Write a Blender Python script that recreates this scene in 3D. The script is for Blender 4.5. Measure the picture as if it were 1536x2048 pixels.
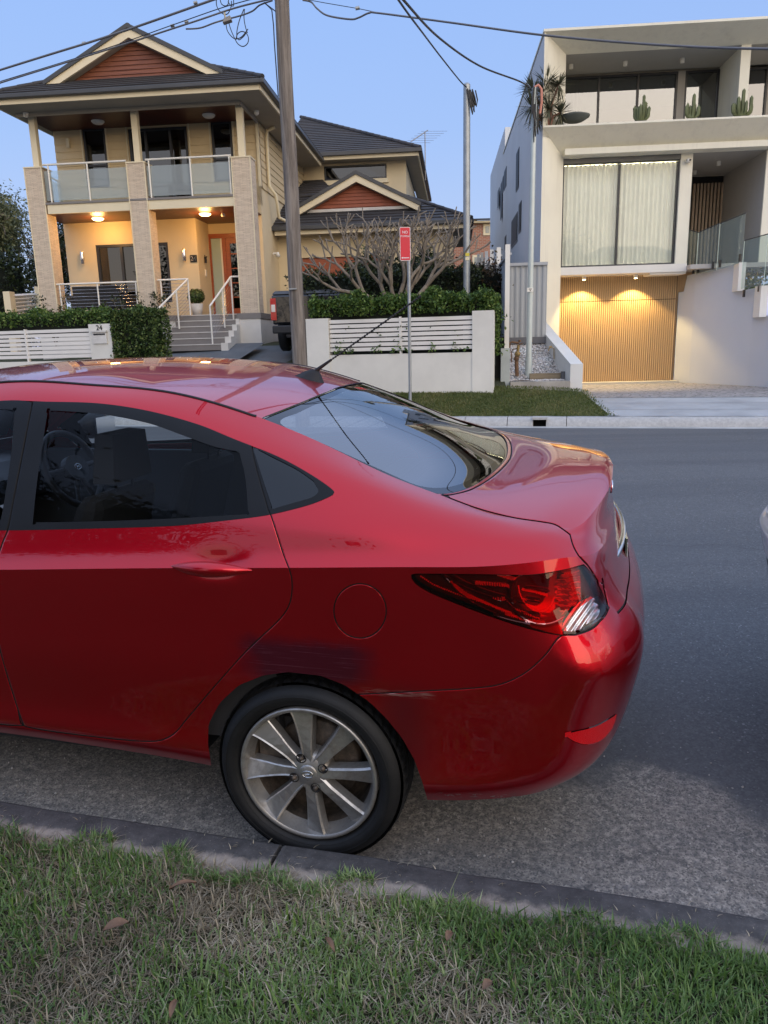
import bpy, bmesh, math, random
import numpy as np
from mathutils import Vector, Matrix
sc = bpy.context.scene
for o in list(bpy.data.objects): bpy.data.objects.remove(o)
col = sc.collection
rad = math.radians

# ---------------- camera ----------------
F = 1500.0; TH = math.atan(344/1500); RO = -0.0262; CH = 1.54
_c, _s = math.cos(TH), math.sin(TH)
_f = np.array([0, _c, -_s]); _u = np.array([0, _s, _c]); _r = np.array([1., 0, 0])
_cr, _sr = math.cos(RO), math.sin(RO)
RR = _r*_cr+_u*_sr; UU = _u*_cr-_r*_sr; FF = _f
CAM = np.array([0, 0, CH])
cd = bpy.data.cameras.new('camera'); cam = bpy.data.objects.new('camera', cd); col.objects.link(cam)
cd.sensor_fit = 'VERTICAL'; cd.sensor_height = 24; cd.lens = F/2048*24
cd.clip_start = 0.05; cd.clip_end = 2000
cam.matrix_world = Matrix(((RR[0], UU[0], -FF[0], 0), (RR[1], UU[1], -FF[1], 0), (RR[2], UU[2], -FF[2], CH), (0, 0, 0, 1)))
sc.camera = cam
sc.render.resolution_x = 768; sc.render.resolution_y = 1024

# ---------------- world + sun ----------------
SKYMIX = .02; SUN_EL = rad(6.0); SUN_AZ = rad(152)      # azimuth measured clockwise from +Y (view direction): low, behind and to the right
w = bpy.data.worlds.new("World"); sc.world = w; w.use_nodes = True
nt = w.node_tree; nt.nodes.clear()
sky = nt.nodes.new('ShaderNodeTexSky'); sky.sky_type = 'NISHITA'; sky.sun_disc = False
sky.sun_elevation = SUN_EL; sky.sun_rotation = SUN_AZ; sky.air_density = 1.0; sky.dust_density = 0.6; sky.ozone_density = 3.0
# the physical sky is blended with measured dusk colours, the zenith brightened out of view to light the ground: blue overhead, lilac low down away from the sun, warm low down behind the viewer
def _n(t, **k):
    x = nt.nodes.new(t)
    for a_, v_ in k.items(): setattr(x, a_, v_)
    return x
tc_ = _n('ShaderNodeTexCoord'); sp_ = _n('ShaderNodeSeparateXYZ'); nt.links.new(tc_.outputs['Generated'], sp_.inputs[0])
def _ramp(src, stops):
    r_ = _n('ShaderNodeValToRGB'); e_ = r_.color_ramp.elements
    while len(e_) < len(stops): e_.new(.5)
    for i_, (p_, c_) in enumerate(stops): e_[i_].position = p_; e_[i_].color = tuple(c_)+(1,)
    nt.links.new(src, r_.inputs[0]); return r_.outputs[0]
away = _ramp(sp_.outputs[2], [(0, (.395, .42, .60)), (.10, (.335, .41, .615)), (.24, (.262, .375, .64)), (.37, (.235, .36, .655)), (.52, (.48, .62, .98)), (1, (.60, .74, 1.05))])
near_ = _ramp(sp_.outputs[2], [(0, (.95, .72, .50)), (.12, (.95, .80, .64)), (.3, (.74, .78, .88)), (.6, (.62, .74, 1.0)), (1, (.60, .74, 1.05))])
vd_ = _n('ShaderNodeVectorMath', operation='DOT_PRODUCT'); nt.links.new(tc_.outputs['Generated'], vd_.inputs[0]); vd_.inputs[1].default_value = (math.sin(SUN_AZ), math.cos(SUN_AZ), 0)
mr_ = _n('ShaderNodeMapRange', interpolation_type='SMOOTHSTEP'); nt.links.new(vd_.outputs['Value'], mr_.inputs[0]); mr_.inputs[1].default_value = -.2; mr_.inputs[2].default_value = .9
mx_ = _n('ShaderNodeMix', data_type='RGBA'); nt.links.new(mr_.outputs[0], mx_.inputs[0]); nt.links.new(away, mx_.inputs[6]); nt.links.new(near_, mx_.inputs[7])
m2_ = _n('ShaderNodeMix', data_type='RGBA', blend_type='ADD'); m2_.inputs[0].default_value = SKYMIX; nt.links.new(mx_.outputs[2], m2_.inputs[6]); nt.links.new(sky.outputs[0], m2_.inputs[7])
bg = nt.nodes.new('ShaderNodeBackground'); bg.inputs[1].default_value = .75
wo = nt.nodes.new('ShaderNodeOutputWorld')
nt.links.new(m2_.outputs[2], bg.inputs[0]); nt.links.new(bg.outputs[0], wo.inputs[0])
sl = bpy.data.lights.new('sun', 'SUN'); sl.energy = 1.2; sl.angle = rad(75); sl.color = (1.0, 0.80, 0.58)
so = bpy.data.objects.new('sun', sl); col.objects.link(so)
_sd = Vector((math.sin(SUN_AZ)*math.cos(rad(14)), math.cos(SUN_AZ)*math.cos(rad(14)), math.sin(rad(14))))
so.rotation_euler = _sd.to_track_quat('Z', 'Y').to_euler()
sc.view_settings.view_transform = 'Standard'; sc.view_settings.look = 'None'
sc.view_settings.exposure = 0.86; sc.view_settings.gamma = 1.0
sc.render.engine = 'CYCLES'
sc.cycles.transparent_max_bounces = 16; sc.cycles.max_bounces = 8

# ---------------- helpers ----------------
def ray(px, py): return RR*(px-768)/F - UU*(py-1024)/F + FF
def atY(px, py, D):
    d = ray(px, py); return CAM+d*(D/d[1])
def atZ(px, py, z):
    d = ray(px, py); return CAM+d*((z-CH)/d[2])
def onplane(px, py, n, p0):
    d = ray(px, py); n = np.array(n, float); return CAM+d*(((np.array(p0)-CAM)@n)/(d@n))
def proj(P):
    v = np.asarray(P)-CAM; z = v@FF
    return np.stack([768+F*(v@RR)/z, 1024-F*(v@UU)/z], -1)

def tag(o, label=None, cat=None, group=None, kind=None):
    if label: o['label'] = label
    if cat: o['category'] = cat
    if group: o['group'] = group
    if kind: o['kind'] = kind
    return o
def empty(name, loc=(0, 0, 0), rz=0, parent=None):
    o = bpy.data.objects.new(name, None); col.objects.link(o); o.location = Vector(loc); o.rotation_euler = (0, 0, rz)
    o.empty_display_size = .2
    if parent: o.parent = parent
    return o
def mk(name, verts, faces, mats, parent=None, midx=None, smooth=False, M=None):
    """mesh object from arrays; verts in parent's space unless M given"""
    me = bpy.data.meshes.new(name)
    verts = np.asarray(verts, float)
    me.from_pydata(verts.tolist(), [], [list(map(int, f)) for f in faces])
    if not isinstance(mats, (list, tuple)): mats = [mats]
    for m in mats: me.materials.append(m)
    if midx is not None: me.polygons.foreach_set('material_index', np.asarray(midx, dtype=np.int32))
    if smooth: me.polygons.foreach_set('use_smooth', np.ones(len(me.polygons), dtype=bool))
    me.update()
    o = bpy.data.objects.new(name, me); col.objects.link(o)
    if parent: o.parent = parent
    return o
def mkbig(name, V, Fq, mats, parent=None, midx=None, smooth=False, attr=None):
    """fast builder: V (n,3), Fq (m,k) all faces with k corners"""
    V = np.asarray(V, np.float32); Fq = np.asarray(Fq, np.int32); m, k = Fq.shape
    me = bpy.data.meshes.new(name); me.vertices.add(len(V)); me.vertices.foreach_set('co', V.ravel())
    me.loops.add(m*k); me.loops.foreach_set('vertex_index', Fq.ravel())
    me.polygons.add(m); me.polygons.foreach_set('loop_start', np.arange(0, m*k, k, dtype=np.int32))
    try: me.polygons.foreach_set('loop_total', np.full(m, k, np.int32))
    except Exception: pass
    if not isinstance(mats, (list, tuple)): mats = [mats]
    for mm in mats: me.materials.append(mm)
    if midx is not None: me.polygons.foreach_set('material_index', np.asarray(midx, np.int32))
    if smooth: me.polygons.foreach_set('use_smooth', np.ones(m, bool))
    if attr is not None:
        a = me.attributes.new('tint', 'FLOAT', 'POINT'); a.data.foreach_set('value', np.asarray(attr, np.float32))
    me.update(calc_edges=True); me.validate()
    o = bpy.data.objects.new(name, me); col.objects.link(o)
    if parent: o.parent = parent
    return o

class MB:
    """collects boxes, prisms, tubes, lathes; build() links them as ONE mesh object"""
    def __init__(s): s.v = []; s.f = []; s.m = []; s.sm = []
    def add(s, v, f, m=0, sm=False):
        b = len(s.v); s.v += [tuple(map(float, p)) for p in v]; s.f += [[i+b for i in q] for q in f]; s.m += [m]*len(f); s.sm += [sm]*len(f)
        return s
    def box(s, x0, x1, y0, y1, z0, z1, m=0):
        v = [(x, y, z) for z in (z0, z1) for y in (y0, y1) for x in (x0, x1)]
        return s.add(v, [(0, 2, 3, 1), (4, 5, 7, 6), (0, 1, 5, 4), (2, 6, 7, 3), (0, 4, 6, 2), (1, 3, 7, 5)], m)
    def hexa(s, b, t, m=0):
        """bottom quad b, top quad t (same winding ccw from above)"""
        return s.add(list(b)+list(t), [(3, 2, 1, 0), (4, 5, 6, 7), (0, 1, 5, 4), (1, 2, 6, 5), (2, 3, 7, 6), (3, 0, 4, 7)], m)
    def poly(s, pts, m=0): return s.add(pts, [list(range(len(pts)))], m)
    def prism(s, poly, d, m=0):
        """poly: 3d planar points, extruded by vector d"""
        n = len(poly); d = np.array(d, float); P = [np.array(p, float) for p in poly]
        v = P+[p+d for p in P]
        f = [list(range(n))[::-1], list(range(n, 2*n))]+[(i, (i+1) % n, (i+1) % n+n, i+n) for i in range(n)]
        return s.add(v, f, m)
    def tube(s, pts, r, n=8, m=0, cap=True, sm=True):
        P = [np.array(p, float) for p in pts]; k = len(P)
        if np.isscalar(r): r = [r]*k
        prev = None; v = []
        for i in range(k):
            t = (P[min(i+1, k-1)]-P[max(i-1, 0)]); t = t/(np.linalg.norm(t)+1e-12)
            if prev is None:
                a = np.array([0, 0, 1.]) if abs(t[2]) < .9 else np.array([1., 0, 0])
                u = np.cross(t, a)
            else: u = prev-t*(prev@t)
            u /= np.linalg.norm(u)+1e-12; prev = u; w_ = np.cross(t, u)
            for j in range(n):
                an = 2*math.pi*j/n; v.append(P[i]+(u*math.cos(an)+w_*math.sin(an))*r[i])
        f = [(i*n+j, i*n+(j+1) % n, (i+1)*n+(j+1) % n, (i+1)*n+j) for i in range(k-1) for j in range(n)]
        s.add(v, f, m, sm)
        if cap:
            s.add(v[:n], [list(range(n))[::-1]], m); s.add(v[-n:], [list(range(n))], m)
        return s
    def lathe(s, prof, c, axis, n=24, m=0, sm=True, a0=0, a1=2*math.pi):
        """prof: list of (radius, offset along axis)"""
        ax = np.array(axis, float); ax /= np.linalg.norm(ax)
        a = np.array([0, 0, 1.]) if abs(ax[2]) < .9 else np.array([1., 0, 0])
        u = np.cross(ax, a); u /= np.linalg.norm(u); w_ = np.cross(ax, u); c = np.array(c, float)
        full = abs(a1-a0-2*math.pi) < 1e-6; nn = n if full else n+1
        v = [c+ax*h+(u*math.cos(a0+(a1-a0)*j/n)+w_*math.sin(a0+(a1-a0)*j/n))*r for (r, h) in prof for j in range(nn)]
        f = [(i*nn+j, i*nn+(j+1) % nn, (i+1)*nn+(j+1) % nn, (i+1)*nn+j) for i in range(len(prof)-1) for j in range(n)]
        return s.add(v, f, m, sm)
    def build(s, name, mats, parent=None, M=None, bevel=0):
        v = np.array(s.v)
        if M is not None: v = v@np.array(M)[:3, :3].T+np.array(M)[:3, 3]
        o = mk(name, v, s.f, mats, parent, s.m)
        o.data.polygons.foreach_set('use_smooth', np.array(s.sm, bool)); o.data.update()
        if bevel:
            b = o.modifiers.new('bevel', 'BEVEL'); b.width = bevel; b.segments = 2; b.limit_method = 'ANGLE'; b.angle_limit = rad(40)
        return o
def copy_tree(o, parent=None):
    c = o.copy(); col.objects.link(c); c.parent = parent
    for ch in list(o.children): copy_tree(ch, c)
    return c

# ---------------- materials ----------------
def nodes(name):
    m = bpy.data.materials.new(name); m.use_nodes = True; n = m.node_tree; b = n.nodes['Principled BSDF']; return m, n, b
def N(nt, typ, **kw):
    x = nt.nodes.new(typ)
    for k, v in kw.items():
        if hasattr(x, k): setattr(x, k, v)
        else: x.inputs[k.replace('_', ' ')].default_value = v
    return x
def ramp(nt, src, stops):
    r = nt.nodes.new('ShaderNodeValToRGB'); e = r.color_ramp.elements
    while len(e) < len(stops): e.new(.5)
    for i, (p, c) in enumerate(stops):
        e[i].position = p; e[i].color = (c if not np.isscalar(c) else (c, c, c))[:3]+(1,) if not np.isscalar(c) else (c, c, c, 1)
    nt.links.new(src, r.inputs[0]); return r.outputs[0]
def noise(nt, scale, detail=4, rough=.55, vec=None, dist=0.):
    n = nt.nodes.new('ShaderNodeTexNoise'); n.inputs['Scale'].default_value = scale; n.inputs['Detail'].default_value = detail
    n.inputs['Roughness'].default_value = rough; n.inputs['Distortion'].default_value = dist
    if vec is not None: nt.links.new(vec, n.inputs['Vector'])
    return n.outputs['Fac']
def objco(nt, sx=1, sy=1, sz=1, rz=0, world=False):
    t = nt.nodes.new('ShaderNodeNewGeometry').outputs['Position'] if world else nt.nodes.new('ShaderNodeTexCoord').outputs['Object']
    m = nt.nodes.new('ShaderNodeMapping'); m.inputs['Scale'].default_value = (sx, sy, sz); m.inputs['Rotation'].default_value = (0, 0, rz)
    nt.links.new(t, m.inputs['Vector']); return m.outputs[0]
def mixc(nt, fac, a, b, mode='MIX'):
    x = nt.nodes.new('ShaderNodeMix'); x.data_type = 'RGBA'; x.blend_type = mode
    for s, v in ((x.inputs[0], fac), (x.inputs[6], a), (x.inputs[7], b)):
        if hasattr(v, 'node'): nt.links.new(v, s)
        elif np.isscalar(v): s.default_value = v if s == x.inputs[0] else (v, v, v, 1)
        else: s.default_value = tuple(v)[:3]+(1,)
    return x.outputs[2]
def bump(nt, b, h, strength=.3, dist=.01):
    x = nt.nodes.new('ShaderNodeBump'); x.inputs['Strength'].default_value = strength; x.inputs['Distance'].default_value = dist
    nt.links.new(h, x.inputs['Height']); nt.links.new(x.outputs[0], b.inputs['Normal'])
def plain(name, c, rough=.6, metal=0., var=.12, scale=3., bmp=0., bs=60., coat=0., spec=.5):
    m, n, b = nodes(name); b.inputs['Roughness'].default_value = rough; b.inputs['Metallic'].default_value = metal
    b.inputs['Coat Weight'].default_value = coat; b.inputs['Specular IOR Level'].default_value = spec
    co = objco(n)
    f = noise(n, scale, 6, .6, co)
    c1 = tuple(min(1, x*(1+var)) for x in c); c0 = tuple(x*(1-var) for x in c)
    n.links.new(ramp(n, f, [(.3, c0), (.7, c1)]), b.inputs['Base Color'])
    if bmp: bump(n, b, noise(n, bs, 4, .6, co), bmp, .01)
    return m
def emit(name, c, s):
    m, n, b = nodes(name); b.inputs['Base Color'].default_value = c+(1,); b.inputs['Emission Color'].default_value = c+(1,); b.inputs['Emission Strength'].default_value = s
    return m
def glassmat(name, tint=(.5, .55, .55), ior=1.5, rough=0., body=None, bodyfac=0.):
    """thin pane: transparent + fresnel reflection"""
    m = bpy.data.materials.new(name); m.use_nodes = True; n = m.node_tree; n.nodes.clear()
    out = n.nodes.new('ShaderNodeOutputMaterial'); tr = n.nodes.new('ShaderNodeBsdfTransparent'); tr.inputs[0].default_value = tint+(1,)
    gl = n.nodes.new('ShaderNodeBsdfGlossy'); gl.inputs['Roughness'].default_value = rough; gl.inputs[0].default_value = (1, 1, 1, 1)
    fr = n.nodes.new('ShaderNodeFresnel'); fr.inputs[0].default_value = ior
    mx = n.nodes.new('ShaderNodeMixShader'); n.links.new(fr.outputs[0], mx.inputs[0])
    src = tr.outputs[0]
    if body:
        df = n.nodes.new('ShaderNodeBsdfDiffuse'); df.inputs[0].default_value = body+(1,)
        m2 = n.nodes.new('ShaderNodeMixShader'); m2.inputs[0].default_value = bodyfac
        n.links.new(tr.outputs[0], m2.inputs[1]); n.links.new(df.outputs[0], m2.inputs[2]); src = m2.outputs[0]
    n.links.new(src, mx.inputs[1]); n.links.new(gl.outputs[0], mx.inputs[2]); n.links.new(mx.outputs[0], out.inputs[0])
    return m
# ======================= setting =======================
SA = rad(14.8)                       # street frame: U along the kerb, W across the road
SU = np.array([math.cos(SA), -math.sin(SA), 0]); SW = np.array([math.sin(SA), math.cos(SA), 0])
def S2w(p): p = np.asarray(p, float); return p[..., :1]*SU+p[..., 1:2]*SW+p[..., 2:3]*np.array([0, 0, 1.])
W_K = 1.775; W_F = 13.3               # kerb faces, near and far
rng = np.random.default_rng(7)
def frame(name, az, base, parent=None):
    o = empty(name, (0, 0, 0), -az); U = np.array([math.cos(az), -math.sin(az), 0]); Wv = np.array([math.sin(az), math.cos(az), 0])
    o.location = Vector(U*base[0]+Wv*base[1]+np.array([0, 0, base[2]])); return o
def off(b): M = np.eye(4); M[:3, 3] = -np.array(b, float); return M

def sheet(name, pts, mat, frame2w=S2w, nx=1, ny=1, kind='structure', zf=None, label=None):
    """pts: 4 corners; subdivided sheet"""
    P = [np.array(p, float) for p in pts]; V = []
    for i in range(nx+1):
        for j in range(ny+1):
            a, b = i/nx, j/ny; p = (P[0]*(1-a)+P[1]*a)*(1-b)+(P[3]*(1-a)+P[2]*a)*b
            if zf: p = np.array([p[0], p[1], p[2]+zf(p[0], p[1])])
            V.append(p)
    Fq = [(i*(ny+1)+j, (i+1)*(ny+1)+j, (i+1)*(ny+1)+j+1, i*(ny+1)+j+1) for i in range(nx) for j in range(ny)]
    o = mkbig(name, frame2w(np.array(V)), Fq, mat, smooth=True); tag(o, kind=kind); return o

def mat_asphalt():
    m, n, b = nodes('asphalt'); co = objco(n, rz=-SA)
    co = objco(n, rz=SA)
    sx = N(n, 'ShaderNodeSeparateXYZ'); n.links.new(co, sx.inputs[0]); Wc = sx.outputs[1]
    v = N(n, 'ShaderNodeTexVoronoi'); v.inputs['Scale'].default_value = 130; n.links.new(co, v.inputs['Vector'])
    v2 = N(n, 'ShaderNodeTexVoronoi'); v2.inputs['Scale'].default_value = 62; n.links.new(co, v2.inputs['Vector'])
    sp = ramp(n, v.outputs['Color'], [(.0, .065), (.55, .115), (.86, .165), (.97, .36)])
    big = noise(n, .55, 6, .6, co); c = mixc(n, ramp(n, big, [(.35, 0.), (.7, .55)]), sp, (.13, .133, .14))
    c = mixc(n, .3, c, (.10, .106, .118))
    patch = noise(n, 2.6, 5, .65, co); c = mixc(n, ramp(n, patch, [(.55, 0.), (.72, .45)]), c, (.12, .12, .125))
    # pale grit and dust collected in the gutter
    nz = noise(n, 1.15, 5, .6, co); ad = N(n, 'ShaderNodeMath', operation='MULTIPLY_ADD'); n.links.new(nz, ad.inputs[0]); ad.inputs[1].default_value = -1.5; n.links.new(Wc, ad.inputs[2])
    mr = N(n, 'ShaderNodeMapRange'); n.links.new(ad.outputs[0], mr.inputs[0]); mr.inputs[1].default_value = 1.86; mr.inputs[2].default_value = 1.40; mr.inputs[3].default_value = 0; mr.inputs[4].default_value = 1
    peb = ramp(n, v2.outputs['Distance'], [(.12, 1.), (.34, .0)])
    grit = mixc(n, ramp(n, noise(n, 60, 6, .75, co), [(.42, 0.), (.62, 1.)]), (.25, .225, .19), (.60, .55, .475))
    grit = mixc(n, ramp(n, noise(n, 5, 5, .7, co), [(.4, 0.), (.7, .7)]), grit, (.32, .28, .235))
    pits = N(n, 'ShaderNodeTexVoronoi'); pits.inputs['Scale'].default_value = 210; n.links.new(co, pits.inputs['Vector']); grit = mixc(n, ramp(n, pits.outputs['Color'], [(.66, 0.), (.74, .7)]), grit, (.07, .068, .066))
    c = mixc(n, mixc(n, .5, ramp(n, mr.outputs[0], [(.3, 0.), (.6, .9)]), ramp(n, noise(n, 30, 5, .8, co), [(.38, 0.), (.62, 1.)]), 'MULTIPLY'), c, grit)
    # fine pale chips
    ch = N(n, 'ShaderNodeTexVoronoi'); ch.inputs['Scale'].default_value = 38; n.links.new(co, ch.inputs['Vector'])
    chm = ramp(n, ch.outputs['Distance'], [(.045, 1.), (.07, 0.)]); sel = ramp(n, ch.outputs['Color'], [(.72, 0.), (.76, 1.)])
    mm = N(n, 'ShaderNodeMath', operation='MULTIPLY'); n.links.new(chm, mm.inputs[0]); n.links.new(sel, mm.inputs[1]); c = mixc(n, mm.outputs[0], c, (.50, .48, .45))
    sl_ = noise(n, 34, 5, .8, co); c = mixc(n, ramp(n, sl_, [(.36, .30), (.5, 0.)]), c, (.045, .048, .058)); c = mixc(n, ramp(n, sl_, [(.56, 0.), (.72, .5)]), c, (.17, .175, .19))
    lane = noise(n, 1.1, 4, .6, objco(n, .12, 1, 1, rz=0)); c = mixc(n, ramp(n, lane, [(.42, .35), (.6, 0.)]), c, (.055, .06, .07))
    cr = N(n, 'ShaderNodeTexVoronoi'); cr.feature = 'DISTANCE_TO_EDGE'; cr.inputs['Scale'].default_value = .42; wv_ = N(n, 'ShaderNodeMix', data_type='RGBA'); wv_.inputs[0].default_value = .22; nz2 = N(n, 'ShaderNodeTexNoise'); nz2.inputs['Scale'].default_value = 3.; nz2.inputs['Detail'].default_value = 6; n.links.new(co, nz2.inputs['Vector']); n.links.new(co, wv_.inputs[6]); n.links.new(nz2.outputs['Color'], wv_.inputs[7]); n.links.new(wv_.outputs[2], cr.inputs['Vector'])
    c = mixc(n, ramp(n, cr.outputs['Distance'], [(.0, .35), (.0016, 0.)]), c, (.03, .032, .036))
    n.links.new(c, b.inputs['Base Color']); b.inputs['Roughness'].default_value = .82; b.inputs['Specular IOR Level'].default_value = .35
    h = mixc(n, .6, ramp(n, v.outputs['Distance'], [(0., 1.), (.6, 0.)]), noise(n, 220, 4, .7, co)); bump(n, b, h, .6, .005)
    return m
def mat_kerb(name='kerb_concrete', old=True):
    m, n, b = nodes(name); co = objco(n, rz=SA); sx = N(n, 'ShaderNodeSeparateXYZ'); n.links.new(co, sx.inputs[0])
    a = noise(n, 16, 8, .7, co); s = noise(n, 160, 4, .7, co)
    if old:
        nz = noise(n, 4.5, 9, .75, co); ad = N(n, 'ShaderNodeMath', operation='MULTIPLY_ADD'); n.links.new(nz, ad.inputs[0]); ad.inputs[1].default_value = .16; n.links.new(sx.outputs[1], ad.inputs[2])
        f = N(n, 'ShaderNodeMapRange'); n.links.new(ad.outputs[0], f.inputs[0]); f.inputs[1].default_value = 1.735; f.inputs[2].default_value = 1.760
        pale = ramp(n, a, [(.3, (.18, .155, .135)), (.7, (.36, .32, .28))]); dark = ramp(n, a, [(.3, (.035, .035, .037)), (.6, (.085, .083, .085)), (.8, (.17, .16, .155))])
        c = mixc(n, f.outputs[0], pale, dark)
    else: c = ramp(n, a, [(.3, (.34, .33, .32)), (.7, (.50, .49, .47))])
    c = mixc(n, ramp(n, s, [(.62, 0.), (.72, .8)]), c, (.30, .28, .26) if old else (.25, .25, .24))
    n.links.new(c, b.inputs['Base Color']); b.inputs['Roughness'].default_value = .9; bump(n, b, mixc(n, .5, a, s), .7, .008); return m
ASPH = mat_asphalt(); KERB = mat_kerb(); KERBF = mat_kerb('pale_kerb_concrete', False)
def mat_soil():
    m, n, b = nodes('verge_soil'); co = objco(n); a = noise(n, 7, 8, .7, co); s = noise(n, 70, 6, .75, co)
    c = mixc(n, ramp(n, s, [(.35, 0.), (.65, 1.)]), ramp(n, a, [(.3, (.022, .020, .013)), (.7, (.060, .050, .034))]), (.045, .060, .020)); n.links.new(c, b.inputs['Base Color'])
    b.inputs['Roughness'].default_value = 1; bump(n, b, s, .8, .02); return m
SOIL = mat_soil()
def mat_farlawn():
    m, n, b = nodes('far_lawn'); co = objco(n); a = noise(n, 1.3, 6, .6, co); s = noise(n, 60, 6, .8, co)
    g = ramp(n, a, [(.35, (.060, .085, .018)), (.5, (.11, .115, .035)), (.7, (.19, .16, .075))]); c = mixc(n, ramp(n, s, [(.3, 0.), (.7, .5)]), g, (.05, .06, .02)); n.links.new(c, b.inputs['Base Color']); b.inputs['Roughness'].default_value = 1; bump(n, b, s, .8, .03); return m
FARL = mat_farlawn()
CONC = plain('driveway_concrete', (.36, .37, .38), .85, var=.18, scale=1.4, bmp=.25, bs=45)
DARKDRIVE = plain('dark_driveway', (.10, .115, .13), .85, var=.2, scale=2, bmp=.3, bs=60)

# ground to the horizon, a little under everything
mb = MB(); mb.poly([(-400, -400, -.35), (400, -400, -.35), (400, 400, -.35), (-400, 400, -.35)]); tag(mb.build('ground', plain('far_ground', (.06, .07, .045), 1)), kind='structure')
def zroad(w_): return .016*np.clip((13.3-w_)/3, 0, 1)+np.where(w_ < 7.5, .032*(w_-W_K), .032*(7.5-W_K)*(13.3-w_)/(13.3-7.5))
V = []; us = np.linspace(-60, 60, 61); ws = list(np.linspace(W_K-.02, 7.5, 8))+list(np.linspace(8.2, 13.32, 6))
for u_ in us:
    for w_ in ws: V.append((u_, w_, float(zroad(w_))))
nw = len(ws); Fq = [(i*nw+j, (i+1)*nw+j, (i+1)*nw+j+1, i*nw+j+1) for i in range(len(us)-1) for j in range(nw-1)]
road = mkbig('road', S2w(np.array(V)), Fq, ASPH, smooth=True); tag(road, kind='structure')
def kerb(name, w0, w1, z0, zt, mat, face_out=True, joints=(), u0=-40, u1=40, cross=None):
    """extruded kerb; w0 road side, w1 lawn side"""
    s = 1 if w1 > w0 else -1
    prof = cross or [(w0, z0-.2), (w0, z0), (w0+s*.004, zt-.03), (w0+s*.012, zt-.010), (w0+s*.03, zt), (w1, zt-.004), (w1, z0-.2)]
    mb = MB(); cuts = [u0]+list(joints)+[u1]
    for a, b in zip(cuts[:-1], cuts[1:]):
        g = .006; aa, bb = a+g, b-g; k = max(1, int((bb-aa)/.25)); dz = 0
        us_ = np.linspace(aa, bb, k+1); P = []
        for u_ in us_:
            e = .0035*math.sin(u_*9)+.002*math.sin(u_*31+1)
            for i, (w_, z_) in enumerate(prof): P.append((u_, w_+(e if i in (2, 3, 4, 5) else 0), z_+dz+(e*.6 if i in (3, 4, 5) else 0)))
        m_ = len(prof); Fc = [(i*m_+j, i*m_+j+1, (i+1)*m_+j+1, (i+1)*m_+j) for i in range(k) for j in range(m_-1)]
        mb.add(P, Fc, 0, True); mb.add(P[:m_], [list(range(m_))], 0); mb.add(P[-m_:], [list(range(m_))[::-1]], 0)
    o = mb.build(name, mat)
    R = np.array([[SU[0], SW[0], 0], [SU[1], SW[1], 0], [0, 0, 1]]); co = np.array([v.co for v in o.data.vertices])@R.T
    o.data.vertices.foreach_set('co', co.ravel()); o.data.update(); tag(o, kind='structure'); return o
jn = float((atZ(557, 1700, .13)@SU))
kerb('kerb', W_K, W_K-.165, 0, .13, KERB, joints=[jn-12, jn-7.2, jn-2.4, jn, jn+2.4, jn+7.2, jn+12])
# far kerb with the drain inlet, and its gutter strip
ud0, ud1 = float(atZ(1064, 850, .06)@SU), float(atZ(1090, 850, .06)@SU)
prof = [(W_F, -.2), (W_F, 0), (W_F+.05, .08), (W_F+.09, .135), (W_F+.13, .150), (W_F+.28, .155), (W_F+.28, -.2)]
kerb('kerb', 0, 0, 0, 0, KERBF, joints=[-20, -14, -8, -3.2, ud0-1.2, ud0-.45], u0=-40, u1=ud0, cross=prof)
kerb('kerb', 0, 0, 0, 0, KERBF, joints=[ud1+.35, 6, 12], u0=ud1, u1=40, cross=prof)
mb = MB()
def sbox(mb, u0, u1, w0, w1, z0, z1, m=0):
    v = [S2w(np.array((u, w_, z))) for z in (z0, z1) for w_ in (w0, w1) for u in (u0, u1)]
    mb.add(v, [(0, 2, 3, 1), (4, 5, 7, 6), (0, 1, 5, 4), (2, 6, 7, 3), (0, 4, 6, 2), (1, 3, 7, 5)], m)
sbox(mb, ud0-.02, ud1+.02, W_F+.02, W_F+.27, .118, .158, 0); sbox(mb, ud0-.01, ud1+.01, W_F+.22, W_F+.27, -.1, .117, 1)
di = mb.build('drain_inlet', [KERBF, plain('drain_dark', (.004, .004, .004), .9)]); tag(di, 'dark storm drain opening in the pale far kerb', 'drain')
mb = MB(); P = [(-40, W_F-.42, .012), (40, W_F-.42, .012), (40, W_F+.005, .006), (-40, W_F+.005, .006)]
mb.poly([S2w(np.array(p)) for p in P]); tag(mb.build('gutter', plain('gutter_concrete', (.40, .39, .37), .9, var=.25, scale=2, bmp=.2)), kind='structure')

# near verge
def zn(u_, w_): return .012*math.sin(u_*2.1+w_*3)+.008*math.sin(u_*5.3-w_*4.1)
sheet('verge', [(-25, -12, .12), (25, -12, .12), (25, W_K-.163, .117), (-25, W_K-.163, .117)], SOIL, nx=60, ny=30, zf=lambda u_, w_: 0)
# far verge and lots (street frame)
z_lot = lambda w_: .155+(w_-13.58)*.42
sheet('far_verge', [(-40, 13.575, .152), (-1.7, 13.575, .152), (-1.7, 14.75, .60), (-40, 14.75, .62)], FARL, nx=40, ny=4)
sheet('far_verge', [(-1.7, 13.575, .152), (.52, 13.575, .152), (.02, 15.30, .46), (-1.7, 14.75, .60)], FARL, nx=8, ny=6)
sheet('garden', [(-40, 14.75, .60), (-1.38, 14.75, .55), (-6.2, 40, 1.9), (-40, 40, 1.9)], SOIL, nx=20, ny=20, zf=lambda u_, w_: max(0, min(1, (w_-14.75)/4))*.80-max(0, (w_-18.75))*.05+.0)
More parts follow.
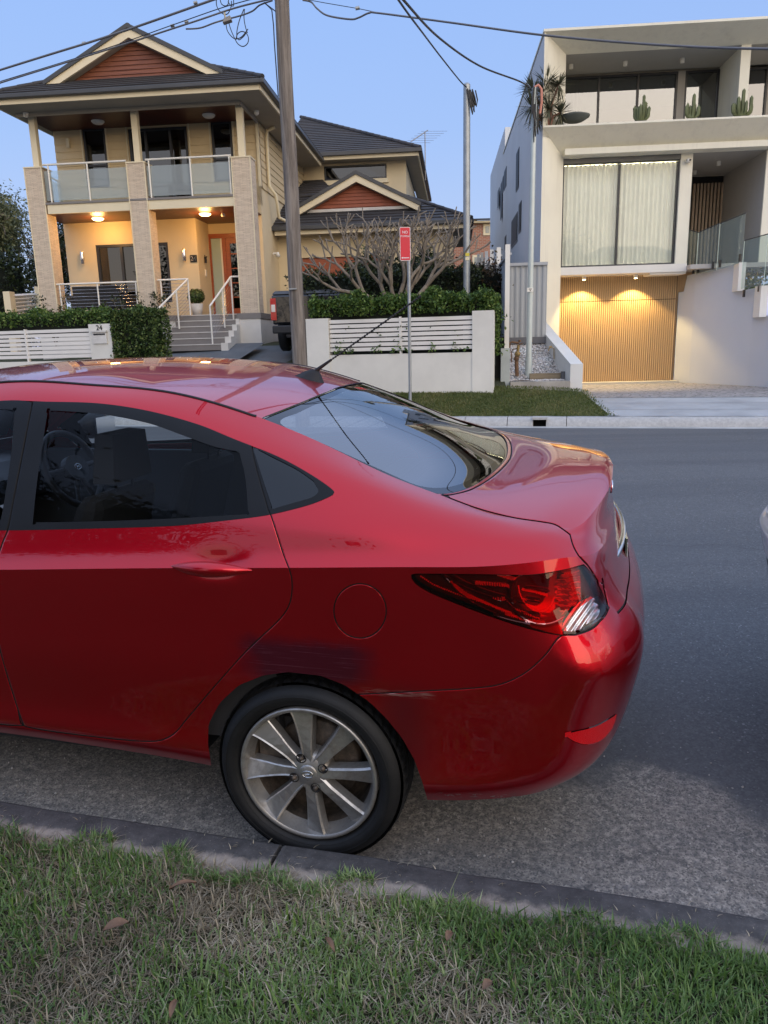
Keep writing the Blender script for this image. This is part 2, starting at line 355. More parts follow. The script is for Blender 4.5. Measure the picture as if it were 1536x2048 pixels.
# ======================= the cream two-storey house on the left =======================
HA = rad(5.8)
def stackstone():
    m, n, b = nodes('ledge_stone'); co = objco(n)
    br = N(n, 'ShaderNodeTexBrick'); br.inputs['Scale'].default_value = 1.; br.inputs['Mortar Size'].default_value = .003; br.inputs['Brick Width'].default_value = .17; br.inputs['Row Height'].default_value = .028; br.offset = .37; br.inputs['Bias'].default_value = -.2
    sx = N(n, 'ShaderNodeSeparateXYZ'); n.links.new(co, sx.inputs[0]); ad = N(n, 'ShaderNodeMath', operation='ADD'); n.links.new(sx.outputs[0], ad.inputs[0]); n.links.new(sx.outputs[1], ad.inputs[1])
    cb = N(n, 'ShaderNodeCombineXYZ'); n.links.new(ad.outputs[0], cb.inputs[0]); n.links.new(sx.outputs[2], cb.inputs[1]); n.links.new(cb.outputs[0], br.inputs['Vector'])
    br.inputs['Color1'].default_value = (.74, .61, .47, 1); br.inputs['Color2'].default_value = (.55, .44, .33, 1); br.inputs['Mortar'].default_value = (.20, .15, .11, 1)
    c = mixc(n, ramp(n, noise(n, 9, 6, .7, co), [(.35, 0.), (.7, .6)]), br.outputs['Color'], (.70, .60, .47)); n.links.new(c, b.inputs['Base Color']); b.inputs['Roughness'].default_value = .9; bump(n, b, br.outputs['Color'], .8, .03); return m
def rooftile():
    m, n, b = nodes('roof_tile'); co = objco(n); v = noise(n, 5, 5, .6, co)
    c = mixc(n, ramp(n, noise(n, .8, 5, .6, co), [(.35, 0.), (.7, .8)]), (.030, .030, .034), (.062, .054, .052)); c = mixc(n, ramp(n, noise(n, 30, 4, .7, co), [(.6, 0.), (.8, .4)]), c, (.12, .11, .10)); n.links.new(c, b.inputs['Base Color']); b.inputs['Roughness'].default_value = .75; bump(n, b, noise(n, 25, 3, .6, objco(n, 3, .3, 1)), .4, .02); return m
def timber(name, c0, c1, sx=1, sy=1, sz=30, rough=.6):
    m, n, b = nodes(name); a = noise(n, 2.2, 8, .65, objco(n, sx, sy, sz)); n.links.new(ramp(n, a, [(.3, c0), (.7, c1)]), b.inputs['Base Color']); b.inputs['Roughness'].default_value = rough; bump(n, b, a, .3, .01); return m
CHROME = plain('chrome', (.75, .76, .78), .08, 1., var=.03)
STONE = stackstone(); TILE = rooftile()
CREAM = plain('cream_render', (.66, .55, .36), .85, var=.05, scale=1.2, bmp=.08, bs=90)
CREAMT = plain('cream_trim', (.72, .63, .44), .6, var=.04)
CLAD = plain('tan_weatherboard', (.66, .52, .31), .7, var=.06, scale=2)
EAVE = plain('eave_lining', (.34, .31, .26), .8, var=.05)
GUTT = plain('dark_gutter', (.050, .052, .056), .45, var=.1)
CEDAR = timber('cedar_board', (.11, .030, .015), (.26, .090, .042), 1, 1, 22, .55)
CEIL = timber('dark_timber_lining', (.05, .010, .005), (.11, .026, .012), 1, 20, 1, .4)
WHITEW = plain('white_render', (.62, .60, .56), .85, var=.07, scale=1.6, bmp=.08, bs=70)
GREYB = plain('grey_tile_step', (.20, .185, .175), .7, var=.1)
GREYL = plain('pale_nosing', (.55, .53, .50), .6)
WHITEP = plain('white_powdercoat', (.74, .72, .66), .4, var=.03)
WIND = plain('dark_window_frame', (.028, .030, .036), .4)
ORANGE = timber('stained_door', (.26, .055, .018), (.36, .09, .03), 1, 1, 12, .4)
PANE = glassmat('window_pane', (.10, .11, .12), 1.9)
PANEC = glassmat('clear_balustrade', (.62, .72, .72), 1.5, body=(.66, .76, .80), bodyfac=.28)
FROST = plain('frosted_glass', (.36, .46, .42), .35, var=.05)
DARKIN = plain('dark_interior', (.02, .018, .016), .9)
BLIND = plain('pale_curtain', (.50, .47, .40), .9)
BLACKM = plain('black_metal', (.012, .012, .014), .4)
def tilesl(mb, p0, p1, p2, p3, course=.30, thick=.028, m=0):
    """roof plane from eave p0->p1 up to p3->p2, in stepped tile courses"""
    P0, P1, P2, P3 = [np.array(p, float) for p in (p0, p1, p2, p3)]; L = max(np.linalg.norm(P3-P0), np.linalg.norm(P2-P1)); k = max(1, int(L/course)); nrm = np.cross(P1-P0, P3-P0)
    if np.linalg.norm(nrm) < 1e-6: nrm = np.cross(P1-P0, P2-P0)
    nrm /= np.linalg.norm(nrm); nrm = nrm if nrm[2] > 0 else -nrm
    for i in range(k):
        a, b = i/k, (i+1)/k; A, B, Cc, Dd = P0*(1-a)+P3*a, P1*(1-a)+P2*a, P1*(1-b)+P2*b, P0*(1-b)+P3*b
        mb.add([A+nrm*thick, B+nrm*thick, Cc+nrm*.002, Dd+nrm*.002, A, B], [(0, 1, 2, 3), (4, 5, 1, 0)], m)
def ridge(mb, a, b, r=.055, m=0):
    a, b = np.array(a, float), np.array(b, float); L = np.linalg.norm(b-a); k = max(1, int(L/.36))
    for i in range(k):
        p, q = a+(b-a)*i/k, a+(b-a)*(i+1)/k; mb.tube([p, q], [r, r*.86], 8, m)
def boards(mb, u0, u1, w_, z0, z1, h, m=0, axis='u', outward=-1, gap=.012):
    k = int(round((z1-z0)/h)); h = (z1-z0)/k
    for i in range(k):
        a, b = z0+i*h, z0+(i+1)*h
        if axis == 'u':
            mb.add([(u0, w_+outward*.026, a), (u1, w_+outward*.026, a), (u1, w_+outward*.006, b), (u0, w_+outward*.006, b), (u0, w_, a), (u1, w_, a)], [(0, 1, 2, 3), (4, 5, 1, 0)], m)
        else:
            mb.add([(w_+outward*.026, u0, a), (w_+outward*.026, u1, a), (w_+outward*.006, u1, b), (w_+outward*.006, u0, b), (w_, u0, a), (w_, u1, a)], [(0, 1, 2, 3), (4, 5, 1, 0)], m)
def window(root, b, u0, u1, w_, z0, z1, fr=.05, mull=(), hm=(), name='window', dep=.10, pane=None, behind=None, frame=None):
    """window on a wall facing -w; pane is a sub-part"""
    mb = MB(); mb.box(u0, u1, w_-.02, w_+dep, z0, z0+fr); mb.box(u0, u1, w_-.02, w_+dep, z1-fr, z1)
    mb.box(u0, u0+fr, w_-.019, w_+dep, z0+fr, z1-fr); mb.box(u1-fr, u1, w_-.019, w_+dep, z0+fr, z1-fr)
    for u in mull: mb.box(u-fr/2, u+fr/2, w_-.017, w_+dep*.8, z0+fr, z1-fr)
    for z in hm: mb.box(u0+fr, u1-fr, w_-.015, w_+dep*.8, z-fr/2, z+fr/2)
    f = mb.build(name, frame or WIND, root, off(b))
    mb = MB(); mb.box(u0+.01, u1-.01, w_+.03, w_+.036, z0+.01, z1-.01); mb.build('pane', pane or PANE, f, off(b))
    if behind: behind(f)
    return f
def wallrect(mb, u0, u1, w0, w1, z0, z1, holes, m=0):
    """wall slab facing -w with rectangular openings"""
    us = sorted({u0, u1}|{h[0] for h in holes}|{h[1] for h in holes}); zs = sorted({z0, z1}|{h[2] for h in holes}|{h[3] for h in holes})
    for a, b_ in zip(us[:-1], us[1:]):
        runs = []
        for c, d in zip(zs[:-1], zs[1:]):
            mu, mz = (a+b_)/2, (c+d)/2
            if any(h[0] < mu < h[1] and h[2] < mz < h[3] for h in holes): continue
            if runs and abs(runs[-1][1]-c) < 1e-9: runs[-1][1] = d
            else: runs.append([c, d])
        for c, d in runs: mb.box(a, b_, w0, w1, c, d, m)

B1 = (-7.9, 21.1, 1.5)
LH = frame('house', HA, B1); tag(LH, 'cream two-storey house with timber gable, stone columns and glass balcony', 'house')
def P1(name, mb, mats, parent=None, bevel=0): return mb.build(name, mats, parent or LH, off(B1), bevel)
# lower walls
mb = MB(); wallrect(mb, -10.87, -7.1, 21.1, 21.3, 1.4, 4.905, [(-10.0, -7.93, 2.72, 4.31)]); mb.box(-7.3, -7.1, 21.3, 22.2, 2.2, 4.905)
wallrect(mb, -7.3, -5.45, 22.19, 22.4, 2.2, 4.92, [(-7.13, -5.75, 2.31, 4.62)]); mb.box(-5.45, -5.25, 21.1, 27.3, 1.4, 5.6); mb.box(-10.87, -10.7, 21.3, 27.3, 1.4, 7.3)
P1('wall', mb, CREAM)
mb = MB(); wallrect(mb, -10.86, -5.25, 21.1, 21.3, 5.17, 5.62, [(-8.76, -7.15, 5.21, 5.7)]); P1('wall', mb, CREAM)
ups = [(-10.03, -9.42), (-6.48, -5.93)]
mb = MB(); wallrect(mb, -10.86, -5.25, 21.13, 21.3, 5.62, 7.28, [(a, b_, 5.82, 7.26) for a, b_ in ups]+[(-8.76, -7.15, 5.5, 7.19)])
segs = [(-10.86, -10.06), (-9.39, -8.80), (-7.11, -6.51), (-5.90, -5.25)]
for a, b_ in segs: mbb = MB(); boards(mbb, a, b_, 21.125, 5.62, 7.28, .185); P1('cladding', mbb, CLAD)
mbb = MB(); boards(mbb, 21.3, 27.3, -5.245, 5.62, 7.28, .185, axis='w', outward=1); P1('cladding', mbb, CLAD)
P1('wall', mb, CLAD); mb = MB(); mb.box(-5.45, -5.25, 21.3, 27.35, 5.6, 7.46); P1('wall', mb, CLAD)
for u in (-10.09, -9.40, -8.83, -7.11, -6.54, -5.91): mb = MB(); mb.box(u, u+.035, 21.08, 21.13, 5.62, 7.26); P1('window_trim', mb, CREAMT)
mb = MB(); mb.box(-5.27, -5.20, 21.06, 21.12, 5.62, 7.26); P1('corner_trim', mb, CREAMT)
def curt(u0, u1, w_, z0, z1, b, mat=BLIND, amp=.03, per=.11):
    def f(par):
        mb = MB(); k = int((u1-u0)/.02); V = []; 
        for i in range(k+1):
            u = u0+(u1-u0)*i/k; d = amp*math.sin(u*2*math.pi/per)+.4*amp*math.sin(u*2*math.pi/(per*2.7)+1); V += [(u, w_+d, z0), (u, w_+d, z1)]
        mb.add(V, [(2*i, 2*i+2, 2*i+3, 2*i+1) for i in range(k)], 0, True); mb.build('curtain', mat, par, off(b))
    return f
def room(mb, u0, u1, w0, w1, z0, z1, m=0):
    mb.box(u0, u1, w1, w1+.02, z0, z1, m); mb.box(u0-.02, u0, w0, w1, z0, z1, m); mb.box(u1, u1+.02, w0, w1, z0, z1, m); mb.box(u0, u1, w0, w1, z1, z1+.02, m); mb.box(u0, u1, w0, w1, z0-.02, z0, m)
mb = MB(); room(mb, -10.6, -7.4, 21.4, 24, 2.35, 4.8); room(mb, -10.6, -5.5, 21.4, 24, 5.2, 7.2); room(mb, -7.0, -5.5, 22.5, 25, 2.35, 4.8); P1('interior', mb, DARKIN)
for a, b_ in ups: window(LH, B1, a, b_, 21.12, 5.80, 7.27, .05, hm=(6.35,), behind=curt(a+.05, b_-.05, 21.25, 6.7, 7.25, B1, BLIND, .004, .3))
window(LH, B1, -8.76, -7.15, 21.12, 5.19, 7.20, .06, mull=(-8.3, -7.62), behind=curt(-7.58, -7.24, 21.28, 5.25, 7.1, B1))
window(LH, B1, -10.0, -7.93, 21.12, 2.72, 4.31, .07, mull=(-9.28,), hm=(), behind=curt(-9.22, -8.0, 21.3, 2.8, 4.2, B1, plain('warm_blind', (.42, .33, .24), .9), .004, .4))
# front door with frosted sidelight
mb = MB(); mb.box(-7.13, -5.75, 22.14, 22.24, 4.50, 4.62); mb.box(-7.13, -7.05, 22.141, 22.24, 2.31, 4.5); mb.box(-6.72, -6.62, 22.142, 22.24, 2.31, 4.5); mb.box(-5.83, -5.75, 22.141, 22.24, 2.31, 4.5)
dfm = P1('door_frame', mb, ORANGE); mb = MB(); mb.box(-7.05, -6.78, 22.19, 22.2, 2.33, 4.5); P1('sidelight', mb, FROST, dfm); mb = MB(); mb.box(-6.78, -6.72, 22.185, 22.2, 2.33, 4.5); P1('sidelight_border', mb, WHITEP, dfm)
mb = MB(); wallrect(mb, -6.62, -5.83, 22.17, 22.22, 2.33, 4.5, [(-6.50, -5.95, 2.55, 4.35)]); dr = P1('front_door', mb, ORANGE)
mb = MB(); mb.box(-6.5, -5.95, 22.20, 22.21, 2.55, 4.35); 
P1('door_glass', mb, PANE, dr)
for z in (2.85, 3.25, 3.65, 4.05): mb = MB(); mb.box(-6.50, -5.95, 22.185, 22.195, z, z+.03); P1('door_bar', mb, ORANGE, dr)
mb = MB(); mb.tube([(-6.575, 22.12, 3.22), (-6.575, 22.12, 3.40)], .012, 8); mb.tube([(-6.575, 22.12, 3.36), (-6.47, 22.12, 3.36)], .011, 8); mb.box(-6.595, -6.555, 22.13, 22.165, 3.18, 3.42); P1('handle', mb, CHROME, dr)
# balcony slab, deck, soffits
mb = MB(); mb.box(-10.42, -5.55, 19.52, 19.60, 4.90, 5.12); mb.box(-10.44, -5.53, 19.49, 21.1, 5.12, 5.17, 1); P1('balcony_fascia', mb, [CREAMT, GREYB])
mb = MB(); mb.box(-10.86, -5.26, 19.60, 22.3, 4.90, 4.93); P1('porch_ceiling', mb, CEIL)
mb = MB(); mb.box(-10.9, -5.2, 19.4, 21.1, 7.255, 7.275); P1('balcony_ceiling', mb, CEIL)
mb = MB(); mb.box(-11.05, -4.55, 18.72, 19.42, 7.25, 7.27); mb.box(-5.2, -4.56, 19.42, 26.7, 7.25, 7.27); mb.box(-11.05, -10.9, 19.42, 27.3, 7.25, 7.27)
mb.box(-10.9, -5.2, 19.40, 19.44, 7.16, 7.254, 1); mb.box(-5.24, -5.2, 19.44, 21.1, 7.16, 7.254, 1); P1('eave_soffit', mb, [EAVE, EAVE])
mb = MB(); mb.box(-11.07, -4.53, 18.68, 18.72, 7.24, 7.36); mb.box(-4.55, -4.51, 18.72, 26.68, 7.24, 7.36); mb.box(-11.09, -11.05, 18.72, 27.3, 7.24, 7.36); P1('fascia', mb, CREAMT)
mb = MB(); mb.box(-11.12, -4.46, 18.56, 18.679, 7.345, 7.45); mb.box(-4.509, -4.39, 18.56, 26.6, 7.345, 7.45); P1('gutter', mb, GUTT, bevel=.02)
# columns
for k, (a, b_) in enumerate([(-10.91, -10.46), (-8.22, -7.76), (-5.53, -5.06)]):
    mb = MB(); mb.box(a, b_, 19.5, 19.98, 2.16 if k < 2 else 2.3, 6.0); c = P1('column', mb, STONE)
    mb = MB(); mb.box(a-.012, a+.012, 19.488, 19.512, 2.3, 6.005); mb.box(b_-.012, b_+.012, 19.488, 19.512, 2.3, 6.005); mb.box(a-.02, b_+.02, 19.48, 20.0, 6.0, 6.03); P1('edge_trim', mb, CREAMT, c)
for a in (-10.70, -8.03, -5.36):
    mb = MB(); mb.box(a-.02, a+.14, 19.62, 19.78, 6.03, 7.25); P1('post', mb, CREAMT, bevel=.01)
# plinth and stairs
mb = MB(); mb.box(-5.62, -5.03, 19.46, 22.2, 1.3, 2.16); mb.box(-11.0, -7.28, 19.46, 21.1, 1.2, 2.16); mb.box(-5.25, -5.05, 21.1, 22.9, 1.3, 2.16); P1('plinth', mb, WHITEW)
mb = MB(); mb.box(-5.64, -5.01, 19.44, 22.2, 2.16, 2.3); mb.box(-11.0, -7.26, 19.44, 21.1, 2.16, 2.3); mb.box(-7.26, -5.64, 19.72, 22.2, 2.15, 2.301); P1('porch_floor', mb, GREYB)
st = None
mb = MB()
for k in range(1, 6):
    z = 2.3-.15*k; wv = 19.72-.28*k; mb.box(-7.22-.03*k, -5.66-.02*k, wv, 19.8, z-.15, z-.0, 0)
sts = P1('steps', mb, GREYB); mb = MB()
for k in range(0, 6):
    z = 2.3-.15*k; wv = 19.72-.28*k; mb.box(-7.22-.03*k+.002, -5.66-.02*k-.002, wv-.012, wv+.03, z-.018, z+.004, 0)
P1('nosing', mb, GREYL, sts)
mb = MB()
for k in range(1, 6):
    z = 2.3-.15*k; wv = 19.72-.28*k; mb.box(-5.66-.02*k+.002, -5.58, wv, wv+.28, 1.2, z+.02)
P1('stair_cheek', mb, WHITEW, sts)
# railings: glass balustrade above, wires below
def railing(name, segs, posts, wires=(), r=.022, panes=()):
    mb = MB()
    for a, b_ in segs: mb.tube([a, b_], r, 8)
    rl_ = P1(name, mb, WHITEP)
    for (a, b_) in posts: mb = MB(); mb.tube([a, b_], r*.85, 8); P1('baluster', mb, WHITEP, rl_)
    if wires:
        mb = MB()
        for a, b_ in wires: mb.tube([a, b_], .004, 5, cap=False)
        P1('wire', mb, CHROME, rl_)
    for (a, b_, c, d) in panes:
        mb = MB(); mb.poly([a, b_, c, d]); P1('glass_panel', mb, PANEC, rl_)
w0 = 19.55
for (a, b_, ps) in ((-10.44, -8.24, (-10.30, -9.27)), (-7.74, -5.55, (-7.66, -6.60, -5.60))):
    railing('railing', [((a, w0, 6.07), (b_, w0, 6.07))], [((u, w0, 5.17), (u, w0, 6.07)) for u in ps], (), .026, [((a, w0+.02, 5.22), (b_, w0+.02, 5.22), (b_, w0+.02, 5.93), (a, w0+.02, 5.93))])
railing('railing', [((-10.7, 20.0, 6.0), (-10.8, 21.1, 5.95))], [((-10.78, 20.9, 5.17), (-10.78, 20.9, 6.0))], (), .02, [((-10.7, 20.0, 5.22), (-10.8, 21.1, 5.22), (-10.8, 21.1, 5.9), (-10.7, 20.0, 5.9))])
railing('railing', [((-10.44, w0, 3.17), (-8.24, w0, 3.17))], [((u, w0, 2.3), (u, w0, 3.17)) for u in (-10.36, -9.33, -8.29)], [((-10.44, w0, z), (-8.24, w0, z)) for z in np.arange(2.42, 3.1, .085)], .024)
railing('railing', [((-7.74, w0+.1, 3.2), (-6.93, w0+.1, 3.2)), ((-6.93, w0+.1, 3.2), (-7.28, 18.35, 2.42))], [((-7.66, w0+.1, 2.3), (-7.66, w0+.1, 3.2)), ((-6.93, w0+.1, 2.3), (-6.93, w0+.1, 3.2)), ((-7.06, 19.1, 1.95), (-7.06, 19.1, 2.90)), ((-7.28, 18.37, 1.5), (-7.28, 18.37, 2.42))],
        [((-7.74, w0+.1, z), (-6.93, w0+.1, z)) for z in np.arange(2.42, 3.1, .085)]+[((-6.93, w0+.1, z), (-7.28, 18.37, z-.78)) for z in np.arange(2.46, 3.1, .085)], .024)
railing('railing', [((-5.56, w0+.1, 3.22), (-5.79, w0+.1, 3.22)), ((-5.79, w0+.1, 3.22), (-5.98, 18.35, 2.44))], [((-5.56, w0+.1, 2.3), (-5.56, w0+.1, 3.22)), ((-5.79, w0+.1, 2.15), (-5.79, w0+.1, 3.22)), ((-5.87, 19.1, 1.95), (-5.87, 19.1, 2.92)), ((-5.98, 18.37, 1.5), (-5.98, 18.37, 2.44))],
        [((-5.79, w0+.1, z), (-5.98, 18.37, z-.78)) for z in np.arange(2.46, 3.1, .085)], .024)
# roofs
mb = MB(); a0, a1, f0, bk = -11.1, -4.42, 18.6, 31.0; zc = 7.46; rw = (a1-a0)/2; zr = zc+rw*.5; um = (a0+a1)/2
tilesl(mb, (a0, f0, zc), (a1, f0, zc), (um+.01, f0+rw, zr), (um-.01, f0+rw, zr)); tilesl(mb, (a1, f0, zc), (a1, 26.7, zc), (um, 26.7, zr), (um, f0+rw, zr)); tilesl(mb, (a0, bk, zc), (a0, f0, zc), (um, f0+rw, zr), (um, bk, zr))
tilesl(mb, (a1, 26.7, zc), (a1, 31, zc), (um, 31, zr), (um, 26.7, zr))
ridge(mb, (a1, f0, zc+.02), (um, f0+rw, zr+.02), .06); ridge(mb, (a0, f0, zc+.02), (um, f0+rw, zr+.02), .06); ridge(mb, (um, f0+rw, zr+.02), (um, bk, zr+.02), .06)
# gable roof over the front
gu, gz, gw, gh, gb = -7.80, 8.98, 19.6, 2.22, 22.3
for s in (-1, 1): tilesl(mb, (gu+s*gh, gw-.25, gz-gh*.5+.0), (gu+s*gh, gb, gz-gh*.5), (gu, gb, gz), (gu, gw-.25, gz))
ridge(mb, (gu, gw-.25, gz+.02), (gu, gb, gz+.02), .06)
P1('roof', mb, TILE)
mb = MB(); mb.prism([(gu-1.78, gw, gz-.18-1.78*.5*.985), (gu+1.78, gw, gz-.18-1.78*.5*.985), (gu, gw, gz-.15)], (0, .06, 0)); k = 9
for i in range(k):
    z = gz-1.06+i*.102; hw = (gz-.2-z)/.5-.12
    if hw > .05: mb.add([(gu-hw, gw-.028, z), (gu+hw, gw-.028, z), (gu+hw-.16, gw-.006, z+.10), (gu-hw+.16, gw-.006, z+.10), (gu-hw, gw, z), (gu+hw, gw, z)], [(0, 1, 2, 3), (4, 5, 1, 0)], 0)
P1('gable_boards', mb, CEDAR)
def barge(root_fn, gu, gw, gz, gh, th=.22, slope=.5, name='bargeboard'):
    mb = MB()
    for s in (-1, 1):
        mb.prism([(gu, gw-.26, gz-.02), (gu+s*gh, gw-.26, gz-.02-gh*slope), (gu+s*gh, gw-.26, gz-.02-gh*slope-th*.85), (gu, gw-.26, gz-.02-th)], (0, .05, 0), 0)
        mb.prism([(gu, gw-.30, gz+.06), (gu+s*(gh+.03), gw-.30, gz+.06-(gh+.03)*slope), (gu+s*(gh+.03), gw-.30, gz-.04-(gh+.03)*slope), (gu, gw-.30, gz-.04)], (0, .34, 0), 1)
        mb.prism([(gu, gw-.21, gz-.02-th*.9), (gu+s*gh, gw-.21, gz-.02-gh*slope-th*.8), (gu+s*gh, gw-.21, gz-.02-gh*slope-th*.8-.02), (gu, gw-.21, gz-.02-th*.9-.02)], (0, .2, 0), 2)
    root_fn(name, mb, [CREAMT, GUTT, EAVE])
barge(P1, gu, gw, gz, gh)
# solar panels standing off the left slope of the gable roof
mb = MB(); 
n_ = np.array([-.447, 0, .894])
for (wa, wb) in ((20.0, 21.0), (21.05, 22.05)):
    A, B = np.array([gu-2.3, wa, gz-2.3*.5]), np.array([gu-.45, wa, gz-.45*.5])
    mb.hexa([A+n_*.30, A+n_*.30+[0, wb-wa, 0], B+n_*.30+[0, wb-wa, 0], B+n_*.30][::-1], [A+n_*.34, A+n_*.34+[0, wb-wa, 0], B+n_*.34+[0, wb-wa, 0], B+n_*.34][::-1])
sp = mb.build('solar_panel', plain('solar_glass', (.012, .014, .02), .15), LH, off(B1)); mb = MB()
for t in (.15, .42, .7, .95):
    q = np.array([gu-2.3+1.85*t, 19.97, gz-1.15+.925*t]); mb.tube([q+n_*.05, q+n_*.40], .03, 6)
P1('bracket', mb, WHITEP, sp)
# rear block with the long high window
mb = MB(); wallrect(mb, -5.6, -1.72, 27.3, 27.5, 1.5, 7.45, [(-4.5, -2.38, 6.93, 7.32)]); mb.box(-1.92, -1.72, 27.5, 36, 1.5, 7.35); P1('wall', mb, CREAM)
window(LH, B1, -4.52, -2.38, 27.3, 6.90, 7.36, .05); mb = MB(); mb.box(-4.58, -2.32, 27.24, 27.3, 6.76, 6.90); P1('sill', mb, CREAMT)
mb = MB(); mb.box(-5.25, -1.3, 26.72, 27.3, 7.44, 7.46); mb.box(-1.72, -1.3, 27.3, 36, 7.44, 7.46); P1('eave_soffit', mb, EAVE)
mb = MB(); mb.box(-4.6, -1.28, 26.68, 26.72, 7.43, 7.56); mb.box(-1.3, -1.26, 26.72, 36, 7.43, 7.56); P1('fascia', mb, CREAMT)
mb = MB(); mb.box(-4.6, -1.14, 26.56, 26.679, 7.54, 7.65); mb.box(-1.259, -1.14, 26.6, 36, 7.54, 7.65); P1('gutter', mb, GUTT)
mb = MB(); tilesl(mb, (-6.0, 26.6, 7.62), (-1.2, 26.6, 7.62), (-6.05, 31.45, 10.05), (-6.0, 31.4, 10.05), .33); tilesl(mb, (-1.2, 26.6, 7.62), (-1.2, 36, 7.62), (-6.05, 36, 10.05), (-6.05, 31.45, 10.05), .33)
ridge(mb, (-1.2, 26.6, 7.66), (-6.05, 31.45, 10.08), .07); P1('roof', mb, TILE)
# garage wing
mb = MB(); wallrect(mb, -5.25, -.12, 22.85, 23.05, 1.4, 4.6, [(-4.6, -2.2, 1.3, 3.95)]); mb.box(-.32, -.12, 23.05, 27, 1.4, 4.6); P1('wall', mb, CREAM)
mb = MB()
for i in range(6): mb.box(-4.6, -2.2, 22.93, 22.97, 1.45+i*.417, 1.45+(i+1)*.417-.012)
P1('garage_door', mb, ORANGE)
mb = MB(); mb.box(-5.2, .3, 22.33, 22.85, 4.55, 4.57); mb.box(-.12, .3, 22.85, 27, 4.55, 4.57); P1('eave_soffit', mb, EAVE)
mb = MB(); mb.box(-5.2, .33, 22.29, 22.33, 4.53, 4.67); mb.box(.3, .34, 22.33, 27, 4.53, 4.67); P1('fascia', mb, CREAMT)
mb = MB(); mb.box(-5.3, .45, 22.16, 22.289, 4.64, 4.76); mb.box(.341, .46, 22.16, 27, 4.64, 4.76); P1('gutter', mb, GUTT, bevel=.02)
mb = MB(); tilesl(mb, (-5.24, 22.2, 4.74), (.40, 22.2, 4.74), (-1.95, 24.55, 5.92), (-5.24, 24.55, 5.92)); tilesl(mb, (.40, 22.2, 4.74), (.40, 27, 4.74), (-1.95, 27, 5.92), (-1.95, 24.55, 5.92))
ridge(mb, (.40, 22.2, 4.78), (-1.95, 24.55, 5.95), .06); ridge(mb, (-5.24, 24.55, 5.95), (-1.95, 24.55, 5.95), .06)
g2u, g2w, g2z, g2h = -2.88, 23.15, 6.22, 1.82
for s in (-1, 1): tilesl(mb, (g2u+s*g2h, g2w-.25, g2z-g2h*.5), (g2u+s*g2h, 26.5, g2z-g2h*.5), (g2u, 26.5, g2z), (g2u, g2w-.25, g2z))
tilesl(mb, (-5.24, 24.0, 5.64), (-3.4, 24.0, 5.64), (-4.6, 27.3, 6.95), (-5.24, 27.3, 6.95))
P1('roof', mb, TILE)
mb = MB(); mb.prism([(g2u-1.45, g2w, g2z-.18-1.45*.5), (g2u+1.45, g2w, g2z-.18-1.45*.5), (g2u, g2w, g2z-.18)], (0, .06, 0))
for i in range(8):
    z = g2z-.88+i*.095; hw = (g2z-.2-z)/.5-.1
    if hw > .05: mb.add([(g2u-hw, g2w-.028, z), (g2u+hw, g2w-.028, z), (g2u+hw-.15, g2w-.006, z+.093), (g2u-hw+.15, g2w-.006, z+.093), (g2u-hw, g2w, z), (g2u+hw, g2w, z)], [(0, 1, 2, 3), (4, 5, 1, 0)], 0)
P1('gable_boards', mb, plain('red_weatherboard', (.27, .072, .032), .6, var=.12, scale=4)); barge(P1, g2u, g2w, g2z, g2h, .22)
mb = MB(); mb.box(g2u-1.5, g2u+1.5, g2w-.05, g2w+.02, g2z-.99, g2z-.91); P1('flashing', mb, GREYL)
# small wall fittings
mb = MB()
pp = [(-4.50, 25.0, 7.15), (-5.10, 23.8, 7.05), (-5.12, 22.9, 6.9), (-5.12, 22.9, 6.1), (-5.06, 22.9, 5.9), (-5.02, 22.7, 5.75), (-5.02, 22.7, 5.05), (-4.7, 22.5, 5.0)]
pp = [(-4.9, 21.7, 7.22), (-5.12, 21.75, 7.15), (-5.16, 21.8, 6.95), (-5.16, 21.8, 5.75), (-5.02, 21.9, 5.55), (-5.0, 22.0, 5.3), (-5.0, 22.1, 4.98), (-4.88, 22.35, 4.92), (-4.7, 22.4, 4.92)]
mb.tube(pp, .045, 10); P1('downpipe', mb, CREAMT)
for (u, z) in ((-10.37, 3.98), (-7.45, 3.95)):
    mb = MB(); mb.lathe([(.04, -.16), (.045, -.15), (.045, .15), (.04, .16)], (u, 21.0, z), (0, 0, 1), 14); mb.box(u-.02, u+.02, 21.0, 21.1, z-.04, z+.04); P1('wall_light', mb, CHROME)
mb = MB(); mb.box(-10.49, -10.41, 21.03, 21.13, 6.82, 7.05); P1('wall_light', mb, CREAMT)
def textobj(body, size, loc, rz, mat, parent, name, ext=.004, B=None, align='CENTER'):
    cu = bpy.data.curves.new(name, 'FONT'); cu.body = body; cu.size = size; cu.extrude = ext; cu.align_x = align; cu.align_y = 'CENTER'
    o = bpy.data.objects.new(name, cu); col.objects.link(o); dg = bpy.context.evaluated_depsgraph_get(); me = bpy.data.meshes.new_from_object(o.evaluated_get(dg))
    bpy.data.objects.remove(o); me.materials.clear(); me.materials.append(mat); o = bpy.data.objects.new(name, me); col.objects.link(o)
    o.location = Vector(loc)-(Vector(B) if B is not None else Vector((0, 0, 0))); o.rotation_euler = (rad(90), 0, rz); o.parent = parent; return o
mb = MB(); mb.box(-7.32, -7.13, 21.075, 21.098, 3.76, 3.95); pl = P1('number_plaque', mb, BLACKM); textobj('24', .17, (-7.225, 21.07, 3.85), 0, CHROME, pl, 'numeral', B=B1)
mb = MB(); mb.box(-7.09, -7.06, 21.55, 21.65, 3.42, 3.60); P1('intercom', mb, WHITEP)
